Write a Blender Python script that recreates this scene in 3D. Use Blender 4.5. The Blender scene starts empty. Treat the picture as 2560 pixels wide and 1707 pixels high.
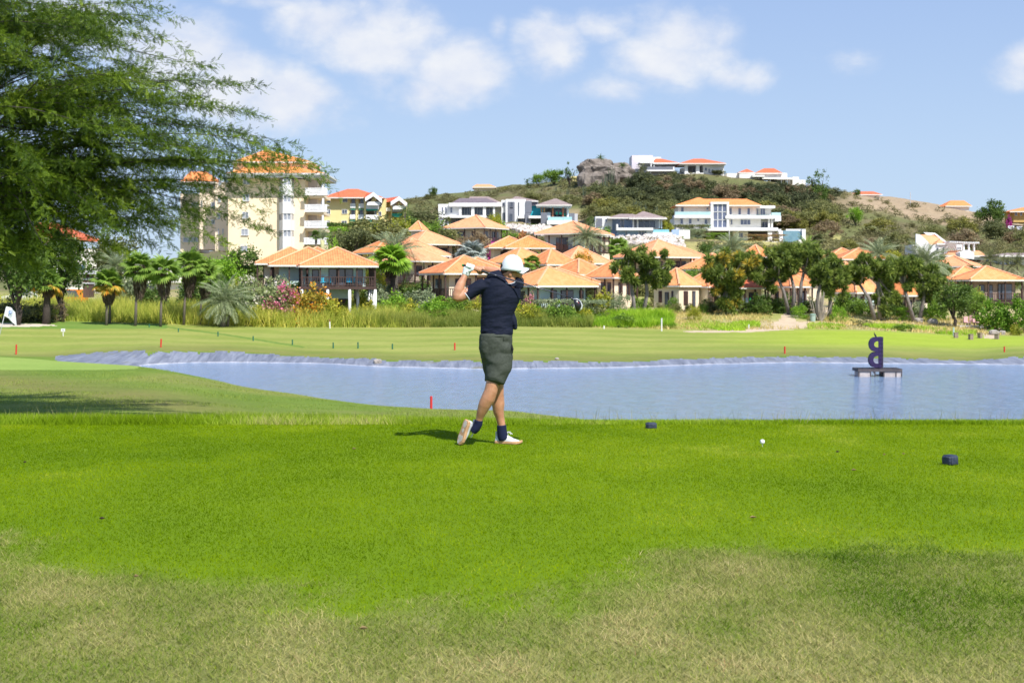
import bpy, bmesh, math, random
import numpy as np
from mathutils import Vector, Matrix
R = math.radians
rng = np.random.default_rng(7)
random.seed(11)
scn = bpy.context.scene
col = scn.collection
F = 3555.0; HY = 715.0; CH = 1.5            # focal length in photo pixels, horizon row, camera height

# ---------------------------------------------------------------- camera, sky, sun, exposure
cam_d = bpy.data.cameras.new('camera'); cam = bpy.data.objects.new('camera', cam_d); col.objects.link(cam)
cam.location = (0, 0, CH); cam.rotation_euler = (R(90), 0, 0)
cam_d.sensor_width = 36; cam_d.lens = 36 * F / 2560
cam_d.shift_y = -(853.5 - HY) / 2560
cam_d.clip_start = 0.1; cam_d.clip_end = 12000
cam_d.dof.use_dof = True; cam_d.dof.focus_distance = 13.4; cam_d.dof.aperture_fstop = 7.5
scn.camera = cam
SUN_EL, SUN_AZ = R(51), R(147)              # azimuth clockwise from the view direction
sl = bpy.data.lights.new('sun', 'SUN'); sl.energy = 5.0; sl.angle = R(0.6); sl.color = (1, 0.955, 0.89)
so = bpy.data.objects.new('sun', sl); col.objects.link(so)
sd = Vector((math.cos(SUN_EL) * math.sin(SUN_AZ), math.cos(SUN_EL) * math.cos(SUN_AZ), math.sin(SUN_EL)))
so.rotation_euler = sd.to_track_quat('Z', 'Y').to_euler(); so.location = (0, 0, 60)
scn.view_settings.view_transform = 'Standard'; scn.view_settings.look = 'None'
scn.view_settings.exposure = 0.42; scn.view_settings.gamma = 1; scn.view_settings.use_curve_mapping = False

class NT:                                    # small node-tree helper
    def __init__(s, nt): s.nt = nt; s.n = nt.nodes; s.l = nt.links
    def add(s, t, **kw):
        nd = s.n.new(t)
        for k, v in kw.items():
            if k == 'i':
                for a, b in v.items():
                    if isinstance(b, bpy.types.NodeSocket): s.l.new(b, nd.inputs[a])
                    else: nd.inputs[a].default_value = b
            else: setattr(nd, k, v)
        return nd
    def math(s, op, a, b=0.0, c=None, clamp=False):
        i = {0: a, 1: b}
        if c is not None: i[2] = c
        return s.add('ShaderNodeMath', operation=op, use_clamp=clamp, i=i).outputs[0]
    def mix(s, f, a, b, mode='MIX'):
        nd = s.n.new('ShaderNodeMix'); nd.data_type = 'RGBA'; nd.blend_type = mode
        for k, v in ((0, f), (6, a), (7, b)):
            if isinstance(v, bpy.types.NodeSocket): s.l.new(v, nd.inputs[k])
            else: nd.inputs[k].default_value = v if k == 0 else (*v[:3], 1)
        return nd.outputs[2]
    def noise(s, vec, scale, detail=4, rough=0.5, dist=0.0):
        nd = s.add('ShaderNodeTexNoise', i={'Scale': scale, 'Detail': detail, 'Roughness': rough, 'Distortion': dist})
        if vec is not None: s.l.new(vec, nd.inputs['Vector'])
        return nd.outputs['Fac']
    def ramp(s, f, stops):
        nd = s.n.new('ShaderNodeValToRGB'); e = nd.color_ramp.elements
        while len(e) < len(stops): e.new(0.5)
        for k, (p, c) in enumerate(stops):
            e[k].position = p; e[k].color = (*c[:3], 1) if not isinstance(c, (int, float)) else (c, c, c, 1)
        s.l.new(f, nd.inputs[0]); return nd.outputs[0]

w = bpy.data.worlds.new('World'); scn.world = w; w.use_nodes = True
T = NT(w.node_tree); T.n.clear()
sky = T.add('ShaderNodeTexSky', sky_type='NISHITA', sun_disc=False, sun_elevation=SUN_EL, sun_rotation=SUN_AZ,
            altitude=0, air_density=1.0, dust_density=0.6, ozone_density=2.5)
tc = T.add('ShaderNodeTexCoord'); dirv = tc.outputs['Generated']
elv = T.add('ShaderNodeSeparateXYZ', i={0: dirv}).outputs[2]
haze = T.ramp(elv, [(0.0, (.415, .535, .68)), (.09, (.37, .49, .68)), (.21, (.285, .40, .645)), (.6, (.13, .24, .54)), (1, (.08, .17, .45))])
skc = T.add('ShaderNodeVectorMath', operation='SCALE', i={0: sky.outputs[0], 'Scale': .118})
bg1 = T.add('ShaderNodeBackground', i={'Color': T.mix(.86, skc.outputs[0], haze), 'Strength': 1.0})
blobs = [(800, 50, 120, 85, 1), (960, 60, 100, 50, .85), (945, 130, 175, 105, 1.1), (1120, 180, 150, 85, 1), (1060, 225, 110, 60, .9),
         (1390, 115, 105, 85, .92), (1510, 70, 110, 52, .8), (1690, 90, 120, 90, 1), (1650, 160, 160, 90, 1.05), (1560, 215, 150, 50, .8),
         (1830, 195, 110, 42, .72), (730, 240, 170, 85, 1), (560, 225, 190, 90, .95), (400, 140, 190, 110, 1.05), (640, 300, 130, 45, .6), (2560, 150, 75, 60, .85),
         (2110, 150, 70, 40, .34), (690, 5, 130, 22, .6), (1245, 75, 25, 35, .42), (200, 60, 170, 100, .9)]
m = None
for (bx, by, rx, ry, wt) in blobs:
    c = Vector(((bx - 1280) / F, 1, (HY - by) / F)).normalized()
    sx, sz = F / (rx * 1.45), F / (ry * 1.45)
    mp = T.add('ShaderNodeMapping', vector_type='POINT', i={'Vector': dirv, 'Scale': (sx, 2.0, sz), 'Location': (-c.x * sx, -c.y * 2.0, -c.z * sz)})
    ln = T.add('ShaderNodeVectorMath', operation='LENGTH', i={0: mp.outputs[0]}).outputs['Value']
    v = T.math('MULTIPLY', T.math('SUBTRACT', 1.0, ln, clamp=True), wt)
    m = v if m is None else T.math('MAXIMUM', m, v)
# the rest of the sky carries the same scattered cumulus
sep = T.add('ShaderNodeSeparateXYZ', i={0: dirv})
away = T.add('ShaderNodeMapRange', i={0: sep.outputs[1], 1: 0.86, 2: 0.6, 3: 0.0, 4: 1.0}).outputs[0]
far = T.noise(dirv, 2.6, 3, .5)
m = T.math('MAXIMUM', m, T.math('MULTIPLY', away, T.add('ShaderNodeMapRange', i={0: far, 1: .48, 2: .68, 3: 0.0, 4: .9}).outputs[0]))
mpn = T.add('ShaderNodeMapping', i={'Vector': dirv, 'Scale': (1, 1, 1.5)}).outputs[0]
n1 = T.noise(mpn, 11, 9, .56, .25)
n2 = T.noise(mpn, 34, 6, .55)
dn = T.math('ADD', T.math('MULTIPLY', T.math('SUBTRACT', n1, .5), 2.6), T.math('MULTIPLY', T.math('SUBTRACT', n2, .5), .8))
d = T.math('MULTIPLY_ADD', m, 1.3, dn)
t = T.add('ShaderNodeMapRange', interpolation_type='SMOOTHSTEP', i={0: d, 1: .15, 2: 1.1, 3: 0.0, 4: .95}).outputs[0]
t = T.math('MULTIPLY', t, T.add('ShaderNodeMapRange', i={0: m, 1: 0.0, 2: .22, 3: 0.0, 4: 1.0}).outputs[0])
ccol = T.mix(T.add('ShaderNodeMapRange', i={0: n2, 1: .35, 2: .7}).outputs[0], (.70, .75, .87), (.84, .86, .90))
bg2 = T.add('ShaderNodeBackground', i={'Color': ccol, 'Strength': 0.80})
mx = T.add('ShaderNodeMixShader', i={0: t, 1: bg1.outputs[0], 2: bg2.outputs[0]})
out = T.add('ShaderNodeOutputWorld', i={0: mx.outputs[0]})

# ---------------------------------------------------------------- helpers
def P(px, py, Y): return Vector(((px - 1280) * Y / F, Y, CH - (py - HY) * Y / F))
def Zf(ox, oy, s): return lambda x, y: (ox + x / s, oy + y / s)

def tag(o, label=None, cat=None, group=None, kind=None):
    if label: o['label'] = label
    if cat: o['category'] = cat
    if group: o['group'] = group
    if kind: o['kind'] = kind
    return o
def empty(name, loc, label=None, cat=None, group=None, rz=0):
    o = bpy.data.objects.new(name, None); col.objects.link(o); o.location = loc; o.rotation_euler = (0, 0, rz)
    o.empty_display_size = .2
    return tag(o, label, cat, group)
def link(name, me, parent=None, mat=None, loc=None, rot=None, scale=None):
    o = bpy.data.objects.new(name, me); col.objects.link(o)
    if parent: o.parent = parent
    if loc is not None: o.location = loc
    if rot is not None: o.rotation_euler = rot
    if scale is not None: o.scale = scale
    if mat is not None:
        if not me.materials: me.materials.append(mat)
        elif me.materials[0] is not mat: o.material_slots[0].link = 'OBJECT'; o.material_slots[0].material = mat
    return o
def npmesh(name, V, Fa, tint=None, smooth=False, colors=None):
    V = np.asarray(V, dtype=np.float32).reshape(-1, 3); Fa = np.asarray(Fa, dtype=np.int32)
    me = bpy.data.meshes.new(name); n, k = Fa.shape
    me.vertices.add(len(V)); me.vertices.foreach_set('co', V.ravel())
    me.loops.add(n * k); me.loops.foreach_set('vertex_index', Fa.ravel())
    me.polygons.add(n); me.polygons.foreach_set('loop_start', np.arange(0, n * k, k, dtype=np.int32))
    if tint is not None:
        a = me.attributes.new('tint', 'FLOAT', 'POINT'); a.data.foreach_set('value', np.asarray(tint, dtype=np.float32))
    if colors is not None:
        a = me.attributes.new('albedo', 'FLOAT_COLOR', 'POINT')
        a.data.foreach_set('color', np.concatenate([colors, np.ones((len(V), 1))], 1).astype(np.float32).ravel())
    me.update(calc_edges=True); me.validate()
    if smooth: me.polygons.foreach_set('use_smooth', np.ones(len(me.polygons), dtype=bool))
    return me

class MB:
    def __init__(s): s.v = []; s.f = []; s.uv = {}; s.mi = []; s.cur = 0
    def add(s, vs, fs, uvs=None):
        b = len(s.v); s.v += [tuple(p) for p in vs]
        for k, f in enumerate(fs):
            s.f.append([b + i for i in f]); s.mi.append(s.cur)
            if uvs: s.uv[len(s.f) - 1] = uvs[k]
        return s
    def box(s, c, size, rz=0.0, rot=None):
        hx, hy, hz = size[0] / 2, size[1] / 2, size[2] / 2
        M = rot if rot is not None else Matrix.Rotation(rz, 3, 'Z')
        vs = [Vector(c) + M @ Vector((x * hx, y * hy, z * hz)) for x, y, z in
              ((-1, -1, -1), (1, -1, -1), (1, 1, -1), (-1, 1, -1), (-1, -1, 1), (1, -1, 1), (1, 1, 1), (-1, 1, 1))]
        return s.add(vs, [(0, 3, 2, 1), (4, 5, 6, 7), (0, 1, 5, 4), (1, 2, 6, 5), (2, 3, 7, 6), (3, 0, 4, 7)])
    def pb(s, x0, y0, x1, y1, Y, dep):                     # a box whose front face spans photo pixels at distance Y
        a = P(x0, y1, Y); b = P(x1, y0, Y)
        return s.box(((a.x + b.x) / 2, Y + dep / 2, (a.z + b.z) / 2), (b.x - a.x, dep, b.z - a.z))
    def prism(s, pts, d):                                  # convex/concave outline pushed along vector d
        n = len(pts); d = Vector(d); vs = [Vector(p) for p in pts]; vs += [p + d for p in vs]
        return s.add(vs, [list(range(n))[::-1], [n + i for i in range(n)]] + [(i, (i + 1) % n, n + (i + 1) % n, n + i) for i in range(n)])
    def tube(s, pts, rad, n=6, cap=True):
        pts = [Vector(p) for p in pts]
        if isinstance(rad, (int, float)): rad = [rad] * len(pts)
        up = None; vs = []
        for i, p in enumerate(pts):
            d = (pts[min(i + 1, len(pts) - 1)] - pts[max(i - 1, 0)]).normalized()
            if up is None:
                up = Vector((0, 0, 1)) if abs(d.z) < .9 else Vector((1, 0, 0))
            a = d.cross(up).normalized(); b = a.cross(d).normalized(); up = b
            for k in range(n):
                t = 2 * math.pi * k / n
                vs.append(p + (a * math.cos(t) + b * math.sin(t)) * rad[i])
        fs = []
        for i in range(len(pts) - 1):
            for k in range(n):
                fs.append((i * n + k, i * n + (k + 1) % n, (i + 1) * n + (k + 1) % n, (i + 1) * n + k))
        if cap: fs += [list(range(n)), [(len(pts) - 1) * n + k for k in range(n)][::-1]]
        return s.add(vs, fs)
    def build(s, name, mat, parent=None, smooth=False, loc=None):
        me = bpy.data.meshes.new(name); o0 = Vector(loc) if loc is not None else (parent.location if parent else Vector((0, 0, 0)))
        if parent and parent.parent and loc is None: o0 = parent.parent.location + parent.location
        me.from_pydata([(x - o0.x, y - o0.y, z - o0.z) for x, y, z in s.v], [], s.f)
        if s.uv:
            ul = me.uv_layers.new(name='UVMap')
            for fi, uvs in s.uv.items():
                for li, q in zip(me.polygons[fi].loop_indices, uvs): ul.data[li].uv = q
        for mm in (mat if isinstance(mat, list) else [mat]): me.materials.append(mm)
        if isinstance(mat, list): me.polygons.foreach_set('material_index', s.mi)
        bm = bmesh.new(); bm.from_mesh(me); bmesh.ops.recalc_face_normals(bm, faces=bm.faces); bm.to_mesh(me); bm.free()
        if smooth: me.polygons.foreach_set('use_smooth', [True] * len(me.polygons))
        o = bpy.data.objects.new(name, me); col.objects.link(o)
        if parent: o.parent = parent
        else: o.location = o0
        return o

MATS = {}
def mat(name, c1, c2=None, rough=.7, scale=3, bump=0, bscale=None, metal=0, spec=.5, detail=4, coords='Object', bdist=.05):
    if name in MATS: return MATS[name]
    m_ = bpy.data.materials.new(name); m_.use_nodes = True; t_ = NT(m_.node_tree)
    b = t_.n['Principled BSDF']; MATS[name] = m_
    b.inputs['Roughness'].default_value = rough; b.inputs['Metallic'].default_value = metal
    b.inputs['Specular IOR Level'].default_value = spec
    vec = t_.add('ShaderNodeTexCoord').outputs[coords]
    if c2 is None: c2 = tuple(min(1, x * .86) for x in c1)
    nz = t_.noise(vec, scale, detail, .6)
    t_.l.new(t_.ramp(nz, [(.3, c1), (.7, c2)]), b.inputs['Base Color'])
    if bump:
        nb = t_.noise(vec, bscale or scale * 6, 4, .6)
        bp = t_.add('ShaderNodeBump', i={'Strength': bump, 'Distance': bdist, 'Height': nb}); t_.l.new(bp.outputs[0], b.inputs['Normal'])
    return m_
def foliage(name, dark, mid, light, extra=None, trans=.35, rough=.55):
    if name in MATS: return MATS[name]
    m_ = bpy.data.materials.new(name); m_.use_nodes = True; t_ = NT(m_.node_tree); MATS[name] = m_
    b = t_.n['Principled BSDF']; o = t_.n['Material Output']
    at = t_.add('ShaderNodeAttribute', attribute_name='tint').outputs['Fac']
    geo = t_.add('ShaderNodeNewGeometry').outputs['Position']
    nz = t_.noise(geo, .9, 2, .5)
    f = t_.math('ADD', t_.math('MULTIPLY', at, .8), t_.math('MULTIPLY', t_.math('SUBTRACT', nz, .4), .55))
    st = [(0, dark), (.42, mid), (.86, light)]
    if extra: st = [(0, dark), (.34, mid), (.54, light), (.60, extra)]
    c = t_.ramp(f, st)
    t_.l.new(c, b.inputs['Base Color']); b.inputs['Roughness'].default_value = rough; b.inputs['Specular IOR Level'].default_value = .3
    tr = t_.add('ShaderNodeBsdfTranslucent', i={0: c})
    mx = t_.add('ShaderNodeMixShader', i={0: trans, 1: b.outputs[0], 2: tr.outputs[0]}); t_.l.new(mx.outputs[0], o.inputs[0])
    return m_

# ---------------------------------------------------------------- terrain
PX = np.arange(-3000, 5601, 20.0)
def curve(pts): xs, ys = zip(*pts); return np.interp(PX, xs, ys)
top_py = curve([(100, 890), (138, 888), (245, 880), (297, 877), (560, 877), (640, 881), (724, 889), (947, 896), (990, 901), (1280, 901), (1552, 904), (1770, 894), (1955, 890), (2205, 893), (2439, 901), (2548, 890), (2800, 888)])
wat_py = curve([(0, 916), (306, 914), (355, 914), (398, 910), (490, 906), (640, 906), (816, 909), (925, 916), (1208, 923), (1552, 919), (1770, 911), (1987, 906), (2205, 909), (2560, 912)])
near_py = curve([(300, 914), (355, 914.5), (407, 924), (502, 941), (640, 969), (816, 995), (952, 1013), (1077, 1021), (1280, 1027), (1432, 1044), (1700, 1085), (2560, 1110)])
Yw = 5.5 * F / (wat_py - HY); Yn = np.minimum(5.5 * F / (near_py - HY), Yw - .2); Yl = Yw + 3.2
def zof(py, Y): return CH - (py - HY) * Y / F
z_top = zof(top_py, Yl)
TY = [140, 146, 152, 165, 190, 220, 255, 300, 360, 400, 450, 480, 520, 700, 1500, 5000]
TP = [(-600, 0, 400, 700, 1000, 1280, 1480, 1600, 1750, 1900, 2050, 2200, 2400, 2560, 3200),
 (798, 799, 811, 820, 820, 819, 822, 824, 826, 826, 824, 828, 838, 840, 840),
 (790, 791, 800, 808, 810, 806, 805, 806, 806, 806, 808, 814, 824, 826, 826),
 (782, 783, 790, 796, 799, 794, 787, 785, 785, 785, 790, 799, 808, 812, 812),
 (765, 765, 770, 774, 775, 768, 772, 774, 776, 775, 777, 782, 790, 795, 795),
 (745, 745, 745, 740, 733, 725, 725, 730, 735, 735, 738, 740, 742, 745, 745),
 (722, 722, 722, 705, 700, 685, 670, 675, 680, 685, 690, 690, 692, 692, 692),
 (690, 690, 690, 668, 655, 640, 628, 632, 640, 645, 655, 662, 665, 665, 665),
 (680, 680, 680, 655, 625, 612, 604, 606, 612, 618, 630, 640, 650, 652, 652),
 (672, 672, 672, 642, 590, 578, 586, 590, 597, 598, 600, 605, 618, 625, 625),
 (670, 670, 670, 635, 560, 548, 545, 545, 550, 553, 558, 570, 590, 600, 600),
 (665, 665, 665, 620, 525, 492, 456, 440, 436, 452, 488, 512, 548, 566, 570),
 (660, 660, 660, 610, 505, 472, 445, 440, 448, 465, 478, 495, 530, 560, 560),
 (655, 655, 655, 600, 500, 464, 446, 442, 450, 466, 482, 492, 523, 552, 552),
 (690, 690, 690, 670, 600, 560, 540, 530, 530, 540, 550, 560, 590, 600, 600),
 (712, 712, 712, 710, 705, 700, 700, 700, 700, 700, 700, 700, 705, 705, 705),
 (715.6,) * 15]
cols = TP[0]; rows_far = [(y, zof(np.interp(PX, cols, r), y)) for y, r in zip(TY, TP[1:])]
TYG = np.concatenate([np.arange(14, 60, .5), np.arange(60, 150, .4), np.arange(150, 300, 1.5), np.arange(300, 560, 4), np.geomspace(560, 5000, 30)])
TZ = np.zeros((len(PX), len(TYG)))
for i, px in enumerate(PX):
    kn = [(14, 0), (15.4, 0.0), (17.6, -.18), (22, -.85), (30, -2.0), (45, -2.85)]
    lf = np.clip((px - 355) / 250, 0, 1)
    if px <= 355:
        zb = zof(893 + 22 * np.clip(px, 0, 355) / 355, 93)
        kn += [(64, -3.05), (80, -3.22), (84, zof(925, 84)), (93, zb), (95, zb - .25 * (px > 130))]
        kn += [(104, zof(top_py[i], 104)), (106.5, zof(top_py[i], 104) + .02)]
    else:
        yn = Yn[i]; yk = min(80, .88 * yn)
        zl = -2.85 + (-4.0 + 2.85) * (yk - 45) / (yn - 45)
        kn += [(yk, (-3.22) * (1 - lf) + zl * lf), (yn, -4.0)]
        mid = (Yn[i] + Yw[i]) / 2; h = (Yw[i] - Yn[i]) / 2; dp = min(1.2, h * .4)
        kn += [(yn + min(4, h * .6), -4.0 - dp), (Yw[i] - min(4, h * .6) * .7, -4.0 - dp), (Yw[i], -4.0), (Yl[i], z_top[i])]
    y_last = kn[-1][0]; kn += [(max(y_last + 8, 114), None)]
    z140 = rows_far[0][1][i]
    z0 = kn[-2][1]; yy = kn[-1][0]; kn[-1] = (yy, z0 + (z140 - z0) * (.12 + .5 * (yy - y_last) / (140 - y_last)))
    kn += [(y, z[i]) for y, z in rows_far]
    ks, zs = zip(*kn); TZ[i] = np.interp(TYG, ks, zs)
for _ in range(3):                           # soften the creases beyond the pond
    S = TZ.copy(); S[:, 1:-1] = (TZ[:, :-2] + 2 * TZ[:, 1:-1] + TZ[:, 2:]) / 4
    msk = (TYG > 107) | ((TYG > 18) & (TYG < 56)); TZ[:, msk] = S[:, msk]
S = TZ.copy(); S[1:-1] = (TZ[:-2] + 2 * TZ[1:-1] + TZ[2:]) / 4; TZ = S
def vnoise(x, y, seed=0):
    r_ = np.random.default_rng(seed).random((256, 256)); xi = np.floor(x).astype(int); yi = np.floor(y).astype(int)
    fx = x - xi; fy = y - yi; fx = fx * fx * (3 - 2 * fx); fy = fy * fy * (3 - 2 * fy)
    a = r_[xi % 256, yi % 256]; b = r_[(xi + 1) % 256, yi % 256]; c = r_[xi % 256, (yi + 1) % 256]; d_ = r_[(xi + 1) % 256, (yi + 1) % 256]
    return (a * (1 - fx) + b * fx) * (1 - fy) + (c * (1 - fx) + d_ * fx) * fy
def fbm(x, y, seed=0, o=4): return sum(vnoise(x * 2**k + 17 * k, y * 2**k, seed + k) * .5**(k + 1) for k in range(o)) / (1 - .5**o)
def gz(X, Y):
    X = np.asarray(X, float); Y = np.asarray(Y, float); Ys = np.maximum(Y, 14.0)
    px = np.clip(1280 + F * X / Ys, PX[0], PX[-1] - 1); a = (px - PX[0]) / 20; i = np.clip(a.astype(int), 0, len(PX) - 2); fa = a - i
    j = np.clip(np.searchsorted(TYG, Ys, side='right') - 1, 0, len(TYG) - 2); fb = np.clip((Ys - TYG[j]) / (TYG[j + 1] - TYG[j]), 0, 1)
    z = (TZ[i, j] * (1 - fa) + TZ[i + 1, j] * fa) * (1 - fb) + (TZ[i, j + 1] * (1 - fa) + TZ[i + 1, j + 1] * fa) * fb
    hill = np.clip((Y - 165) / 200, 0, 1) * np.clip((900 - Y) / 300, 0, 1)
    z = z + hill * ((fbm(X / 14, Y / 14, 3) - .5) * 3.2)
    z = z + np.clip((Y - 18) / 20, 0, 1) * np.clip((160 - Y) / 20, 0, 1) * (fbm(X / 9 + 40, Y / 9, 5, 3) - .5) * .12 * ((Y < 80) | (Y > 108))
    return np.where(Y < 14, 0.0, z)
def g(X, Y): return float(gz(np.array([X]), np.array([Y]))[0])
def gp(px, Y): X = (px - 1280) * Y / F; return Vector((X, Y, g(X, Y)))

YR = np.concatenate([np.arange(-40, 3, 4), np.arange(3, 16, .4), np.arange(16, 60, .9), np.arange(60, 147, .55), np.arange(147, 300, 1.8), np.arange(300, 560, 4), np.geomspace(560, 5000, 24)])
UR = np.concatenate([-np.geomspace(3, .425, 26), np.linspace(-.42, .42, 500), np.geomspace(.425, 3, 26)])
GX = UR[None, :] * (np.maximum(YR[:, None], 0) + 4); GY = np.repeat(YR[:, None], len(UR), 1); GZ = gz(GX, GY)
GPX = 1280 + F * GX / np.maximum(GY, .5); GPY = HY + F * (CH - GZ) / np.maximum(GY, .5)
def inpoly(px, py, poly):
    ins = np.zeros(px.shape, bool); n = len(poly)
    for a in range(n):
        x1, y1 = poly[a]; x2, y2 = poly[(a + 1) % n]
        if y1 == y2: continue
        c = ((y1 > py) != (y2 > py)) & (px < (x2 - x1) * (py - y1) / (y2 - y1) + x1); ins ^= c
    return ins
# zones: faces of one continuous ground, each kind of ground its own object
def cen(A): return (A[:-1, :-1] + A[1:, :-1] + A[1:, 1:] + A[:-1, 1:]) / 4
cx, cy, cpx, cpy, cz = cen(GX), cen(GY), cen(GPX), cen(GPY), cen(GZ)
jx = cpx + (fbm(cx * .8, cy * .8, 21, 3) - .5) * 14; jy = cpy + (fbm(cx * .8 + 9, cy * .8, 22, 3) - .5) * 5
ylq = np.interp(cpx, PX, Yl); ywq = np.interp(cpx, PX, Yw); ynq = np.interp(cpx, PX, Yn)
zone = np.zeros(cx.shape, int)                        # 0 rough_ground
zone[cy < 15.4] = 1                                   # tee
pathpoly = [(1962, 776), (2003, 776), (1994, 798), (1986, 805), (2040, 803), (2092, 803), (2124, 811), (2060, 813), (2000, 820), (1905, 829), (1790, 832), (1700, 829), (1870, 821), (1925, 812), (1950, 800)]
fair = (cy > ylq + 1.0) & (cy < 141 + (fbm(cx / 5, cy / 5, 31, 2) - .5) * 2.5)
zone[fair] = 2
zone[(cy > 107) & (cy < 136) & inpoly(jx, jy, [(-300, 797), (0, 799), (60, 801), (146, 814), (60, 818), (0, 817), (-300, 817)])] = 3
zone[(cy > 132) & (cy < 170) & (inpoly(jx, jy, pathpoly) | inpoly(jx, jy, [(2458, 822), (2500, 815), (2508, 828), (2488, 846), (2462, 846)]) )] = 4
ter = np.interp(cpx, [1400, 1480, 1900, 2100, 2250, 2450, 2700], [768, 771, 774, 779, 785, 806, 812])
zone[(cy > 145) & (cy < 176) & (cpx > 1470) & (np.abs(jy - ter) < 5)] = 4
liner = (cy > ywq - 3.5) & (cy < ylq + (fbm(cpx / 22, cpx * 0, 41, 3) - .55) * 1.9) & (cpx > 355)
liner |= (cpx <= 365) & (cpx > 140) & (cy > 93.3) & (cy < 103.6 + (fbm(cpx / 20, cpx * 0, 42, 3) - .5) * 3)
zone[liner] = 5
zone[(cy > 186) & (zone == 0)] = 6
zone[(cpx < 342 + (cy - 88) * 2) & (cy > 82 + np.clip(cpx - 200, 0, 200) * .03) & (cy < 93.3) & (cpx > -900)] = 7     # mown forward tee
# albedo per vertex
A = np.zeros(GX.shape + (3,))
n1_ = fbm(GX / 3, GY / 3, 51)[..., None]; n2_ = fbm(GX / 12, GY / 12, 61)[..., None]; n3_ = fbm(GX / .9, GY / .9, 71)[..., None]
def lerp(a, b, t): return np.asarray(a) * (1 - t) + np.asarray(b) * t
def sm(x, a, b): t = np.clip((x - a) / (b - a), 0, 1); return t * t * (3 - 2 * t)
rough_c = lerp((.10, .175, .018), (.165, .235, .034), n1_); rough_c = lerp(rough_c, (.24, .235, .07), sm(n2_, .5, .75) * .6)
A[:] = rough_c
brown = sm(1 - np.abs(GPY[..., None] - (955 + .13 * np.clip(GPX[..., None], 0, 900) * .9)) / 46, 0, 1) * (GY[..., None] > 40) * (GY[..., None] < 95) * sm(-GPX[..., None], -760, -380)
A = lerp(A, (.20, .17, .06), brown * .65 * (.5 + n1_))
tee_c = lerp((.095, .170, .001), (.150, .230, .002), n1_)
tl = (GY < 15.6)[..., None]; A = np.where(tl, tee_c, A)
dryb = [(-400, 1380), (0, 1400), (150, 1410), (300, 1440), (640, 1500), (900, 1525), (1150, 1560), (1400, 1560), (1560, 1500), (1700, 1400), (1850, 1375), (2000, 1395), (2200, 1395), (2400, 1425), (2560, 1440), (3200, 1470)]
def dryness(X, Y):
    px = 1280 + F * X / np.maximum(Y, 2); py = HY + F * CH / np.maximum(Y, 2)
    b = np.interp(px, *zip(*dryb)) + (fbm(X * 1.3, Y * 1.3, 81, 4) - .5) * 190
    e = (fbm(X * 7, Y * 7, 83, 3) - .5) * 120; return sm(py - b + e, -70, 75)
dr = dryness(GX, GY)[..., None] * tl
A = lerp(A, lerp((.15, .175, .045), (.25, .235, .09), n3_), dr)
fw = lerp((.23, .27, .056), (.30, .315, .08), n1_)
stripe = np.sin(GY * .85 + GX * .05 + n2_[..., 0] * 7 + n1_[..., 0] * 2) + .8 * (n1_[..., 0] - .5) + .5 * np.sin(GX * .33 + GY * .12)
fw = lerp(fw, (.175, .24, .034), (sm(stripe, -.6, .9) * .55)[..., None])
fw = lerp(fw, (.30, .40, .03), (sm(GPX, 1650, 2150) * sm(GY, 112, 124) * (1 - sm(GY, 136, 143)) * .75)[..., None])
edge = (1 - sm(GY - np.interp(GPX, PX, Yl), 1.5, 11))[..., None]; fw = lerp(fw, lerp((.12, .175, .03), (.22, .20, .06), n1_), edge * .8)
ln_d = np.abs(GPY - np.interp(GPX, [373, 560, 760], [812, 836, 868])); fw = lerp(fw, (.09, .19, .025), ((ln_d < 1.8) & (GPX > 360) & (GPX < 760))[..., None] * .75)
lowb = np.interp(GPX, [0, 500], [822, 822]); fw = lerp(fw, (.10, .21, .03), ((GPY < 822) & (GPX < 420) & (GY > 112))[..., None] * .7)
fz = ((GY > np.interp(GPX, PX, Yl)) & (GY < 143))[..., None]; A = np.where(fz, fw, A)
bank = lerp((.20, .27, .05), (.38, .34, .13), n2_); bank = lerp(bank, (.46, .36, .22), sm(n1_ + .22 * sm(GPX, 1500, 2100)[..., None], .56, .74) * .8)
bz = sm(GY, 139, 143)[..., None]; A = lerp(A, bank, bz)
hill = lerp((.12, .11, .055), (.20, .165, .09), n1_); hill = lerp(hill, (.13, .15, .05), sm(n2_, .35, .6) * .8)
hz = sm(GY, 185, 235)[..., None]; A = lerp(A, hill, hz)
bare = (sm(GPX, 2060, 2160) * sm(GY, 418, 440) * (1 - .0 * GPX))[..., None]; A = lerp(A, lerp((.42, .32, .21), (.31, .23, .15), n3_), bare * .9)
bare2 = (inpoly(GPX + (n1_[..., 0] - .5) * 120, GPY + (n2_[..., 0] - .5) * 60, [(1150, 585), (1690, 560), (1690, 530), (1530, 520), (1400, 540)]) & (GY > 370))[..., None]; A = lerp(A, (.36, .27, .17), bare2 * .6)
dryf = (inpoly(GPX + (n1_[..., 0] - .5) * 160, GPY + (n2_[..., 0] - .5) * 50, [(1700, 600), (1900, 590), (2100, 610), (2100, 660), (1880, 650), (1700, 640)]) & (GY > 190))[..., None]; A = lerp(A, (.42, .38, .14), dryf * .8)
sand = lerp((.58, .52, .42), (.50, .44, .34), n3_); dirt = lerp((.56, .46, .33), (.45, .35, .24), n3_)
mown = lerp((.20, .30, .055), (.255, .335, .075), n1_)
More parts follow.
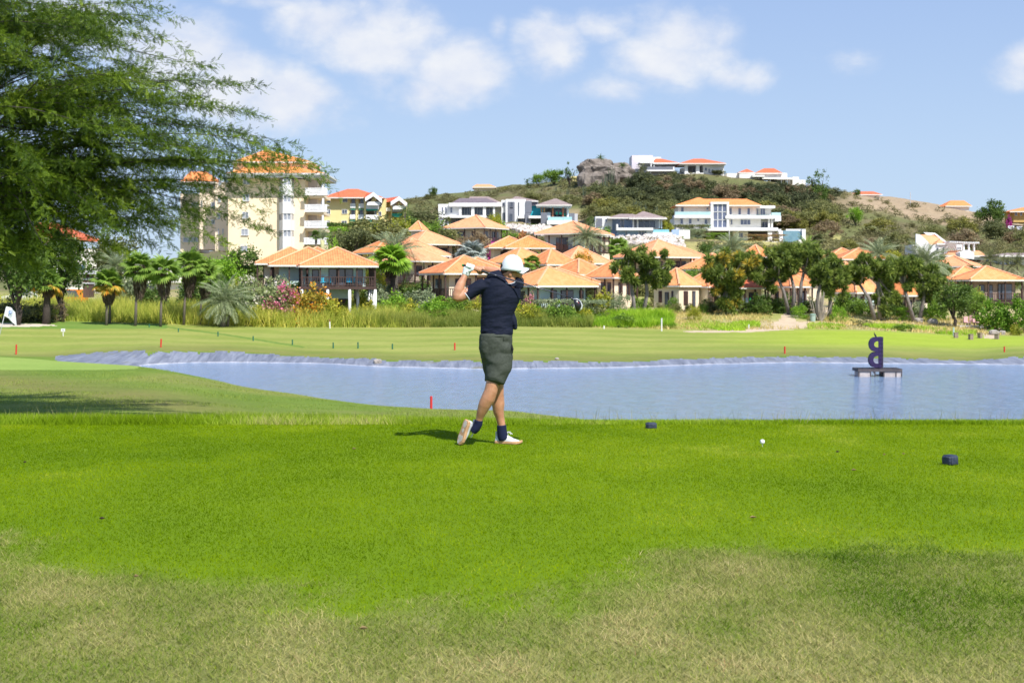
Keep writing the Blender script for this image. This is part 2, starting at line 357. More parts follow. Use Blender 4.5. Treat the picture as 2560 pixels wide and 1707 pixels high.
def gmat(name, s1, amp, bump=.0, bs=3.0, rough=.9, dist=.1):
    m_ = bpy.data.materials.new(name); m_.use_nodes = True; t_ = NT(m_.node_tree); b = t_.n['Principled BSDF']
    c = t_.add('ShaderNodeAttribute', attribute_name='albedo').outputs['Color']; pos = t_.add('ShaderNodeNewGeometry').outputs['Position']
    f = t_.math('MULTIPLY_ADD', t_.noise(pos, s1, 6, .65), 2 * amp, 1 - amp); f = t_.math('MULTIPLY', f, t_.math('MULTIPLY_ADD', t_.noise(pos, s1 * .13, 4, .6), amp, 1 - amp / 2))
    vm = t_.add('ShaderNodeVectorMath', operation='SCALE', i={0: c, 'Scale': f})
    t_.l.new(vm.outputs[0], b.inputs['Base Color']); b.inputs['Roughness'].default_value = rough; b.inputs['Specular IOR Level'].default_value = .15
    if bump:
        bp = t_.add('ShaderNodeBump', i={'Strength': bump, 'Distance': dist, 'Height': t_.noise(pos, bs, 5, .6)}); t_.l.new(bp.outputs[0], b.inputs['Normal'])
    return m_
ZN = [('rough_ground', gmat('rough_grass_mat', 5, .38, .7, 7), None), ('tee_lawn', gmat('tee_soil_mat', 30, .3), None), ('fairway', gmat('fairway_mat', 2.6, .26, .5, 5), None),
      ('sand_bunker', gmat('sand_mat', 4, .12), sand), ('dirt_path', gmat('dirt_mat', 2, .2, .4, 5), dirt), ('pond_liner', None, None), ('hillside', gmat('hill_mat', .8, .4, .8, 1.2, dist=.6), None), ('mown_forward_tee', gmat('mown_mat', 3, .2), mown)]
nc = len(UR)
for zi, (nm, mt, cc) in enumerate(ZN):
    r_, c_ = np.nonzero(zone == zi)
    if len(r_) == 0: continue
    q = np.stack([r_ * nc + c_, r_ * nc + c_ + 1, (r_ + 1) * nc + c_ + 1, (r_ + 1) * nc + c_], 1)
    u, inv = np.unique(q, return_inverse=True); V = np.stack([GX.ravel()[u], GY.ravel()[u], GZ.ravel()[u]], 1)
    C = (A if cc is None else cc).reshape(-1, 3)[u]
    if nm == 'pond_liner':
        mt = bpy.data.materials.new('liner_mat'); mt.use_nodes = True; t_ = NT(mt.node_tree); b = t_.n['Principled BSDF']
        pos = t_.add('ShaderNodeNewGeometry').outputs['Position']
        rot = t_.add('ShaderNodeMapping', i={'Vector': pos, 'Rotation': (0, 0, R(50)), 'Scale': (1.3, .16, .3)}).outputs[0]
        nz = t_.noise(rot, 2.2, 6, .65, .4); nd = t_.noise(pos, .6, 5, .6)
        c = t_.ramp(nz, [(.28, (.10, .11, .135)), (.5, (.185, .20, .245)), (.72, (.29, .31, .36))])
        c = t_.mix(t_.ramp(nd, [(.60, 0.0), (.68, .75)]), c, (.20, .19, .10))
        zz = t_.add('ShaderNodeSeparateXYZ', i={0: pos}).outputs[2]       # pale salt line left by the water
        nw = t_.math('MULTIPLY_ADD', t_.noise(pos, 1.2, 3), .10, zz)
        c = t_.mix(t_.ramp(t_.add('ShaderNodeMapRange', i={0: nw, 1: -4.05, 2: -3.65}).outputs[0], [(0, 1.0), (.22, .95), (.36, 0.0)]), c, (.62, .62, .66))
        t_.l.new(c, b.inputs['Base Color']); b.inputs['Roughness'].default_value = .5
        bp = t_.add('ShaderNodeBump', i={'Strength': .6, 'Distance': .25, 'Height': nz}); t_.l.new(bp.outputs[0], b.inputs['Normal'])
    me = npmesh(nm, V, inv.reshape(q.shape), smooth=True, colors=C); me.materials.append(mt)
    tag(link(nm, me), kind='structure')
# water sheet
wm = bpy.data.materials.new('water_mat'); wm.use_nodes = True; t_ = NT(wm.node_tree); b = t_.n['Principled BSDF']
pos = t_.add('ShaderNodeNewGeometry').outputs['Position']
b.inputs['Base Color'].default_value = (.19, .28, .42, 1); b.inputs['Roughness'].default_value = .08; b.inputs['IOR'].default_value = 1.333
mp = t_.add('ShaderNodeMapping', i={'Vector': pos, 'Scale': (1.5, .55, 1)}).outputs[0]
hh = t_.math('ADD', t_.noise(mp, .95, 7, .72, .6), t_.math('MULTIPLY', t_.noise(mp, 6.0, 3, .6), .25))
bp = t_.add('ShaderNodeBump', i={'Strength': .9, 'Distance': .26, 'Height': hh}); t_.l.new(bp.outputs[0], b.inputs['Normal'])
wx = []
sel = (PX >= 340) & (PX <= 4200)
near = [((p - 1280) * y / F, y - 1.5) for p, y in zip(PX[sel][::4], (Yn[sel])[::4])]; farr = [((p - 1280) * y / F, y + 1.0) for p, y in zip(PX[sel][::4], Yw[sel][::4])]
vs = [(x, y, -4.0) for x, y in near] + [(x, y, -4.0) for x, y in farr]; k = len(near)
me = bpy.data.meshes.new('pond_water'); me.from_pydata(vs, [], [(i, i + 1, k + i + 1, k + i) for i in range(k - 1)]); me.materials.append(wm)
tag(link('pond_water', me), kind='structure')
# ================================================================ buildings
def tilemat(name, c1, c2, pitch=.26):
    m_ = bpy.data.materials.new(name); m_.use_nodes = True; t_ = NT(m_.node_tree); b = t_.n['Principled BSDF']; MATS[name] = m_
    uv = t_.add('ShaderNodeTexCoord').outputs['UV']; s = t_.add('ShaderNodeSeparateXYZ', i={0: uv})
    wu = t_.math('SINE', t_.math('MULTIPLY', s.outputs[0], 2 * math.pi / pitch)); wu = t_.math('MULTIPLY_ADD', wu, .5, .5)
    fv = t_.math('FRACT', t_.math('MULTIPLY', s.outputs[1], 1 / .34))
    h = t_.math('ADD', wu, t_.math('MULTIPLY', fv, -.5))
    pos = t_.add('ShaderNodeNewGeometry').outputs['Position']
    cell = t_.add('ShaderNodeTexWhiteNoise', noise_dimensions='2D')
    sn = t_.add('ShaderNodeVectorMath', operation='SNAP', i={0: uv, 1: (pitch, .34, 1)}); t_.l.new(sn.outputs[0], cell.inputs['Vector'])
    k = t_.math('ADD', t_.math('MULTIPLY', cell.outputs[0], .5), t_.math('MULTIPLY', t_.noise(pos, .35, 6, .7), .8))
    c = t_.ramp(k, [(.3, c1), (.85, c2)]); c = t_.mix(t_.math('MULTIPLY', t_.math('SUBTRACT', 1.0, wu), .30), c, tuple(x * .5 for x in c1))
    t_.l.new(c, b.inputs['Base Color']); b.inputs['Roughness'].default_value = .75; b.inputs['Specular IOR Level'].default_value = .25
    bp = t_.add('ShaderNodeBump', i={'Strength': .7, 'Distance': .06, 'Height': h}); t_.l.new(bp.outputs[0], b.inputs['Normal'])
    return m_
ROOF = tilemat('orange_tile', (.78, .24, .07), (.92, .35, .125)); ROOF2 = tilemat('weathered_orange_tile', (.58, .21, .08), (.86, .33, .13)); ROOF3 = tilemat('light_orange_tile', (.82, .30, .10), (.94, .41, .17)); ROOFR = tilemat('red_tile', (.62, .13, .06), (.76, .20, .09))
ROOFP = tilemat('pale_tile', (.78, .32, .15), (.90, .42, .22)); ROOFG = tilemat('brown_grey_tile', (.27, .21, .20), (.36, .28, .26)); ROOFD = tilemat('dark_grey_tile', (.15, .12, .14), (.22, .18, .20))
CAPM = mat('ridge_mortar', (.84, .44, .25), (.72, .33, .17), .8)
FASC = mat('fascia_white', (.74, .72, .68), (.66, .64, .60), .6, 2)
CREAM = mat('cream_plaster', (.82, .71, .55), (.77, .66, .49), .85, .6, .1); AQUA = mat('pale_aqua_plaster', (.55, .70, .69), (.50, .65, .64), .85, .6, .1)
WHITE = mat('white_plaster', (.80, .80, .79), (.74, .74, .74), .8, .5, .1); WHITEW = mat('warm_white_plaster', (.80, .78, .72), (.74, .72, .66), .8, .5, .1)
LGREY = mat('light_grey_plaster', (.55, .55, .58), (.50, .50, .53), .8, .5); DGREY = mat('slate_grey_cladding', (.19, .20, .24), (.14, .15, .18), .7, 2.5)
BLUEW = mat('powder_blue_plaster', (.36, .47, .68), (.32, .43, .64), .8, .6); TURQ = mat('turquoise_plaster', (.03, .55, .66), (.02, .48, .60), .6, .6)
APT = mat('apricot_plaster', (.90, .75, .53), (.86, .70, .47), .85, .35, .08); YEL = mat('yellow_plaster', (.78, .66, .32), (.72, .60, .27), .85, .4, .08)
DWOOD = mat('dark_brown_timber', (.045, .022, .018), (.075, .04, .032), .6, 4); SHUT = mat('maroon_shutter', (.085, .04, .045), (.06, .028, .032), .6, 6)
GLASS = mat('window_glass', (.055, .065, .09), (.09, .10, .13), .08, 1, spec=.9); GLASSL = mat('tinted_glass', (.10, .12, .19), (.14, .16, .24), .08, .7, spec=.9); CURT = mat('curtained_glass', (.42, .44, .48), (.26, .28, .33), .15, 4, spec=.8)
BALG = mat('aqua_balcony_glass', (.45, .66, .66), (.40, .60, .62), .1, .8, spec=.8); POOL = mat('pool_tile', (.22, .52, .62), (.28, .58, .68), .3, 2)
FRAME = mat('white_frame', (.78, .78, .77), (.72, .72, .72), .5); STILT = mat('white_painted_column', (.80, .80, .80), (.70, .72, .73), .6)
GREENA = mat('green_awning', (.03, .36, .25), (.02, .28, .20), .8); RED = mat('red_brown_post', (.45, .16, .08), (.36, .12, .06), .7)
STONE = mat('white_rubble', (.70, .64, .58), (.48, .42, .38), .9, 1.2, .8)

def window(parent, px0, py0, px1, py1, Y, glass=None, frame=None, name='window', cols_=1, label=None):
    glass = glass or GLASS; frame = frame or FRAME
    a = P(px0, py1, Y); b = P(px1, py0, Y); w_ = b.x - a.x; h_ = b.z - a.z; t_ = min(.09, w_ * .12)
    f = MB(); cx_ = (a.x + b.x) / 2; cz_ = (a.z + b.z) / 2
    f.box((cx_, Y - .02, b.z - t_ / 2), (w_, .16, t_)); f.box((cx_, Y - .045, a.z + t_ / 2), (w_ + .1, .21, t_))
    hm = h_ - 2 * t_
    for x in (a.x + t_ / 2, b.x - t_ / 2): f.box((x, Y - .02, cz_), (t_, .155, hm))
    for k in range(1, cols_): f.box((a.x + w_ * k / cols_, Y - .02, cz_), (t_ * .8, .14, hm))
    root = parent
    fo = f.build(name, frame, parent); p_ = MB(); p_.box((cx_, Y + .0, cz_), (w_ - 2 * t_, .06, hm)); me = p_
    po = MB(); po.box((cx_, Y, cz_), (w_ - 2 * t_ - .004, .05, hm - .004)); o = po.build('pane', glass, parent)
    o.parent = fo; return fo
def facequad(mb, p, uvd):                                  # roof face with metric uv
    p = [Vector(q) for q in p]; e = (p[1] - p[0]).normalized(); n = (p[1] - p[0]).cross(p[-1] - p[0]).normalized(); v = n.cross(e)
    mb.add(p, [list(range(len(p)))], [[((q - p[0]).dot(e), (q - p[0]).dot(v)) for q in p]])
def rooffaces(mb, corners, ra, rb, th=.16):                # corners ccw from front-left; ra, rb ridge ends (may be equal)
    A_, B_, C_, D_ = corners
    same = (Vector(ra) - Vector(rb)).length < .05
    faces = [[A_, B_, rb, ra] if not same else [A_, B_, ra], [B_, C_, rb], [C_, D_, ra, rb] if not same else [C_, D_, ra], [D_, A_, ra]]
    for f in faces: facequad(mb, f, None)
    lo = [Vector(c) - Vector((0, 0, th)) for c in corners]
    mb.add(list(corners) + lo, [(0, 4, 5, 1), (1, 5, 6, 2), (2, 6, 7, 3), (3, 7, 4, 0), (4, 7, 6, 5)], [[(0, 0), (0, .1), (.1, .1), (.1, 0)]] * 5)
def hips(parent, corners, ra, rb, r=.13, mt=None):
    for c, e in zip(corners, (ra, rb, rb, ra)):
        m_ = MB(); m_.tube([Vector(c) + Vector((0, 0, .02)), Vector(e) + Vector((0, 0, .04))], r, 5); m_.build('ridge_cap', mt or CAPM, parent)
    if (Vector(ra) - Vector(rb)).length > .05:
        m_ = MB(); m_.tube([Vector(ra) + Vector((0, 0, .04)), Vector(rb) + Vector((0, 0, .04))], r, 5); m_.build('ridge_cap', mt or CAPM, parent)

def pavilion(root, ax, apy, epy, dxF, dxR, Y, wall=None, roofm=None, inset=.74, base=None, doors=(), posts=True, rail=True, near=False, deck=None, label=None, ridge=0.0, lw=None):
    """hip roof on a square plan; its front corner, right corner and apex fall where the photograph shows them"""
    wall = wall or CREAM; roofm = roofm or ROOF
    Rr = math.hypot(dxF, dxR) * Y / F; ph = math.atan2(dxF, dxR); C0 = Vector(((ax - 1280) * Y / F, Y, 0))
    fr = Vector((math.sin(ph), -math.cos(ph), 0)) * Rr; rt = Vector((math.cos(ph), math.sin(ph), 0)) * Rr
    ze = CH - (epy - HY) * (Y + fr.y) / F; za = CH - (apy - HY) * Y / F
    ang = ph + math.pi / 4; s = Rr * math.sqrt(2); ex = Vector((math.cos(ang), math.sin(ang), 0)); ey = Vector((-math.sin(ang), math.cos(ang), 0))
    h = s / 2
    def L(x, y, z): return C0 + ex * x + ey * y + Vector((0, 0, z))
    cr = [L(-h, -h, ze), L(h, -h, ze), L(h, h, ze), L(-h, h, ze)]; ra = L(-ridge, 0, za); rb = L(ridge, 0, za)
    m_ = MB(); rooffaces(m_, cr, ra, rb); ro = m_.build('roof', roofm, root)
    hips(ro, cr, ra, rb)
    gt = MB()
    for a_, b_ in ((0, 1), (3, 0), (1, 2)):
        p, q = cr[a_], cr[b_]; gt.box(((p + q) / 2 - Vector((0, 0, .17))), ((q - p).length - .1, .12, .18), rz=math.atan2((q - p).y, (q - p).x))
    gt.build('fascia', FASC, root)
    zb = base if base is not None else min(g(C0.x + dx_, Y + dy_) for dx_ in (-2, 2) for dy_ in (-2, 2)) - .4
    zf = deck if deck is not None else max(zb + .3, ze - 2.75)
    hw = h * inset; top = ze - .17
    m_ = MB(); m_.box(C0 + Vector((0, 0, (top + (zf if deck is not None else zb)) / 2)), (2 * hw, 2 * hw, top - (zf if deck is not None else zb)), rz=ang); m_.build('wall', wall, root)
    def face(k, t0, t1, z0, z1, off):                      # opening on face k: 0 front(-y), 1 left(-x), 2 right(+x)
        nrm = (-ey, -ex, ex)[k]; al = (ex, -ey, ey)[k]
        c = C0 + nrm * (hw + off) + al * ((t0 + t1) / 2 * hw) + Vector((0, 0, zf + (z0 + z1) / 2)); return c, abs(t1 - t0) * hw, z1 - z0, ang + (0, -math.pi / 2, math.pi / 2)[k]
    Hh = top - zf
    for (k, t0, t1, z0, z1, kind) in doors:
        c, wd, ht, rz = face(k, t0, t1, z0 * Hh, z1 * Hh, .03)
        f_ = MB(); f_.box(c, (wd, .10, ht), rz=rz); fo = f_.build({'w': 'window', 'd': 'door', 's': 'shutter'}[kind[0]], {'w': SHUT, 'd': DWOOD, 's': SHUT}[kind[0]], root)
        nrm = (-ey, -ex, ex)[k]; al = (ex, -ey, ey)[k]; n_ = max(1, int(round(wd / .8)))
        for q in range(n_):
            cc = c + nrm * .055 + al * (-wd / 2 + wd * (q + .5) / n_)
            p_ = MB(); p_.box(cc, (wd / n_ - .14, .05, ht - .16), rz=rz); o = p_.build('pane', GLASS if kind[0] != 's' else DWOOD, root); o.parent = fo
    ins = h - .28
    if posts:
        pm = None; npst = max(3, int(round(2 * ins / 1.9)))
        pts = [(-ins + 2 * ins * i / npst, -ins) for i in range(npst + 1)] + [(-ins, -ins + 2 * ins * i / npst) for i in range(1, npst + 1)] + [(ins, -ins + 2 * ins * i / npst) for i in range(1, npst + 1)]
        for i, (x, y) in enumerate(pts):
            if (x, y) == (-ins, -ins) and i: continue
            p_ = L(x, y, 0)
            if pm is None:
                b_ = MB(); b_.box((0, 0, 0), (.15, .15, top - zf)); o = b_.build('post', DWOOD, None, loc=(0, 0, 0)); pm = o.data; o.parent = root
            else: o = link('post', pm, root)
            o.location = Vector((p_.x, p_.y, (top + zf) / 2)) - root.location; o.rotation_euler = (0, 0, ang)
    if rail:
        rl = MB()
        for (p, q) in ((L(-ins, -ins, 0), L(ins, -ins, 0)), (L(-ins, -ins, 0), L(-ins, ins, 0)), (L(ins, -ins, 0), L(ins, ins, 0))):
            ln = (q - p).length; rz = math.atan2((q - p).y, (q - p).x); mc = (p + q) / 2
            for zz, th in ((.95, .09), (.12, .08)): rl.box(mc + Vector((0, 0, zf + zz)), (ln, .08, th), rz=rz)
            nb = int(ln / .24)
            for i in range(nb): rl.box(p + (q - p) * ((i + .5) / nb) + Vector((0, 0, zf + .52)), (.07, .05, .78), rz=rz)
        rl.build('railing', DWOOD, root)
        dk = MB(); dk.box(C0 + Vector((0, 0, zf - .16)), (2 * h - .3, 2 * h - .3, .30), rz=ang); dk.build('veranda_floor', DWOOD, root)
    if deck is not None:
        sm_ = None
        for x, y in ((-ins, -ins), (-ins * .3, -ins), (ins * .3, -ins), (ins, -ins), (ins, -ins * .4), (ins, ins * .3), (ins, ins), (ins * .55, -ins * .6), (ins * .55, ins * .4)):
            p_ = L(x, y, 0)
            if sm_ is None:
                b_ = MB(); b_.tube([(0, 0, zb - zf), (0, 0, -.31)], [.17, .15], 10); o = b_.build('stilt', STILT, None, smooth=True, loc=(0, 0, 0)); sm_ = o.data; o.parent = root
            else: o = link('stilt', sm_, root)
            o.location = Vector((p_.x, p_.y, zf)) - root.location
        b_ = MB(); b_.box(L(-hw * .25, hw * .1, (zb + zf - .3) / 2), (hw * 1.4, hw * 1.5, zf - .3 - zb), rz=ang); b_.build('lower_wall', wall, root)
        b_ = MB(); b_.box(L(-hw * .1, -hw * .655, (zb + zf) / 2 - .5), (hw * .95, .08, (zf - zb) * .62), rz=ang); b_.build('garage_opening', DWOOD, root)
    return C0, L, zf, top

GRP = 'orange tiled bungalows on the slope'
def villa(label, pavs, group=GRP):
    a0 = pavs[0]; Y = a0['Y']; X = (a0['ax'] - 1280) * Y / F
    root = empty('tiled_bungalow', (X, Y, g(X, Y)), label, 'bungalow', group)
    for p in pavs:
        if 'roofm' not in p: p['roofm'] = (ROOF, ROOF2, ROOF3)[int(a0['ax']) % 3]
        pavilion(root, **p)
    return root
def pv(ax, apy, epy, dxF, dxR, Y, **k): return dict(ax=ax, apy=apy, epy=epy, dxF=dxF, dxR=dxR, Y=Y, **k)
D1 = ((0, -.9, -.45, .3, .8, 'w'), (0, .0, .7, 0.02, .82, 'd'), (1, -.6, -.2, .02, .8, 'd'), (1, .3, .7, .3, .8, 'w'))
D2 = ((0, -.75, -.5, .3, .8, 'w'), (0, -.3, -.1, 0.02, .8, 'd'), (0, .15, .85, .02, .85, 'd'), (1, -.4, .2, .02, .8, 'd'))
D3 = ((1, -.8, -.5, .02, .8, 'd'), (1, -.1, .3, .3, .8, 'w'), (1, .5, .8, .3, .8, 'w'), (0, -.5, -.1, .3, .8, 'w'), (0, .3, .7, .02, .8, 'd'))
deck1 = P(900, 716, 150).z
va = villa('aqua bungalow on white stilts with blue chairs on its dark veranda, left of the golfer',
      [pv(841.5, 619.5, 662, -77, 111, 150, wall=AQUA, deck=deck1, doors=((0, -.95, -.7, .25, .85, 'w'), (0, -.35, .55, .02, .9, 'd'), (0, .66, .9, .02, .88, 'd')), inset=.7),
       pv(769.6, 619, 660.5, -80.6, 105, 158, wall=AQUA, doors=((0, -.05, .55, .25, .9, 's'), (1, -.3, .1, .1, .9, 'd')), rail=False),
       pv(724, 618.6, 656.5, -69, 98, 166, wall=CREAM, doors=((1, -.4, 0, .1, .9, 'd'),)), pv(792, 619, 650, -60, 80, 176, wall=AQUA, rail=False, posts=False)])
# blue chairs and table on the veranda
def chair(loc, rz, label, c0=None, grp='blue chairs on the bungalow veranda'):
    t_ = empty('veranda_chair' if not c0 else 'patio_chair', loc, label, 'chair', grp, rz)
    c_ = c0 or MATS.get('sky_blue_canvas') or mat('sky_blue_canvas', (.03, .42, .62), (.02, .34, .54), .8)
    for nm, b_ in (('seat', ((0, 0, .45), (.5, .5, .06))), ('backrest', ((0, .25, .75), (.5, .05, .6)))):
        o = MB().box(*b_).build(nm, c_, None, loc=(0, 0, 0)); o.parent = t_
    for x in (-.22, .22):
        for y in (-.22, .22): o = MB().box((x, y, .21), (.05, .05, .42)).build('leg', DWOOD, None, loc=(0, 0, 0)); o.parent = t_
for (px, Y, rz, lb) in ((806, 146.2, .3, 'blue chair leftmost on the aqua bungalow veranda'), (821, 146.8, -.4, 'blue chair beside the leftmost one on the aqua bungalow veranda'),
                        (873, 147.0, .2, 'blue chair in the open corner of the stilted veranda'), (893, 147.2, 2.6, 'blue chair turned away near the right veranda rail'), (899, 148, 0.1, 'blue chair farthest right on the stilted veranda')):
    chair(P(px, 715, Y).xy.to_3d() + Vector((0, 0, deck1 - .01)), rz, lb)
villa('cream bungalow with broad pale orange roof, below the white villa with purple grey roof', [pv(1191, 539, 567, 23, 82, 250, doors=D1, wall=CREAM, roofm=ROOFP)])
villa('two storey bungalow with brown balcony behind the grey date palm', [pv(1433, 554, 581, 32, 98, 222, doors=D2, wall=AQUA, roofm=ROOFP), pv(1490, 572, 588, -20, 45, 228, roofm=ROOFP, rail=False)])
villa('cream bungalow with twin orange peaks under the magenta bougainvillea', [pv(1320, 591, 618, -57, 67, 210, rail=False, doors=((0, -.6, -.3, .3, .8, 'w'), (0, .1, .5, .3, .8, 'w'))), pv(1272, 592, 617, -50, 62, 216, rail=False, posts=False, doors=((0, -.6, -.2, .2, .8, 's'),))])
villa('bungalow with dark veranda just left of the gloved hand', [pv(1159, 640, 681, -44, 114, 163, doors=D2), pv(1192, 645, 676, -60, 90, 172, rail=False, posts=False)])
villa('bungalow whose roof shows right above the golfer\'s cap', [pv(1301, 620, 655, -16, 88, 192, doors=D1)])
villa('bungalow with a dark eave left of the round clipped bush, above the small fan palm', [pv(1378, 623, 659, -14, 72, 186, doors=D1)])
villa('bungalow behind the orange flowered tree', [pv(1447, 617, 656, -30, 85, 196, doors=D1, roofm=ROOFP)])
villa('aqua bungalow right of the golfer, its broad roof crossed by the club shaft', [pv(1370, 668, 712, -30, 125, 152, wall=AQUA, doors=((0, -.55, -.28, .02, .85, 'd'), (0, -.1, .45, .02, .85, 'd'), (0, .72, .9, .02, .85, 'd'), (1, -.5, 0, .02, .8, 'd'))), pv(1392, 671, 706, -60, 105, 162, wall=AQUA, rail=False, posts=False)])
villa('bungalow roof between the round clipped bush and the aqua bungalow', [pv(1447, 648, 684, -5, 84, 172, doors=D1)])
villa('bungalow half hidden by the two trunked dragon tree', [pv(1531, 652, 691, -2, 70, 168, doors=D3, rail=False)])
villa('long bungalow roof rising behind the two trunked dragon tree', [pv(1645, 600, 640, -34, 110, 204, doors=D1, roofm=ROOFP), pv(1700, 616, 650, -30, 90, 214, rail=False, posts=False)])
villa('bungalow roof left of the dense round crowned tree', [pv(1781, 634, 671, -15, 82, 186, doors=D1), pv(1806, 632, 660, -20, 60, 196, rail=False, posts=False)])
villa('small orange peak directly below the big white mansion', [pv(1889, 612.5, 640, 5, 44, 216, roofm=ROOF, rail=False)])
villa('cream single storey bungalow with maroon shutters behind the hedge', [pv(1691, 671, 712, 0, 64, 160, inset=.88, posts=False, rail=False, doors=((0, -.55, -.15, .2, .8, 's'), (1, -.1, .2, .02, .75, 'd'), (1, .42, .55, .5, .8, 'w'), (1, -.6, -.35, .3, .8, 's'), (0, .3, .6, .1, .8, 'd'))), pv(1765, 679, 714, -3, 62, 162, posts=False, rail=False, inset=.88, doors=((1, -.2, .2, .2, .8, 's'), (0, -.2, .2, .0, .8, 'd')))])
vl = villa('open sided veranda roof with washing on its rail behind the dense tree', [pv(1850, 687, 717, -25, 68, 158, doors=D1, roofm=ROOFR)])
villa('cream bungalow seen between the forked dragon tree trunks', [pv(1975, 681, 714, -10, 62, 166, rail=False, doors=D1), pv(2010, 655, 700, 10, 60, 178, rail=False, posts=False)])
villa('twin peaked bungalow left of the tall date palms', [pv(2146.5, 621, 646, -58, 66, 208, doors=D1), pv(2104, 621, 645, -46, 50, 214, rail=False)])
villa('aqua bungalow hidden behind the leaning dragon trees', [pv(2135, 664, 729, -10, 66, 170, wall=AQUA, doors=D3), pv(2112, 655, 690, -10, 48, 188, rail=False)])
villa('low veranda roof behind the rightmost dragon tree', [pv(2265, 690, 736, -20, 66, 160, wall=CREAM, doors=D1)])
villa('bungalow with a dark veranda at the far right above the clipped green trees', [pv(2465, 666, 698, -64, 75, 182, doors=D2, wall=mat('brown_plaster', (.36, .27, .22), (.30, .22, .18), .85)), pv(2410, 666, 695, -50, 58, 190, rail=False), pv(2368, 676, 694, -20, 34, 198, rail=False, posts=False)])
villa('pale pink roofed bungalow below the white house with the pergola', [pv(2385, 640, 664, 20, 80, 226, roofm=ROOFP, doors=D1, wall=WHITE)])
villa('bungalow roof behind the silver and green palms left of the golfer', [pv(962, 599, 630, -20, 82, 200, roofm=ROOF, wall=YEL, doors=D1)])
villa('wide bungalow roof right of the green fan palm', [pv(1030, 597, 636, -15, 98, 196, roofm=ROOFP, doors=D1), pv(1026, 616, 650, 20, 104, 184, roofm=ROOFP, doors=D1)])
villa('narrow roof sloping through the shrubs above the silver palm', [pv(1066, 577, 608, -20, 88, 226, roofm=ROOFP, doors=D1)])
villa('small roof end poking out of the green trees below the yellow building', [pv(1046, 553, 574, 10, 24, 240, rail=False, posts=False)])

# --------------------------------- larger far buildings, drawn as volumes at their distance
def bld(name, label, cat, Yc, px):
    X = (px - 1280) * Yc / F; return empty(name, (X, Yc, g(X, Yc)), label, cat)
def vols(root, name, m_, z, rects, Y, dep):
    for r in rects:
        yy, dd = (r[4], r[5]) if len(r) > 4 else (Y, dep)
        mb = MB(); (x0, y0), (x1, y1) = z(r[0], r[1]), z(r[2], r[3]); mb.pb(x0, y0, x1, y1, yy, dd); mb.build(name, m_, root)
def wins(root, z, rects, Y, glass=None, frame=None, name='window'):
    for r in rects:
        (x0, y0), (x1, y1) = z(r[0], r[1]), z(r[2], r[3]); window(root, x0, y0, x1, y1, r[5] if len(r) > 5 else Y, glass, frame, name, r[4] if len(r) > 4 else 1)
def hip(root, z, x0, x1, rx0, rx1, ey, ry, Y, dep, rm=None, cap=.12, name='roof'):
    (a, e), (b, _) = z(x0, ey), z(x1, ey); (c, r) , (d_, _) = z(rx0, ry), z(rx1, ry); Ym = Y + dep / 2
    A1, B1 = P(a, e, Y), P(b, e, Y); z0 = A1.z; C1 = Vector((B1.x, Y + dep, z0)); D1_ = Vector((A1.x, Y + dep, z0)); ra, rb = P(c, r, Ym), P(d_, r, Ym)
    m_ = MB(); rooffaces(m_, [A1, B1, C1, D1_], ra, rb, .22); ro = m_.build(name, rm or ROOF, root); 
    f_ = MB(); f_.box(((A1.x + B1.x) / 2, Y - .05, z0 - .16), (B1.x - A1.x + .1, .1, .3)); f_.build('fascia', FASC, root); return ro

# big white mansion
z = Zf(1660, 480, 6.189); Y = 355
b = bld('white_mansion', 'big white three storey mansion with orange hip roof and tall glazed stair bay', 'house', Y, 1810)
vols(b, 'wall', WHITEW, z, [(220, 200, 728, 372), (160, 402, 728, 545, 354.6, 10), (1006, 205, 1428, 372), (1432, 222, 1655, 378, 358, 7), (1006, 412, 1500, 556, 354.6, 9), (1502, 440, 1690, 560, 358, 5), (1066, 620, 1300, 790, 355, 9), (560, 618, 720, 690, 356, 9), (1206, 762, 2090, 840, 349, 3)], Y, 9)
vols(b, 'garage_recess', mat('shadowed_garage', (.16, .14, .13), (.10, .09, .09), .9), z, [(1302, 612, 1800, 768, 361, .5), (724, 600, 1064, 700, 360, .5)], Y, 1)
vols(b, 'column', WHITEW, z, [(1615, 410, 1640, 568, 353.6, .5), (1662, 410, 1684, 568, 353.6, .5), (1608, 616, 1672, 762, 352.4, .8)], Y, 1)
vols(b, 'balcony_slab', WHITE, z, [(160, 358, 728, 402, 352.8, 4), (950, 368, 1722, 412, 352.8, 5.4), (1722, 372, 1812, 450, 353.4, 5), (182, 552, 1766, 600, 352, 6), (1428, 212, 1722, 250, 355, 9), (1766, 575, 1812, 628, 352.4, 5)], Y, 3)
vols(b, 'glass_railing', BALG, z, [(172, 306, 722, 357, 352.9, .06), (1010, 360, 1700, 367, 352.9, .06), (1664, 318, 1806, 371, 354, .06), (600, 500, 720, 551, 352.4, .06)], Y, 1)
vols(b, 'stair_bay', WHITE, z, [(724, 155, 760, 556, 353, 6), (972, 155, 1006, 556, 353, 6), (724, 155, 1006, 186, 352.9, 6)], Y, 6)
for i in range(3):
    for j in range(3):
        window(b, *z(762 + 69.5 * i, 187 + 122 * j), *z(762 + 69.5 * (i + 1), 187 + 122 * (j + 1)), 353.4, GLASSL, FRAME, 'window')
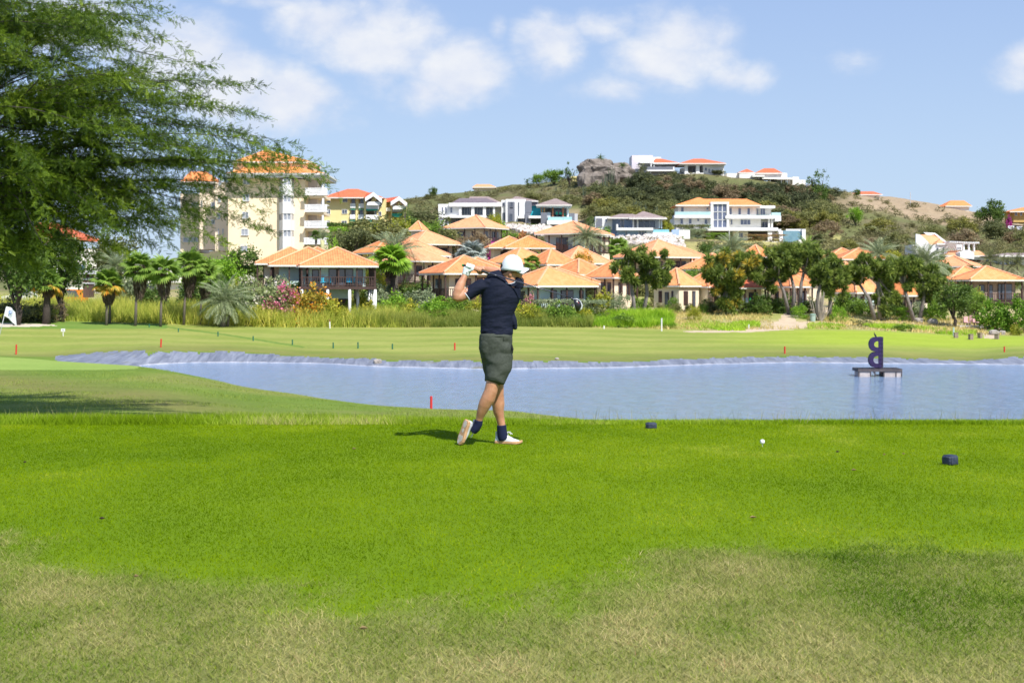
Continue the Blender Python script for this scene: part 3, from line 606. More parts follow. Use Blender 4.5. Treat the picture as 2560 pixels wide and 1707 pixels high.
wins(b, z, [(258, 232, 308, 352, 1, 354.9), (655, 238, 685, 278, 1, 354.9), (1010, 245, 1052, 355, 1, 354.9), (1145, 247, 1195, 358, 1, 354.9), (1285, 249, 1335, 360, 1, 354.9), (1440, 262, 1460, 358, 1, 357.9), (1490, 252, 1567, 358, 2, 357.9),
            (248, 410, 298, 500, 1, 354.5), (380, 412, 430, 498, 1, 354.5), (512, 415, 545, 455, 1, 354.5), (625, 418, 672, 500, 1, 354.5), (1033, 422, 1060, 508, 1, 354.5), (1180, 425, 1340, 510, 3, 354.5), (1515, 460, 1605, 556, 2, 357.9), (650, 625, 690, 670, 1, 355.9), (1143, 627, 1222, 708, 2, 354.9)], Y, GLASSL)
hip(b, z, 180, 1512, 560, 1280, 203, 108, 353.5, 13); hip(b, z, 180, 900, 528, 545, 200, 84, 353.6, 12.6)
vols(b, 'glass_pool_wall', mat('blue_glass_wall', (.13, .25, .33), (.20, .34, .42), .2, 1.2), z, [(1845, 600, 2085, 772, 348, .5), (2088, 612, 2138, 735, 350, .4)], Y, 1)
vols(b, 'wall', WHITE, z, [(2138, 574, 2192, 800, 349.4, 4), (2084, 736, 2140, 830, 347, 4), (1780, 600, 1842, 762, 352, 1)], Y, 3)
vols(b, 'white_parapet', WHITE, z, [(1890, 574, 2136, 606, 351, .6)], Y, 1)
# blue villa
z = Zf(1480, 360, 3.267); Y = 330
b = bld('blue_villa', 'powder blue and white villa with brown grey roof and pool terrace', 'house', Y, 1580)
vols(b, 'wall', BLUEW, z, [(150, 600, 340, 790, 332, 9), (205, 704, 450, 800, 329.4, 3), (505, 748, 650, 800, 328, 4), (655, 700, 712, 785, 331, 3)], Y, 8)
vols(b, 'wall', WHITE, z, [(28, 592, 165, 702, 331, 9), (446, 706, 505, 806, 328.5, 4), (712, 702, 800, 775, 332, 1)], Y, 8)
vols(b, 'wall', DGREY, z, [(34, 608, 84, 684, 330.9, .3)], Y, 1)
vols(b, 'balcony_slab', WHITE, z, [(200, 684, 500, 706, 328, 5), (200, 655, 214, 684, 328, 5), (495, 690 + 31, 655, 750, 327.6, 5)], Y, 4)
vols(b, 'pool_edge', POOL, z, [(500, 699, 630, 721, 327.8, 4)], Y, 4)
vols(b, 'pillar', WHITE, z, [(332, 608, 344, 684, 328.6, .4), (366, 608, 379, 684, 328.6, .4), (546, 612, 557, 690, 328.6, .4), (562, 612, 573, 690, 330.6, .4)], Y, 1)
vols(b, 'wall', LGREY, z, [(344, 612, 548, 690, 333, 5)], Y, 5)
wins(b, z, [(232, 620, 262, 682, 1, 331.9), (378, 626, 520, 686, 3, 332.9), (272, 708, 286, 752, 1, 329.3), (378, 712, 428, 780, 2, 329.3), (108, 612, 122, 640, 1, 330.9)], Y, GLASSL)
vols(b, 'roof_beam', WHITE, z, [(305, 598, 606, 612, 327.4, 7)], Y, 4)
hip(b, z, 130, 470, 225, 330, 600, 572, 328.5, 10, ROOFG); hip(b, z, 306, 612, 414, 426, 604, 550, 327, 10, ROOFG)
for i, (a_, d_, e_) in enumerate(((590, 640, 28), (652, 700, 30), (722, 765, 22))): pass
# white house with dark roof
z = Zf(1080, 480, 5.88); Y = 380
b = bld('white_villa', 'long white two storey villa with dark purple grey roof, left above the pale bungalow roof', 'house', Y, 1175)
vols(b, 'wall', WHITE, z, [(92, 178, 246, 380), (246, 160, 432, 380), (900, 175, 1022, 420, 384, 9), (90, 380, 232, 510, 380.4, 8), (470, 340, 780, 420, 380.4, 8)], Y, 9)
vols(b, 'wall', LGREY, z, [(434, 215, 900, 345, 385, 5), (240, 385, 420, 510, 384, 5)], Y, 5)
vols(b, 'roof_beam', WHITE, z, [(246, 160, 1020, 214, 378.5, 9)], Y, 9)
vols(b, 'pillar', WHITE, z, [(396, 214, 432, 348, 379, 1), (578, 214, 622, 348, 379, 1), (748, 214, 792, 380, 379, 1), (896, 214, 926, 380, 379, 1), (228, 380, 248, 510, 379, 1)], Y, 1)
vols(b, 'balcony_slab', WHITE, z, [(232, 345, 800, 380, 378, 8)], Y, 8)
wins(b, z, [(145, 222, 168, 318), (192, 220, 216, 316), (266, 220, 300, 312), (440, 226, 560, 335, 3, 384.9), (625, 222, 748, 335, 3, 384.9), (795, 225, 895, 340, 2, 384.9), (136, 392, 160, 500, 1, 380.3), (200, 392, 214, 500, 1, 380.3), (268, 388, 288, 450, 1, 383.9), (352, 386, 372, 440, 1, 383.9), (378, 384, 410, 430, 1, 383.9)], Y - .05, GLASSL)
hip(b, z, 268, 1005, 405, 800, 172, 92, 379, 9, ROOFD); hip(b, z, 500, 1010, 560, 830, 150, 68, 389, 8, ROOFG)
# white & slate house with turquoise wall
b = bld('modern_villa', 'white and slate grey modern villa with turquoise wall and brown tent roof', 'house', Y, 1340)
vols(b, 'wall', WHITE, z, [(1020, 120, 1082, 450, 381, 8), (1082, 106, 1378, 358), (1082, 360, 1262, 480), (1262, 355, 1376, 388, 379, 2)], Y, 9)
vols(b, 'wall', DGREY, z, [(1114, 145, 1216, 436, 379.9, .4), (1378, 132, 1466, 300, 379.6, 8), (1466, 140, 1562, 200, 381, 5), (1370, 304, 1450, 490, 378.6, 6), (1600, 302, 1692, 498, 378.4, 5), (2020, 312, 2096, 440, 380, 5)], Y, 8)
vols(b, 'wall', LGREY, z, [(1262, 390, 1370, 484, 381.5, 3), (2096, 320, 2142, 445, 380.3, 4), (1690, 300, 1742, 420, 379, 4)], Y, 3)
vols(b, 'turquoise_wall', TURQ, z, [(1440, 198, 1602, 346, 382, .6), (1620, 232, 1640, 300, 382, .6)], Y, 1)
vols(b, 'terrace_slab', WHITE, z, [(1420, 350, 1600, 386, 377.8, 5), (1690, 416, 1932, 478, 376.6, 6), (1932, 412, 2062, 460, 377.4, 5)], Y, 5)
vols(b, 'pool_edge', mat('pale_pool_glass', (.36, .62, .68), (.42, .68, .74), .25), z, [(1704, 368, 1928, 415, 376.8, 5), (1930, 366, 2058, 411, 377.4, 5)], Y, 5)
vols(b, 'garage_opening', mat('garage_dark', (.07, .08, .07), (.11, .11, .09), .9), z, [(1452, 388, 1598, 492, 381, .4)], Y, 1)
vols(b, 'post', RED, z, [(1764, 232, 1788, 364, 379, .4), (1916, 232, 1940, 364, 379, .4), (1600, 232, 1616, 300, 379, .4), (1636, 232, 1654, 300, 379, .4)], Y, 1)
vols(b, 'pillar', WHITE, z, [(1984, 222, 2012, 370, 379, 1)], Y, 1)
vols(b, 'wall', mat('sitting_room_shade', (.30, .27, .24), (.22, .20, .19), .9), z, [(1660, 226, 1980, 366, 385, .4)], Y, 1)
vols(b, 'green_cushion', mat('green_cushion', (.0, .36, .24), (.0, .28, .18), .8), z, [(1818, 292, 1848, 334, 380, .4), (1872, 300, 1910, 332, 380, .4), (1942, 310, 1960, 355, 380, .4)], Y, 1)
vols(b, 'roof_beam', WHITE, z, [(1538, 186, 2050, 224, 377.6, 8)], Y, 5)
wins(b, z, [(1036, 156, 1062, 210, 1, 380.9), (1150, 150, 1192, 225, 1, 379.8), (1138, 318, 1188, 432, 1, 379.8), (1268, 150, 1282, 350, 1, 379.9), (1040, 305, 1074, 420, 1, 380.9), (1302, 398, 1362, 480, 2, 381.4), (1396, 392, 1420, 448, 1, 378.5), (1796, 248, 1900, 362, 3, 384.8)], Y, GLASS, DGREY)
hip(b, z, 1130, 1560, 1225, 1260, 128, 66, 380.5, 10, ROOFG); hip(b, z, 1530, 2056, 1800, 1830, 188, 98, 377.4, 10, ROOFG)
# hilltop houses
z = Zf(1440, 370, 6.918); Y = 455
b = bld('hilltop_house', 'leftmost hilltop house, pale lilac box with red roof and dark railing', 'house', Y, 1630)
vols(b, 'wall', mat('lilac_grey', (.66, .62, .68), (.62, .58, .64), .85), z, [(965, 128, 1330, 420, 462, 10)], Y, 9)
vols(b, 'wall', WHITE, z, [(1330, 160, 1470, 260, 464, 8), (1150, 262, 1660, 330, 461, 4), (1260, 400, 1700, 520, 457, 6)], Y, 6)
vols(b, 'balcony_slab', WHITE, z, [(1100, 240, 1350, 262, 453, 8), (1220, 378, 1705, 404, 452, 8)], Y, 8)
vols(b, 'railing', DGREY, z, [(1228, 326, 1680, 376, 452.2, .1)], Y, 1)
vols(b, 'pillar', WHITE, z, [(1290, 260, 1310, 376, 453, .6), (1345, 260, 1358, 376, 453, .6), (1282, 404, 1298, 460, 453, .6), (1680, 330, 1700, 404, 453, .6)], Y, 1)
wins(b, z, [(1370, 285, 1430, 330, 2, 460.9), (1480, 290, 1560, 330, 2, 460.9), (1490, 440, 1540, 500, 1, 456.9)], Y, GLASS)
hip(b, z, 1325, 1790, 1378, 1470, 256, 186, 453, 12, ROOFR)
vols(b, 'roof_beam', WHITE, z, [(1325, 256, 1788, 276, 452.7, 9)], Y, 4)
b = bld('hilltop_house', 'middle hilltop house with red hip roof and open corner terraces', 'house', Y, 1740)
vols(b, 'wall', WHITE, z, [(1880, 290, 1936, 430, 452, 1.5), (2080, 290, 2138, 540, 452, 1.5), (2200, 300, 2560, 560, 453, 8), (1820, 350, 1880, 420, 456, 4)], Y, 8)
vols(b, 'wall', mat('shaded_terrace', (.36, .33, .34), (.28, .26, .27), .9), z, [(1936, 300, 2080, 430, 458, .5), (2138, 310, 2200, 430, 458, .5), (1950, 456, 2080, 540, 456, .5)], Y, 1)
vols(b, 'balcony_slab', WHITE, z, [(1880, 430, 2206, 456, 451.6, 6)], Y, 6)
vols(b, 'roof_beam', WHITE, z, [(1800, 262, 2590, 296, 451, 10)], Y, 6)
wins(b, z, [(2222, 340, 2268, 400), (2288, 360, 2318, 430), (2346, 372, 2376, 440), (2430, 390, 2460, 440), (2200, 500, 2228, 560), (2240, 500, 2256, 560), (2010, 345, 2070, 425, 2, 457.9)], 452.9, GLASSL)
hip(b, z, 1786, 2600, 2035, 2200, 264, 188, 450.6, 14, ROOFR)
z = Zf(1780, 370, 6.918)
b = bld('hilltop_house', 'rightmost hilltop house, long low and cream with two red roofs', 'house', Y, 1910)
vols(b, 'wall', WHITEW, z, [(255, 438, 475, 560), (475, 425, 735, 650, 454, 8), (738, 434, 1300, 530, 460, 8), (700, 560, 900, 690, 454.6, 5), (1395, 500, 1505, 690, 453, 8), (1505, 552, 1618, 720, 454, 8), (880, 600, 1120, 690, 452, 2), (1210, 670, 1500, 760, 451, 3)], Y, 8)
vols(b, 'terrace_roof', WHITEW, z, [(700, 470, 910, 500, 451, 7), (870, 508, 1130, 540, 451.3, 7), (1100, 514, 1400, 546, 451.6, 6)], Y, 6)
vols(b, 'dark_opening', mat('hill_opening', (.08, .07, .07), (.13, .11, .10), .9), z, [(1020, 560, 1196, 616, 456, .4), (1212, 548, 1276, 620, 456, .4)], Y, 1)
vols(b, 'pillar', WHITE, z, [(1196, 540, 1212, 620, 452.4, .6), (1000, 540, 1016, 616, 452.4, .6)], Y, 1)
wins(b, z, [(300, 512, 418, 534, 1, 454.9), (540, 518, 658, 540, 1, 453.9), (968, 556, 998, 606, 1, 455.5)], Y, GLASS)
hip(b, z, 455, 735, 598, 610, 422, 364, 454, 9, ROOFR); hip(b, z, 742, 1222, 900, 1075, 434, 354, 459.4, 10, ROOFR)
# yellow apartment block
z = Zf(800, 450, 7.84); Y = 392
b = bld('yellow_apartment_building', 'yellow three storey apartment building with red roof and green awnings', 'building', Y, 890)
vols(b, 'wall', YEL, z, [(60, 352, 596, 880, 392, 12), (700, 352, 760, 880, 392, 12), (862, 340, 900, 880, 391, 12), (1136, 372, 1286, 880, 394, 12), (596, 352, 700, 880, 393, 10), (760, 352, 862, 880, 393, 10)], Y, 12)
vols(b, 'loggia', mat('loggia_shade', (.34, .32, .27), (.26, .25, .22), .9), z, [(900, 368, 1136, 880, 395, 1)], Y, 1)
vols(b, 'balcony_front', WHITE, z, [(592, 462, 694, 548, 391.4, 1.4), (758, 462, 862, 550, 391.4, 1.4), (904, 468, 1140, 570, 390.4, 3), (586, 680, 690, 764, 391.4, 1.4), (752, 682, 856, 766, 391.4, 1.4), (898, 684, 1130, 776, 390.4, 3), (1282, 545, 1372, 616, 396, 1)], Y, 1)
vols(b, 'wall', YEL, z, [(1392, 400, 1408, 860, 396, 10), (1640, 400, 1656, 720, 396, 10), (1286, 440, 1392, 540, 398, 6), (1286, 618, 1392, 860, 398, 6), (1410, 625, 1640, 880, 399, 6), (1060, 360, 1076, 470, 392.6, .5), (1060, 590, 1076, 690, 392.6, .5), (1110, 590, 1136, 700, 392.6, .5)], Y, 8)
vols(b, 'roller_shutter', WHITE, z, [(1410, 450, 1640, 625, 397, .5)], Y, 1)
vols(b, 'awning', GREENA, z, [(596, 570, 692, 582, 391, .8), (764, 570, 860, 582, 391, .8), (904, 574, 1130, 600, 390, 1.2), (592, 788, 688, 802, 391, .8), (760, 788, 852, 802, 391, .8), (898, 792, 1000, 820, 390, 1.2), (1410, 655, 1600, 720, 395.6, 2)], Y, 1)
wins(b, z, [(132, 370, 204, 446, 1), (440, 368, 540, 440, 2), (126, 575, 204, 668, 2), (430, 578, 536, 662, 2), (116, 792, 196, 850, 2), (424, 795, 530, 855, 2), (618, 366, 690, 464, 1, 392.9), (786, 366, 858, 464, 1, 392.9), (610, 584, 690, 680, 1, 392.9), (778, 584, 850, 680, 1, 392.9), (1152, 406, 1210, 524, 1, 393.9), (1150, 618, 1206, 700, 1, 393.9), (1078, 396, 1112, 466, 1, 392.5), (1072, 605, 1104, 690, 1, 392.5), (605, 804, 680, 850, 1, 392.9), (770, 804, 845, 850, 1, 392.9)], 391.95, GLASS)
hip(b, z, 30, 1240, 540, 740, 340, 178, 390, 14, ROOFR)
for (xa, xb, xt, yt, ye, yy) in ((886, 1215, 1048, 238, 345, 388.6), (1388, 1712, 1552, 322, 425, 394)):
    p0, p1, p2 = P(*z(xa, ye), yy), P(*z(xb, ye + 30), yy), P(*z(xt, yt), yy)
    m_ = MB(); bk = Vector((-6, 12, 0)); facequad(m_, [p0, p2, p2 + bk, p0 + bk], None); facequad(m_, [p2, p1, p1 + bk, p2 + bk], None); m_.build('gable_roof', ROOFR, b)
    m_ = MB(); d_ = Vector((0, .5, 0))
    for s_, e_ in ((p0, p2), (p2, p1)): m_.prism([s_, e_, e_ - Vector((0, 0, 1.15)), s_ - Vector((0, 0, 1.15))], (0, -.3, 0))
    m_.build('bargeboard', WHITE, b)
    m_ = MB(); m_.prism([p0 + d_ * 2 + Vector((1.5, 0, -1)), p2 + d_ * 2 - Vector((0, 0, .9)), p1 + d_ * 2 + Vector((-1.5, 0, -.4))], (0, 1, 0)); m_.build('gable_wall', YEL, b)
    m_ = MB(); m_.box(p2 + Vector((0, .6, -3.1)), (3.6, .5, 1.0)); m_.build('gable_ornament', WHITE, b)
# apricot apartment tower
z = Zf(440, 370, 5.6); Y = 254
b = bld('apartment_tower', 'tall apricot apartment block with white bay windows and balconies behind the big tree', 'building', Y, 640)
vols(b, 'wall', APT, z, [(730, 380, 1448, 1640, 254, 12), (1650, 440, 1806, 1500, 254, 12), (1810, 660, 2075, 700, 254.5, 9), (1800, 895, 2065, 930, 254.5, 9), (1790, 1122, 2060, 1160, 254.5, 9), (1780, 1352, 2050, 1560, 254.5, 9)], Y, 12)
vols(b, 'recessed_wall', mat('loggia_white', (.70, .64, .62), (.64, .58, .56), .9), z, [(1806, 430, 1980, 1360, 258, 6)], Y, 6)
wz = [(330, 560, 548, 1420, 263, 10), (548, 480, 728, 1440, 258, 12), (60, 640, 326, 1460, 270, 9)]
vols(b, 'side_wing', mat('apricot_wing', (.88, .73, .56), (.83, .68, .51), .85, .4), z, wz, Y, 9)
def octo(x0, x1, y0, y1, Yf, nm, m_, cham=28, pr=1.6):
    (a, t0), (d_, t1) = z(x0, y0), z(x1, y1); (b_, _), (c_, _) = z(x0 + cham, 0), z(x1 - cham, 0)
    zt, zb_ = P(a, t0, Yf).z, P(a, t1, Yf).z; X_ = lambda p, yy: (p - 1280) * yy / F
    pts = [Vector((X_(a, Yf), Yf, zb_)), Vector((X_(b_, Yf - pr), Yf - pr, zb_)), Vector((X_(c_, Yf - pr), Yf - pr, zb_)), Vector((X_(d_, Yf), Yf, zb_))]
    m2 = MB(); m2.prism(pts, (0, 0, zt - zb_)); return m2.build(nm, m_, b)
for y0, y1 in ((1244, 1480), (1014, 1158), (764, 926), (528, 680)): octo(1445, 1655, y0, y1, 254, 'bay_panel', WHITE, 50, 2.2)
for y0, y1 in ((1158, 1244), (926, 1014), (680, 764), (440, 528)):
    octo(1452, 1648, y0, y1, 254, 'bay_glazing', CURT, 48, 2.0)
    for x in (1496, 1548, 1604): vols(b, 'mullion', FRAME, z, [(x, y0, x + 11, y1, 251.85, .2)], Y, 1)
for k, (y0, y1) in enumerate(((560, 662), (790, 896), (1020, 1120), (1255, 1350))):
    x0, x1 = 1806 - 6 * k, 2120 - 5 * k
    f_ = MB(); (a, t0), (d_, t1) = z(x0, y0), z(x1, y1); A1, B1 = P(a, t0, 252.4), P(d_, t1, 252.4); ht = A1.z - B1.z; w_ = B1.x - A1.x; c_ = (A1.x + B1.x) / 2
    f_.box((c_, 253.4, B1.z + .16), (w_, 2.2, .32)); f_.box((c_, 252.42, A1.z - .08), (w_, .2, .16)); f_.box((B1.x - .1, 254, A1.z - .08), (.2, 3, .16))
    for x in (A1.x + .2, A1.x + w_ * .2, A1.x + w_ * .82, B1.x - .15): f_.box((x, 252.42, (A1.z + B1.z) / 2 + .1), (.3, .2, ht - .52))
    n_ = 26
    for q in range(n_): f_.box((A1.x + w_ * (q + .5) / n_, 252.42, (A1.z + B1.z) / 2 + .1), (.12, .12, ht - .54))
    f_.build('balcony', WHITE, b)
vols(b, 'balcony_column', WHITE, z, [(2050 - 4 * k, y, 2076 - 4 * k, y2, 252.6, .5) for k, (y, y2) in enumerate(((480, 560), (705, 790), (940, 1020)))], Y, 1)
wins(b, z, [(938, 425, 1036, 515, 2), (934, 650, 1026, 748, 2), (928, 892, 1020, 990, 2), (914, 1130, 1014, 1226, 2), (905, 1365, 1005, 1450, 2)], 253.95, CURT)
wins(b, z, [(590, 680, 630, 760, 1, 257.9), (580, 920, 620, 1000, 1, 257.9), (590, 1130, 604, 1210, 1, 257.9), (650, 1130, 668, 1230, 1, 257.9), (490, 760, 545, 850, 1, 262.9), (215, 760, 318, 830, 2, 269.9), (100, 1250, 310, 1320, 3, 269.9), (350, 740, 370, 820, 1, 262.9), (490, 1000, 545, 1070, 1, 262.9), (600, 460, 640, 520, 1, 257.9)], Y, CURT)
vols(b, 'cornice', WHITE, z, [(700, 378, 2088, 412, 251.6, 16), (700, 352, 2100, 376, 251.3, 16), (780, 190, 1912, 212, 255, 12), (60, 470, 560, 500, 262, 10)], Y, 12)
vols(b, 'upper_storey', APT, z, [(800, 212, 1900, 352, 255.6, 11)], Y, 11)
hip(b, z, 700, 2090, 1250, 1350, 350, 190, 251.4, 15, ROOF); hip(b, z, 790, 1905, 1245, 1290, 190, 28, 255, 12, ROOF); hip(b, z, 60, 560, 200, 420, 470, 330, 262, 10, ROOF)
# white house with pergola, far right
z = Zf(2260, 560, 5.807); Y = 285
b = bld('white_pergola_house', 'white house with slanted orange roof and a roof pergola, far right', 'house', Y, 2350)
vols(b, 'wall', WHITE, z, [(172, 300, 630, 490), (630, 270, 762, 400, 287, 6), (600, 455, 830, 560, 283, 5), (1020, 455, 1168, 520, 282, 6), (760, 300, 870, 380, 292, 4)], Y, 8)
vols(b, 'terrace_slab', WHITE, z, [(130, 300, 172, 318), (480, 280, 640, 302, 284.6, 1)], Y, 3)
m_ = MB(); q = [P(*z(236, 158), 287), P(*z(440, 140), 291), P(*z(612, 275), 287), P(*z(376, 284), 285)]; facequad(m_, q, None); q2 = [v + Vector((0, 0, -.3)) for v in q]; m_.add(q + q2, [(0, 4, 5, 1), (1, 5, 6, 2), (2, 6, 7, 3), (3, 7, 4, 0), (7, 6, 5, 4)], [[(0, 0)] * 4] * 5); m_.build('roof', ROOFP, b)
m_ = MB(); m_.prism([P(*z(172, 143), 285), P(*z(172, 302), 285), P(*z(385, 302), 285), P(*z(375, 284), 285), P(*z(240, 155), 285)], (0, .4, 0)); m_.build('parapet', WHITE, b); m_ = MB(); m_.prism([P(*z(430, 132), 290), P(*z(460, 138), 290), P(*z(640, 275), 287), P(*z(600, 285), 287)], (0, .5, 0)); m_.build('parapet', WHITE, b); m_ = MB(); m_.prism([P(*z(285, 122), 290), P(*z(450, 132), 290), P(*z(460, 150), 290), P(*z(350, 165), 288)], (0, .4, 0)); m_.build('parapet', WHITE, b)
wins(b, z, [(470, 340, 502, 398), (555, 336, 588, 394), (765, 335, 832, 372, 2, 291.9)], 284.95, GLASS)
f_ = MB()
for x in range(660, 1080, 26):
    p = P(*z(x, 258 + (x - 660) * .045), 283); f_.box((p.x, 286, p.z), (.18, 7, .25))
f_.build('pergola_slat', WHITE, b); vols(b, 'pergola_beam', WHITE, z, [(650, 262, 1088, 278, 283, .3)], Y, 1)
vols(b, 'pergola_column', WHITE, z, [(862, 282, 880, 385, 283, .7), (938, 282, 956, 392, 283, .7), (1014, 284, 1032, 400, 283, .7)], Y, 1)
hip(b, z, 604, 870, 690, 800, 452, 386, 281.8, 8, ROOFP); hip(b, z, 1000, 1196, 1000, 1090, 456, 388, 281.6, 8, ROOFP)
m_ = MB(); m_.prism([P(*z(815, 412), 280), P(*z(815, 500), 280), P(*z(1020, 510), 280), P(*z(1020, 412), 280), P(*z(945, 376), 280)], (0, 3, 0)); m_.build('gable_wall', WHITE, b)
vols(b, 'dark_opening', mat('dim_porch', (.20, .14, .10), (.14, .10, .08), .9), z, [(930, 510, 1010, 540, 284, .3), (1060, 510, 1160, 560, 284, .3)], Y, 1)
b = bld('grey_villa', 'white villa with slate grey panel and flat brown roof behind the windblown palms', 'house', 262, 2530)
vols(b, 'wall', WHITE, z, [(1400, 450, 1800, 640, 262, 8), (1300, 655, 1600, 830, 256, 8)], 262, 8); vols(b, 'wall', DGREY, z, [(1490, 468, 1700, 632, 261.7, .4), (1602, 676, 1900, 830, 255.6, 8)], 262, 1)
wins(b, z, [(1530, 480, 1590, 580, 2, 261.6), (1642, 712, 1668, 790, 1, 255.5)], 262, GLASSL); hip(b, z, 1385, 1850, 1500, 1800, 452, 420, 260.6, 11, ROOFG); hip(b, z, 1420, 1950, 1500, 1900, 658, 625, 254.6, 11, ROOFG)
# far roofs along the ridge and the house with parked cars
z = Zf(1920, 360, 3.267)
for (x0, x1, r0, r1, e, r_, YY, lb, dp) in ((625, 935, 760, 860, 412, 388, 490, 'long red roof peeping over the bare brown ridge', 10), (1450, 1668, 1490, 1600, 506, 462, 485, 'orange roof alone on the right slope of the ridge', 12)):
    b = bld('ridge_house', lb, 'house', YY, z((x0 + x1) / 2, 0)[0]); hip(b, z, x0, x1, r0, r1, e, r_, YY, dp, ROOFR if YY > 487 else ROOF); vols(b, 'wall', WHITEW, z, [(x0 + 25, e, x1 - 25, e + 45, YY + .8, dp - 2)], YY, 8)
b = bld('ochre_house', 'ochre house with orange roof at the right edge above two parked cars', 'house', 440, 2550)
vols(b, 'wall', mat('ochre_brick', (.52, .36, .13), (.44, .30, .10), .9, 2), z, [(2005, 548, 2200, 640)], 440, 8); hip(b, z, 1975, 2230, 2080, 2150, 550, 518, 438.5, 11, ROOF); wins(b, z, [(2015, 556, 2036, 586), (2058, 556, 2076, 586)], 439.95)
z = Zf(980, 360, 3.267)
b = bld('ridge_house', 'pale orange roof on the skyline above the white villa', 'house', 505, 1210); hip(b, z, 655, 850, 690, 800, 352, 330, 505, 10, ROOFP); vols(b, 'wall', CREAM, z, [(670, 352, 840, 390, 506, 8)], 505, 8)
b = bld('ridge_house', 'small yellow house end beside the grey rock outcrop', 'house', 470, 1436); vols(b, 'wall', YEL, z, [(1470, 272, 1570, 350, 470, 8)], 470, 8); vols(b, 'roof', YEL, z, [(1462, 264, 1580, 276, 469.5, 9)], 470, 8)
# left background: low white buildings and orange roofs behind the big tree
z = Zf(0, 560, 3.267)
b = bld('low_white_house', 'white house with orange roof glimpsed through the big tree', 'house', 200, 110)
vols(b, 'wall', WHITE, z, [(150, 110, 480, 420, 200, 10)], 200, 8); hip(b, z, 240, 620, 300, 460, 110, -10, 199, 13, ROOFR); wins(b, z, [(300, 250, 360, 330), (400, 130, 450, 180), (560, 330, 700, 400, 2, 203)], 199.95, mat('blue_glass', (.05, .12, .30), (.08, .16, .36), .15)); vols(b, 'wall', WHITEW, z, [(480, 200, 800, 420, 203.2, 8)], 200, 8)
b = bld('low_white_house', 'long white wall and car port left of the apartment block', 'house', 215, 300); vols(b, 'wall', WHITEW, z, [(700, 300, 1500, 480, 215, 6)], 215, 8); vols(b, 'flat_roof', WHITE, z, [(690, 292, 1510, 300, 214, 8)], 215, 8); wins(b, z, [(900, 350, 980, 420, 2), (1100, 350, 1160, 440, 1), (1240, 350, 1300, 420, 2)], 214.95)
b = bld('signboard_post', 'dark striped post with a small grey gable top near the left palms', 'post', 152, 215)
vols(b, 'post', mat('dark_brick_post', (.10, .06, .05), (.14, .08, .06), .9), z, [(678, 400, 724, 600, 152, 2)], 152, 2); vols(b, 'pale_band', LGREY, z, [(676, 440, 726, 456, 151.9, 2.2), (676, 478, 726, 490, 151.9, 2.2)], 152, 2)
m_ = MB(); m_.prism([P(*z(650, 408), 151.5), P(*z(745, 408), 151.5), P(*z(715, 380), 151.5)], (0, 3, 0)); m_.build('gable_top', LGREY, b)
# plinths that carry the far houses down into the slope
def plinth(label, px0, px1, py, Y, dep, m_=None):
    for o in col.objects:
        if o.get('label') == label:
            a, c = P(px0, py, Y), P(px1, py, Y); zz = min(g(a.x, Y), g(c.x, Y), g(a.x, Y + dep), g(c.x, Y + dep)) - 1.5
            mb = MB(); mb.box(((a.x + c.x) / 2, Y + dep / 2 + .2, (a.z + zz) / 2), (c.x - a.x, dep, max(.5, a.z - zz))); mb.build('plinth', m_ or WHITEW, o); return
plinth('leftmost hilltop house, pale lilac box with red roof and dark railing', 1582, 1700, 446, 458, 16)
plinth('middle hilltop house with red hip roof and open corner terraces', 1714, 1808, 448, 453.5, 12)
plinth('rightmost hilltop house, long low and cream with two red roofs', 1818, 2010, 462, 455.5, 12)
plinth('big white three storey mansion with orange hip roof and tall glazed stair bay', 1750, 1990, 604, 355.5, 9)
plinth('white house with slanted orange roof and a roof pergola, far right', 2290, 2460, 642, 285.4, 9)
plinth('powder blue and white villa with brown grey roof and pool terrace', 1496, 1690, 598, 333, 9)
plinth('long white two storey villa with dark purple grey roof, left above the pale bungalow roof', 1096, 1250, 566, 384.5, 8)
plinth('white and slate grey modern villa with turquoise wall and brown tent roof', 1254, 1430, 562, 382, 9)
plinth('yellow three storey apartment building with red roof and green awnings', 808, 1000, 560, 396.5, 8, YEL)
plinth('tall apricot apartment block with white bay windows and balconies behind the big tree', 498, 800, 650, 259, 9, APT)
plinth('small yellow house end beside the grey rock outcrop', 1430, 1460, 466, 470.5, 7, YEL)
plinth('white villa with slate grey panel and flat brown roof behind the windblown palms', 2484, 2590, 700, 262.5, 8)
plinth('white house with orange roof glimpsed through the big tree', 46, 240, 686, 204, 8)
plinth('long white wall and car port left of the apartment block', 216, 460, 705, 215.5, 6)
# retaining rubble under the modern houses
def rubble(poly, Yr, n, label, seed):
    r_ = np.random.default_rng(seed); m_ = MB(); xs = [p[0] for p in poly]; ys = [p[1] for p in poly]; k = 0
    while k < n:
        px, py = r_.uniform(min(xs), max(xs)), r_.uniform(min(ys), max(ys))
        if not inpoly(np.array([px]), np.array([py]), poly)[0]: continue
        YY = Yr[0] + (Yr[1] - Yr[0]) * (max(ys) - py) / (max(ys) - min(ys)); c = P(px, py, YY); zg = g(c.x, YY); s = r_.uniform(.4, 1.0); k += 1
        M = Matrix.Rotation(r_.uniform(0, 6), 3, Vector(r_.normal(size=3)).normalized()); m_.box((c.x, YY, max(zg + .1, c.z)), (s, s * .8, s * .7), rot=M)
    o = m_.build('rubble_bank', STONE, None, loc=(0, 0, 0)); tag(o, label, 'rocks', kind='stuff')
rubble([(1255, 562), (1370, 565), (1440, 590), (1400, 596), (1300, 578)], (300, 372), 420, 'white rubble slope below the modern villa', 4)
rubble([(1500, 595), (1620, 590), (1700, 590), (1715, 625), (1640, 605), (1540, 612)], (270, 322), 380, 'white rubble slope below the powder blue villa', 5)
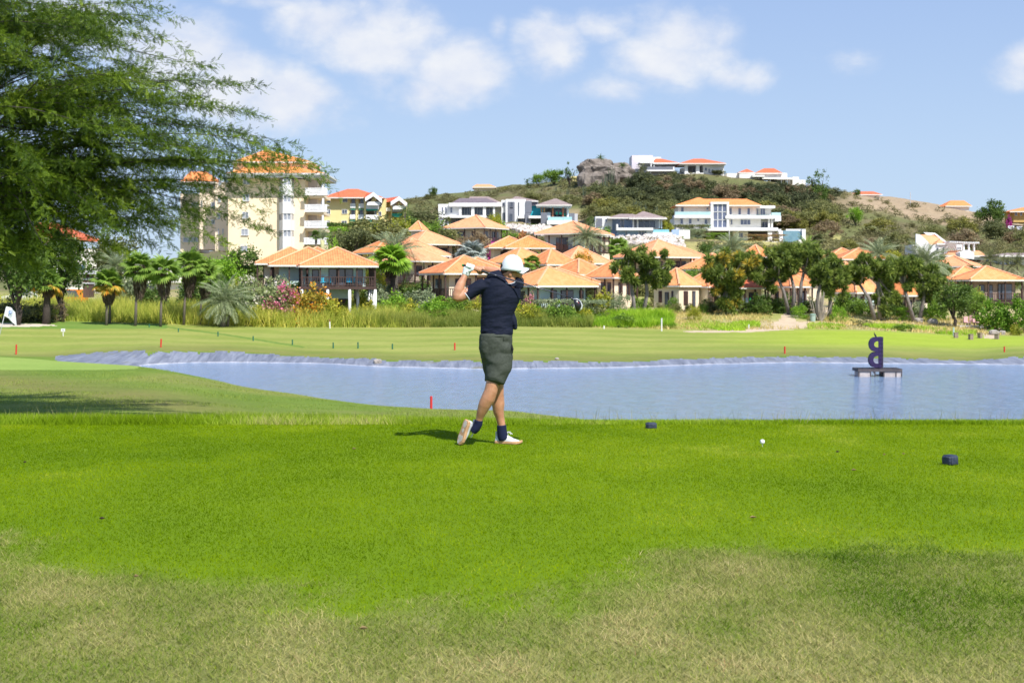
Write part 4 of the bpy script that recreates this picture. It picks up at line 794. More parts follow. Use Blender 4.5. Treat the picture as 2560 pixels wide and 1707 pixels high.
# ================================================================ vegetation
def unit(v): return v / np.maximum(np.linalg.norm(v, axis=-1, keepdims=True), 1e-9)
def leafquads(C, D, L, W, tint, r_, fold=0.0):
    """diamond leaves: centre C, direction D, length L, width W"""
    n = len(C); S = unit(np.cross(D, unit(r_.normal(size=(n, 3)) + 1e-6))); L = np.broadcast_to(L, (n,))[:, None]; W = np.broadcast_to(W, (n,))[:, None]
    V = np.stack([C - D * L / 2, C + S * W / 2, C + D * L / 2, C - S * W / 2], 1).reshape(-1, 3)
    Fq = np.arange(n * 4).reshape(n, 4); return V, Fq, np.repeat(tint, 4)
def crown_arrays(kind, seed, n=2600, ls=.06, lw=.036):
    r_ = np.random.default_rng(seed)
    if kind == 'bush': nc_ = 60; c = unit(r_.normal(size=(nc_, 3))); c[:, 2] = np.abs(c[:, 2]); c *= r_.uniform(.25, .46, (nc_, 1)); c[:, 2] *= 1.9; cr = r_.uniform(.06, .13, nc_)
    elif kind == 'hedge': nc_ = 90; c = np.stack([r_.uniform(-.46, .46, nc_), r_.uniform(-.4, .4, nc_), r_.uniform(0, .9, nc_)], 1); c[: nc_ // 2, 2] = .9; cr = r_.uniform(.06, .1, nc_)
    elif kind == 'tree': nc_ = 52; c = unit(r_.normal(size=(nc_, 3))) * r_.uniform(.2, .45, (nc_, 1)); c[:, 2] = .55 + c[:, 2] * .9; c[:, :2] *= 1.0 + .15 * r_.normal(size=(nc_, 1)); cr = r_.uniform(.07, .15, nc_)
    elif kind == 'umbrella': nc_ = 48; a = r_.uniform(0, 6.28, nc_); q = np.sqrt(r_.random(nc_)) * .46; c = np.stack([q * np.cos(a), q * np.sin(a), .95 - 1.6 * q ** 2 - r_.random(nc_) * .35], 1); cr = r_.uniform(.06, .12, nc_)
    elif kind == 'airy': nc_ = 34; c = unit(r_.normal(size=(nc_, 3))) * r_.uniform(.15, .48, (nc_, 1)); c[:, 2] = .5 + c[:, 2]; cr = r_.uniform(.04, .09, nc_)
    k = r_.integers(0, nc_, n); off = r_.normal(size=(n, 3)) * cr[k][:, None] * (.55, .55, .4 if kind == 'umbrella' else .55)
    C = c[k] + off; D = unit(unit(off) * .5 + r_.normal(size=(n, 3)) * .5 + np.array([0, 0, .15]))
    if kind in ('bush', 'hedge'): C[:, 2] = np.maximum(C[:, 2], .01)
    tint = np.clip(.42 + r_.normal(size=nc_)[k] * .13 + r_.normal(size=n) * .17, 0, 1)
    return leafquads(C, D, ls * r_.uniform(.7, 1.3, n), lw * r_.uniform(.7, 1.2, n), tint, r_)
CROWN = {}
for kind, n, ls, lw in (('bush', 3000, .062, .042), ('hedge', 3200, .05, .036), ('tree', 3600, .055, .036), ('umbrella', 3000, .05, .032), ('airy', 1100, .05, .03)):
    for s in range(4):
        V, Fq, tn = crown_arrays(kind, 100 + s * 7 + len(kind), n, ls, lw); CROWN[kind, s] = npmesh(kind + '_foliage', V, Fq, tn)
for s in range(3):
    V, Fq, tn = crown_arrays('bush', 300 + s, 5200, .038, .022); CROWN['fine', s] = npmesh('fine_foliage', V, Fq, tn)
CROWN['fine', 3] = CROWN['fine', 0]
G_DARK = foliage('leaf_dark_green', (.040, .085, .016), (.105, .18, .032), (.22, .31, .06))
G_MID = foliage('leaf_mid_green', (.075, .15, .018), (.185, .31, .04), (.36, .49, .08))
G_BRIGHT = foliage('leaf_bright_green', (0.101, 0.225, 0.016), (0.218, 0.405, 0.027), (0.437, 0.630, 0.081))
G_BRIGHT2 = foliage('leaf_fresh_green', (.07, .16, .014), (.16, .31, .025), (.31, .50, .06))
G_YEL = foliage('leaf_yellow_green', (0.168, 0.210, 0.027), (0.370, 0.405, 0.041), (0.706, 0.600, 0.068))
G_OLIVE = foliage('leaf_olive', (.07, .088, .036), (.155, .175, .065), (.28, .29, .11))
G_OLIVE2 = foliage('leaf_olive_light', (.11, .13, .048), (.24, .25, .085), (.40, .39, .14))
G_YEL2 = foliage('leaf_yellow_olive', (.13, .14, .035), (.27, .27, .06), (.45, .40, .11))
G_DOLIVE = foliage('leaf_dark_olive', (.04, .055, .028), (.095, .115, .05), (.19, .21, .09))
G_BROWN = foliage('leaf_dry_brown', (0.143, 0.105, 0.061), (0.286, 0.217, 0.122), (0.454, 0.345, 0.189))
G_GREY = foliage('leaf_grey_green', (0.118, 0.165, 0.081), (0.269, 0.330, 0.176), (0.571, 0.600, 0.365))
G_SILV = foliage('leaf_silver', (.22, .27, .24), (.40, .46, .42), (.62, .66, .62), rough=.5)
G_PINK = foliage('leaf_pink_flowering', (0.084, 0.150, 0.041), (0.269, 0.300, 0.095), (0.900, 0.390, 0.459), (0.900, 0.180, 0.432))
G_PALEPINK = foliage('leaf_pale_flowering', (0.101, 0.165, 0.054), (0.286, 0.345, 0.135), (0.504, 0.540, 0.257), (0.900, 0.825, 0.743))
G_MAG = foliage('leaf_magenta', (.10, .12, .03), (.50, .02, .30), (.80, .06, .52))
G_ORANGE = foliage('leaf_orange_flowering', (0.151, 0.165, 0.027), (0.370, 0.300, 0.041), (0.706, 0.495, 0.068), (0.900, 0.375, 0.041))
G_ORANGE2 = foliage('leaf_dull_orange', (.10, .10, .04), (.22, .18, .07), (.36, .27, .10), (.55, .22, .10))
G_RUST = foliage('leaf_rust', (0.202, 0.075, 0.027), (0.420, 0.165, 0.054), (0.672, 0.300, 0.081))
BARK = mat('grey_brown_bark', (.20, .17, .14), (.12, .10, .085), .9, 6, .6); BARKD = mat('dark_bark', (.07, .055, .045), (.045, .035, .03), .9, 6, .6); BARKG = mat('pale_grey_bark', (.27, .24, .23), (.17, .15, .14), .9, 5, .5)

def shrub(label, px, Y, top, w, m_, kind='bush', cat='shrub', group=None, seed=None, name=None, d=None, sink=.15, trunk=None):
    b_ = gp(px, Y); h = P(px, top, Y).z - b_.z; W = w * Y / F; s = (seed if seed is not None else int(px * 7 + Y)) % 4
    if trunk:
        rt = empty(name or 'tree', b_, label, cat, group); hc = h * trunk
        t_ = MB(); k = 3; lean = W * .05
        t_.tube([(0, 0, -.3), (lean, 0, hc * .6), (0, lean, hc * 1.1), (lean * .5, 0, h * .7)], [.035 * h + .05, .028 * h + .04, .02 * h + .03, .02], 7)
        o = t_.build('trunk', BARKD, None, smooth=True, loc=(0, 0, 0)); o.parent = rt
        br = MB(); rr = random.Random(int(px))
        for q in range(5):
            a = rr.uniform(0, 6.28); br.tube([(0, 0, hc * .8), (math.cos(a) * W * .18, math.sin(a) * W * .18, hc + (h - hc) * .35), (math.cos(a) * W * .33, math.sin(a) * W * .33, hc + (h - hc) * .62)], [.02 * h, .014 * h, .008 * h], 5)
            br.build('branch', BARKD, None, loc=(0, 0, 0)).parent = rt; br = MB()
        o = link('crown', CROWN[kind, s], rt, m_, (0, 0, hc * .85), (0, 0, (px * 13 % 6.28)), (W, (d or W), h - hc * .85)); return rt
    o = link(name or 'shrub', CROWN[kind, s], None, m_, b_ - Vector((0, 0, sink)), (0, 0, 0 if kind == 'hedge' else (px * 13 % 6.28)), (W, (d or (min(W, 2.2) if kind == 'hedge' else W)), h + sink)); return tag(o, label, cat, group)

# label, px, Y, top row, width px, material, kind
SH = [
 ('large rounded bright green tree reaching the ground at the right', 2482, 146, 738, 104, G_BRIGHT2, 'bush'), ('large rounded green tree at the right edge beside the bright one', 2556, 144, 728, 96, G_BRIGHT2, 'bush'),
 ('tall pink oleander leaning over the long grass left of the aqua bungalow', 665, 147, 676, 150, G_PALEPINK, 'bush'), ('deep pink oleander below the aqua bungalow corner', 712, 144.5, 694, 120, G_PINK, 'bush'),
 ('pale pink oleander nearest the grey date palm', 610, 147, 665, 110, G_PALEPINK, 'bush'), ('yellow green shrub with orange flowers under the dark veranda', 778, 144, 690, 130, G_ORANGE, 'bush'),
 ('light green shrub in front of the white stilts', 822, 143.5, 735, 90, G_YEL, 'bush'), ('green shrub behind the pink oleanders', 745, 150, 688, 90, G_MID, 'bush'),
 ('bright green shrub above the fan palm skirts', 555, 168, 628, 120, G_BRIGHT, 'tree'), ('dark leafy tree at the foot of the apricot tower', 622, 178, 612, 110, G_DARK, 'tree'),
 ('green shrub at the foot of the apricot tower wing', 520, 185, 632, 130, G_MID, 'tree'), ('dark shrub under the apricot tower left wing', 490, 190, 605, 70, G_DARK, 'bush'),
 ('dark green shrub behind the fan palm skirts', 490, 158, 670, 120, G_DARK, 'bush'), ('grey green shrub left of the fan palm row', 330, 160, 655, 100, G_GREY, 'bush'), ('dark shrub between two fan palms', 385, 155, 690, 90, G_DARK, 'bush'), ('dark shrub beside the grey date palm', 545, 156, 700, 70, G_DARK, 'bush'),
 ('low dark shrub below the big tree at the left edge', 95, 138, 745, 110, G_OLIVE, 'bush'), ('brown dry shrub by the leftmost fan palm', 150, 139, 745, 60, G_BROWN, 'airy'), ('shaded shrub at the left edge behind the flag', 30, 140, 735, 130, G_OLIVE, 'bush'),
 ('grey green oleander right of the white stilts', 958, 158, 694, 110, G_GREY, 'bush'), ('bright green hedge behind the right end of the stilts', 975, 148, 738, 95, G_BRIGHT, 'bush'), ('white flowered grey green shrub left of the golfer elbow', 1040, 153, 712, 130, G_GREY, 'bush'),
 ('bright green shrub below the golfer elbow', 1085, 146, 742, 120, G_BRIGHT, 'bush'), ('dark shrub under the fan palm by the stilted bungalow', 1005, 160, 690, 70, G_DARK, 'bush'), ('yellow green shrub between stilts and bright hedge', 925, 147, 742, 70, G_YEL, 'bush'),
 ('dark green tree left of the veranda beside the gloved hand', 1050, 168, 680, 80, G_DARK, 'bush'), ('green shrub at the foot of the veranda left of the golfer', 1120, 150, 735, 100, G_MID, 'bush'),
 ('large olive tree between the yellow building and the bungalows', 945, 232, 545, 200, G_OLIVE2, 'tree'), ('yellow green tree top right of the large olive tree', 985, 250, 540, 110, G_YEL, 'tree'), ('grey olive tree behind the palm by the apricot tower', 885, 222, 562, 120, G_OLIVE, 'tree'),
 ('bright shrub beside the traveller palm', 833, 212, 585, 60, G_BRIGHT, 'bush'), ('clipped dark hedge in front of the yellow building', 870, 372, 556, 150, G_DARK, 'hedge'), ('light lawn hedge below the clipped dark hedge', 838, 350, 567, 70, G_BRIGHT, 'hedge'),
 ('tree with small orange blossoms before the pale roofs', 935, 176, 628, 80, G_YEL, 'bush'), ('green shrub right of the yellow building gable', 1020, 330, 540, 90, G_DARK, 'tree'), ('big dark bush at the foot of the green ridge', 1065, 345, 520, 120, G_OLIVE, 'tree'),
 ('green tree between the small roof end and the white villa', 1090, 262, 550, 120, G_MID, 'tree'), ('olive tree left of the pale bungalow roof', 1105, 240, 572, 110, G_OLIVE2, 'tree'), ('pale flowered shrub over the narrow sloping roof', 1060, 205, 590, 110, G_GREY, 'bush'),
 ('dry brown tree below the pale bungalow roof', 1192, 222, 578, 75, G_BROWN, 'tree'), ('smaller dry brown tree beside the silver palm', 1160, 226, 592, 60, G_BROWN, 'tree'), ('magenta bougainvillea behind the twin orange peaks', 1245, 226, 588, 80, G_MAG, 'bush'), ('magenta bougainvillea spilling right under the pale roof', 1288, 230, 584, 75, G_MAG, 'bush'),
 ('reddish shrub above the magenta bougainvillea', 1310, 245, 572, 90, G_RUST, 'bush'), ('green shrub between the two pale bungalow roofs', 1278, 255, 570, 70, G_MID, 'bush'), ('yellow green palm like tree before the white villa columns', 1238, 300, 532, 40, G_YEL, 'tree'), ('bright green shrub below the white villa columns', 1250, 290, 550, 55, G_BRIGHT, 'bush'),
 ('long low hedge on the white rubble slope', 1320, 368, 560, 95, G_DARK, 'hedge'), ('green shrub by the brown balcony bungalow', 1362, 212, 590, 45, G_DARK, 'bush'), ('green shrub below the twin peaked roof', 1355, 198, 622, 60, G_MID, 'bush'),
 ('yellow flowered shrub left of the cap', 1250, 182, 640, 50, G_YEL, 'airy'), ('orange tinged tree in front of the roofs right of the cap', 1462, 182, 622, 54, G_ORANGE, 'tree'), ('round clipped dark bush right of the broad roof', 1472, 160, 678, 58, G_OLIVE, 'fine'),
 ('yellow leaved shrub at the right end of the aqua bungalow', 1512, 150, 706, 60, G_YEL, 'bush'), ('round grey green bush between aqua bungalow and forked tree', 1550, 149, 716, 86, G_GREY, 'fine'), ('pink oleander at the left of the aqua bungalow', 1322, 146.5, 722, 50, G_PINK, 'bush'), ('pale green clipped hedge along the aqua bungalow', 1390, 147, 747, 120, G_GREY, 'hedge'), ('pale green clipped hedge end under the driver head', 1470, 147, 749, 90, G_GREY, 'hedge'),
 ('dark green bush rising from the reeds right of the golfer', 1397, 143.5, 742, 86, G_MID, 'bush'), ('yellow green bush against the golfer right side', 1330, 143.5, 748, 90, G_YEL, 'bush'), ('green shrub left of the aqua bungalow corner', 1300, 147, 742, 50, G_BRIGHT, 'bush'),
 ('dark green shrub low in the reeds', 1560, 142.5, 776, 80, G_MID, 'bush'), ('small bright shrub at the right end of the reeds', 1680, 141.5, 802, 32, G_BRIGHT, 'bush'), ('round yellow green bush in front of the hedge', 1734, 147.5, 752, 46, G_YEL, 'fine'),
 ('clipped hedge before the cream bungalow, left section', 1648, 153, 749, 44, G_OLIVE2, 'fine'), ('clipped hedge before the cream bungalow, middle section', 1690, 153, 749, 50, G_OLIVE2, 'fine'), ('clipped hedge before the cream bungalow, right section', 1725, 154, 750, 44, G_OLIVE2, 'fine'), ('green clipped bush at the hedge end by the dense tree', 1758, 152, 748, 36, G_MID, 'fine'),
 ('shrub under the maroon shuttered window', 1680, 157, 735, 45, G_MID, 'bush'), ('shrub between the two bungalow roofs above the cream bungalow', 1725, 178, 662, 66, G_MID, 'tree'), ('dark spreading bush below the mansion ramp', 1775, 235, 602, 60, G_DARK, 'tree'), ('yellow shrub between the blue villa and the mansion', 1670, 338, 548, 40, G_YEL, 'bush'),
 ('round clipped bush on the blue villa lawn, left', 1668, 318, 592, 17, G_DARK, 'fine'), ('round clipped bush on the blue villa lawn, middle', 1688, 318, 592, 19, G_MID, 'fine'), ('round clipped bush on the blue villa lawn, right', 1706, 322, 586, 13, G_MID, 'fine'), ('conical dark cypress beside the blue villa', 1523, 322, 555, 14, G_DARK, 'fine'), ('small green tree left of the blue villa', 1478, 335, 536, 26, G_DARK, 'tree'),
 ('orange tinged hedge under the mansion terrace, right', 1915, 346, 586, 100, G_ORANGE2, 'hedge'), ('green shrubs under the mansion terrace, left', 1795, 347, 582, 60, G_MID, 'hedge'), ('grey clipped hedge on the mansion ramp', 1738, 345, 572, 50, G_GREY, 'hedge'), ('long planter hedge on the mansion lower balcony', 1730, 351.4, 561, 90, G_OLIVE, 'hedge'),
 ('dark shrub filling the veranda shade behind the dense tree', 1900, 152, 728, 70, G_DARK, 'bush'), ('dark shrub below the trunks of the dragon trees', 1945, 156, 742, 50, G_DARK, 'bush'),
 ('round bright green bush left of the grey twiggy cactus', 2000, 150, 752, 54, G_BRIGHT, 'fine'), ('round bright green bush right of the grey twiggy cactus', 2096, 148, 752, 56, G_BRIGHT, 'fine'), ('dark round bush behind the bright round bushes', 2136, 158, 748, 46, G_DARK, 'bush'),
 ('low clipped hedge left of the last dragon tree', 2262, 152, 768, 46, G_BRIGHT, 'hedge'), ('low clipped hedge right of the last dragon tree', 2328, 152, 770, 46, G_BRIGHT, 'hedge'), ('brown green scrub on the bank above the letter', 2150, 144, 788, 70, G_OLIVE, 'airy'), ('green scrub patch on the right bank', 2260, 142, 803, 70, G_MID, 'bush'),
 ('yellow tree behind the date palms on the right', 2225, 205, 622, 60, G_YEL, 'tree'), ('leafy green tree by the pale pink roof', 2355, 190, 635, 50, G_DARK, 'tree'), ('green tree at the right edge above the last bungalow', 2555, 190, 690, 60, G_MID, 'tree'), ('dry yellow bush at the far right foot of the bank', 2540, 141, 806, 36, G_YEL, 'bush'),
 ('tree above the ridge in the middle of the skyline', 1345, 470, 432, 36, G_MID, 'tree'), ('bright green round tree on the skyline left of the rock', 1385, 462, 420, 62, G_MID, 'tree'), ('darker tree on the skyline left of the bright round tree', 1322, 470, 440, 30, G_DARK, 'airy'), ('airy grey tree against the sky beside the rock', 1424, 455, 404, 44, G_DARK, 'airy'),
 ('small tree alone on the left end of the green ridge', 1082, 470, 467, 26, G_DARK, 'tree'), ('dark tree standing against the sky right of the hilltop houses', 2046, 432, 417, 62, G_DARK, 'airy'), ('dark green shrub under the lone skyline tree', 2046, 430, 462, 64, G_DARK, 'tree'), ('dark spreading tree near the ochre house', 2475, 438, 500, 78, G_DARK, 'tree'), ('dark shrub just below the spreading tree near the ochre house', 2500, 434, 522, 40, G_DARK, 'tree'), ('small bush on the red skyline roof', 2142, 470, 472, 20, G_DARK, 'tree'),
 ('bright green tree alone in the olive scrub', 2138, 400, 516, 40, G_BRIGHT, 'tree'), ('red flowering bush by the ochre house', 2522, 432, 531, 18, G_MAG, 'bush'), ('dark clipped hedge beside the rightmost hilltop house', 1826, 450, 449, 30, G_DARK, 'hedge'), ('green shrub left of the rightmost hilltop house', 1795, 452, 424, 40, G_OLIVE, 'tree'),
]
for (lb, px, Y, tp, w_, m_, kd) in SH:
    tree_ = kd in ('tree', 'airy') and ('tree' in lb)
    shrub(lb, px, Y, tp, w_, m_, kd, cat='tree' if tree_ else ('hedge' if 'hedge' in lb else 'shrub'), name='tree' if tree_ else ('hedge' if 'hedge' in lb else 'shrub'), trunk=(.08 if Y > 300 else .3) if tree_ else None)
for (lb, px, Y, tp, w_, m_) in (('dark round headed tree right of the last dragon tree', 2384, 148, 698, 98, G_DARK), ('low green tree between the round headed tree and the pair', 2440, 152, 728, 50, G_MID),
                               ('dark shady tree behind the big tree, by the white car', 40, 134, 560, 170, G_DARK), ('dark shady tree behind the big tree, second from the left edge', 150, 140, 575, 150, G_DARK), ('sparse olive tree between the big tree and the palms', 290, 172, 585, 140, G_OLIVE)):
    shrub(lb, px, Y, tp, w_, m_, 'tree', cat='tree', name='tree', trunk=.22)


for k_, (px, Y, tp, w_, m_, cn) in enumerate(((905, 149, 730, 70, G_YEL, 'yellow green'), (950, 152, 712, 80, G_GREY, 'grey green'), (1000, 151, 718, 90, G_BRIGHT, 'bright green'), (1030, 148, 735, 80, G_YEL, 'yellow green'), (1065, 152, 715, 70, G_GREY, 'grey green'), (1100, 149, 728, 80, G_BRIGHT, 'bright green'), (1150, 151, 722, 90, G_MID, 'mid green'), (1190, 149, 735, 60, G_YEL, 'yellow green'),
        (1300, 146, 752, 60, G_YEL, 'yellow green'), (1345, 145, 756, 70, G_BRIGHT, 'bright green'), (1430, 144.5, 758, 70, G_MID, 'mid green'), (1455, 146, 752, 60, G_YEL, 'yellow green'), (1500, 147, 758, 60, G_OLIVE2, 'olive'), (870, 148, 742, 60, G_BRIGHT, 'bright green'), (655, 142.5, 758, 110, G_YEL, 'yellow green'), (850, 143, 760, 80, G_YEL, 'yellow green'), (590, 150, 690, 90, G_YEL, 'yellow green'), (570, 146, 722, 80, G_BRIGHT, 'bright green'), (695, 152, 668, 90, G_GREY, 'grey green'), (1600, 156, 738, 60, G_MID, 'mid green'), (1770, 155, 738, 60, G_OLIVE2, 'olive'), (1870, 153, 745, 60, G_DARK, 'dark green'), (1925, 157, 735, 60, G_MID, 'mid green'), (1965, 160, 728, 60, G_DARK, 'dark green'), (2020, 158, 735, 70, G_DARK, 'dark green'), (2160, 157, 740, 70, G_MID, 'mid green'), (2240, 158, 742, 60, G_DARK, 'dark green'), (2300, 157, 745, 60, G_GREY, 'grey green'), (2340, 156, 742, 60, G_MID, 'mid green'), (2420, 160, 715, 60, G_DARK, 'dark green'), (2110, 160, 725, 50, G_MID, 'mid green'))):
    wh = 'left of the aqua bungalow stilts' if px < 760 else ('between the stilts and the golfer, above the reeds' if px < 1200 else ('behind the reeds right of the golfer' if px < 1550 else ('in the shade left of the multi trunked dragon tree' if px < 1930 else ('among the dragon tree trunks' if px < 2200 else 'behind the last dragon tree and the round headed tree'))))
    shrub(('broad ' if w_ >= 80 else 'small ') + cn + ' shrub ' + wh, px, Y, tp, w_, m_, 'bush', group='shrubs in front of the bungalows')
# ---- shrubs filling the gardens between the bungalows
rs = np.random.default_rng(5); roofs = [(o.matrix_basis.translation, o) for o in col.objects if o.name.startswith('tiled_bungalow')]; RP = [(o.location.x, o.location.y) for _, o in roofs]; k_ = 0; GM = [(G_MID, 'mid green'), (G_BRIGHT, 'bright green'), (G_YEL, 'yellow green'), (G_GREY, 'grey green'), (G_OLIVE2, 'olive'), (G_DARK, 'dark green')]
while k_ < 170:
    px = rs.uniform(820, 2440); Y = rs.uniform(158, 262); X = (px - 1280) * Y / F
    if min(math.hypot(X - a, Y - b) for a, b in RP) < 6.3: continue
    m_, cn = GM[rs.integers(6)]; w_m = rs.uniform(2, 4.2); h_m = w_m * rs.uniform(.55, .9); p = gp(px, Y)
    if px < 980: wh = 'behind the stilted aqua bungalow'
    elif px < 1200: wh = 'between the roofs left of the cap'
    elif px < 1420: wh = 'between the roofs behind the golfer'
    elif px < 1700: wh = 'between the roofs right of the club head'
    elif px < 2050: wh = 'behind the dense dragon tree'
    else: wh = 'in the gardens behind the right dragon trees'
    o = link('garden_shrub', CROWN['bush', int(rs.integers(4))], None, m_, p - Vector((0, 0, .2)), (0, 0, rs.uniform(0, 6)), (w_m, w_m, h_m)); k_ += 1
    tag(o, ('large ' if w_m > 3.4 else ('small ' if w_m < 2.6 else 'rounded ')) + cn + ' garden shrub ' + wh, 'shrub', 'garden shrubs between the bungalows')

# ---- hillside scrub: individuals plus undergrowth
rs = np.random.default_rng(77); GS = 'scrub trees on the hillside'; cnt = 0
avoid = [(1085, 485, 1440, 590, 380), (1485, 510, 1710, 600, 328), (1670, 480, 2025, 612, 350), (1572, 375, 1660, 432, 453), (1700, 390, 1800, 436, 452), (1820, 412, 2010, 455, 452), (2285, 575, 2480, 680, 285), (2480, 620, 2600, 740, 262), (1458, 405, 1560, 452, 446), (2535, 515, 2600, 560, 438), (2360, 500, 2440, 520, 485)]
def blocked(px, Y, py, hp, wp):
    for a, b_, c, d_, Yb in avoid:
        if a - wp * .3 < px < c + wp * .3:
            if Yb - 2 < Y < Yb + 16: return True
            if Y < Yb and py - hp < d_ - 3 and py > b_: return True
    return False
while cnt < 298:
    zone_ = rs.random()
    px = rs.uniform(1000, 2640); Y = rs.uniform(250, 482)
    if zone_ < .75: px = rs.uniform(1470, 2080); Y = rs.uniform(378, 449)
    if px < 1450 and Y < 392: continue
    if px < 1720 and Y < 378: continue
    if px < 2050 and Y < 362: continue
    p = gp(px, Y); py = HY - (p.z - CH) * F / Y
    w_m = rs.uniform(4.0, 9.5); h_m = w_m * rs.uniform(.5, .75)
    if px < 1480: h_m *= .5; w_m *= .8
    hp = h_m * F / Y
    if blocked(px, Y, py, hp, w_m * F / Y): continue
    if 1150 < px < 1660 and 515 < py < 565 and rs.random() < .55: continue
    if px > 2080 and Y > 415 and rs.random() < .93: continue
    if px < 1480: k_ = ('light', 'light', 'yellow', 'olive')[rs.integers(4)]
    elif py < 530 and px < 2080: k_ = ('olive', 'dark', 'dark', 'olive', 'dark', 'brown')[rs.integers(6)]
    else: k_ = ('light', 'olive', 'light', 'brown', 'yellow', 'olive')[rs.integers(6)]
    m_ = dict(light=G_OLIVE2, yellow=G_YEL2, olive=G_OLIVE, dark=G_DOLIVE, brown=G_BROWN)[k_]
    band_ = 'upper ' if py < (470 if px < 2060 else 530) else ('mid slope ' if py < (500 if px < 2060 else 575) else 'lower ')
    side_ = ('left part, ', 'middle, ', 'right part, ')[int(px / 65) % 3] if 0 else ''
    where = ('on the green ridge above the yellow building' if px < 1130 else 'on the green ridge above the white villa' if px < 1300 else 'on the green ridge near the skyline trees') if px < 1480 else ('below the grey rock' if px < 1570 else 'below the lilac hilltop house' if px < 1690 else 'below the middle hilltop house') if (px < 1800 and py < 530) else 'below the rightmost hilltop house' if (px < 2060 and py < 530) else ('left of the mansion' if px < 1700 else 'behind the mansion roof' if px < 1900 else 'right of the mansion balconies') if px < 2060 else 'under the bare brown ridge' if py < 570 else ('above the white pergola house' if px > 2250 else 'behind the twin peaked bungalow')
    size_ = 'broad' if w_m > 7.5 else ('small' if w_m < 5.5 else 'medium')
    o = link('scrub_tree', CROWN[('umbrella', 'tree', 'umbrella', 'bush')[rs.integers(4)], int(rs.integers(4))], None, m_, p - Vector((0, 0, .6)), (0, 0, rs.uniform(0, 6.28)), (w_m, w_m, h_m + .6))
    tag(o, size_ + ' ' + {'light': 'light olive', 'yellow': 'yellowish', 'olive': 'olive green', 'dark': 'dark olive', 'brown': 'dry brown'}[k_] + ' scrub tree, ' + band_.strip() + ', ' + where, 'scrub tree', GS); cnt += 1
Vs, Fs, Ts, off = [], [], [], 0; base = [crown_arrays('bush', 900 + k, 130, .13, .085) for k in range(5)]; c_ = 0
while c_ < 2400:
    px = rs.uniform(980, 2700); Y = rs.uniform(235, 482)
    if px < 1750 and Y < 300: continue
    if Y > 440 and px > 2120 and rs.random() < .8: continue
    p = gp(px, Y); py = HY - (p.z - CH) * F / Y
    if blocked(px, Y, py, 8, 20): continue
    V, Fq, tn = base[rs.integers(5)]; s = rs.uniform(1.6, 4.4); a = rs.uniform(0, 6.28); Rm = np.array([[math.cos(a), -math.sin(a), 0], [math.sin(a), math.cos(a), 0], [0, 0, .55]])
    Vs.append((V * s) @ Rm.T + np.array(p)[None] - [0, 0, .15]); Fs.append(Fq + off); off += len(V); Ts.append(np.clip(tn + rs.normal() * .2, 0, 1)); c_ += 1
G_UND = foliage('leaf_undergrowth', (.12, .115, .055), (.22, .21, .085), (.36, .335, .14))
o = link('undergrowth', npmesh('undergrowth', np.concatenate(Vs), np.concatenate(Fs), np.concatenate(Ts)), None, G_UND); tag(o, 'dry undergrowth between the scrub trees on the hill', 'undergrowth', kind='stuff')

# ---- tall cacti on the hillside
cm = mat('cactus_green', (.09, .12, .07), (.06, .085, .05), .8); cproto = None
for i, (px, Y, h) in enumerate(((1528, 440, 9), (1462, 425, 6), (1497, 420, 6.5), (1545, 415, 7), (1561, 418, 6), (1598, 402, 7), (1612, 400, 6), (1388, 440, 4.5), (1420, 425, 5), (1590, 395, 8), (1640, 398, 6), (1512, 432, 8), (1660, 392, 5), (1565, 388, 6))):
    if cproto is None:
        m2 = MB(); rr = random.Random(3)
        for k in range(9): a = rr.uniform(0, 6.28); q = rr.uniform(.05, .22); m2.tube([(q * .4 * math.cos(a), q * .4 * math.sin(a), 0), (q * math.cos(a), q * math.sin(a), .3), (q * 1.2 * math.cos(a), q * 1.2 * math.sin(a), rr.uniform(.6, 1))], [.022, .026, .016], 6)
        cproto = m2.build('column_cactus', cm, None, loc=(0, 0, 0)); o = cproto
    else: o = cproto.copy(); col.objects.link(o)
    o.location = gp(px, Y) - Vector((0, 0, .2)); o.scale = (h * .5, h * .5, h * .72); o.rotation_euler = (0, 0, i * 1.7)
    tag(o, ('tallest clump' if h >= 9 else ('short clump' if h < 6 else 'clump')) + ' of dark column cactus ' + ('left of the grey rock' if px < 1480 else ('at the foot of the grey rock' if px < 1550 else ('below the lilac hilltop house' if px > 1600 else 'right of the grey rock, on the open slope'))), 'cactus', 'column cacti on the slope')

# ---- rock outcrop
def rock(name, label, c, size, m_, seed, ns=4, amp=.35, layers=0, cat='rock', group=None):
    bm = bmesh.new(); bmesh.ops.create_icosphere(bm, subdivisions=ns, radius=1)
    V = np.array([v.co for v in bm.verts]); n = fbm(V[:, 0] * 1.7 + V[:, 2] * .6 + 20, V[:, 1] * 1.7 + 20 + V[:, 2] * 2.1, seed, 5) - .5
    lay = np.sin(V[:, 2] * layers + n * 6) * .06 if layers else 0
    s = 1 + n * amp * 2 + lay
    for v, k, q in zip(bm.verts, s, V):
        v.co = Vector(q) * k; v.co.x = math.copysign(abs(v.co.x) ** .8, v.co.x); v.co.z = math.copysign(abs(v.co.z) ** .7, v.co.z); v.co = Vector((v.co.x * size[0], v.co.y * size[1], v.co.z * size[2]))
    me = bpy.data.meshes.new(name); bm.to_mesh(me); bm.free(); o = link(name, me, None, m_, c); tag(o, label, cat, group); return o
RK = mat('weathered_rock', (.30, .26, .225), (.085, .07, .06), .95, .5, 1.0, 1.6, detail=10)
c = P(1496, 452, 447); rock('rock_outcrop', 'craggy grey brown rock outcrop with a small palm on top', c, (6.4, 5, 7.0), RK, 5, 5, .52, 17)
c = P(1545, 454, 450); rock('rock_outcrop', 'lower right shoulder of the craggy rock outcrop', c, (5.4, 4.5, 5.4), RK, 9, 5, .5, 15)
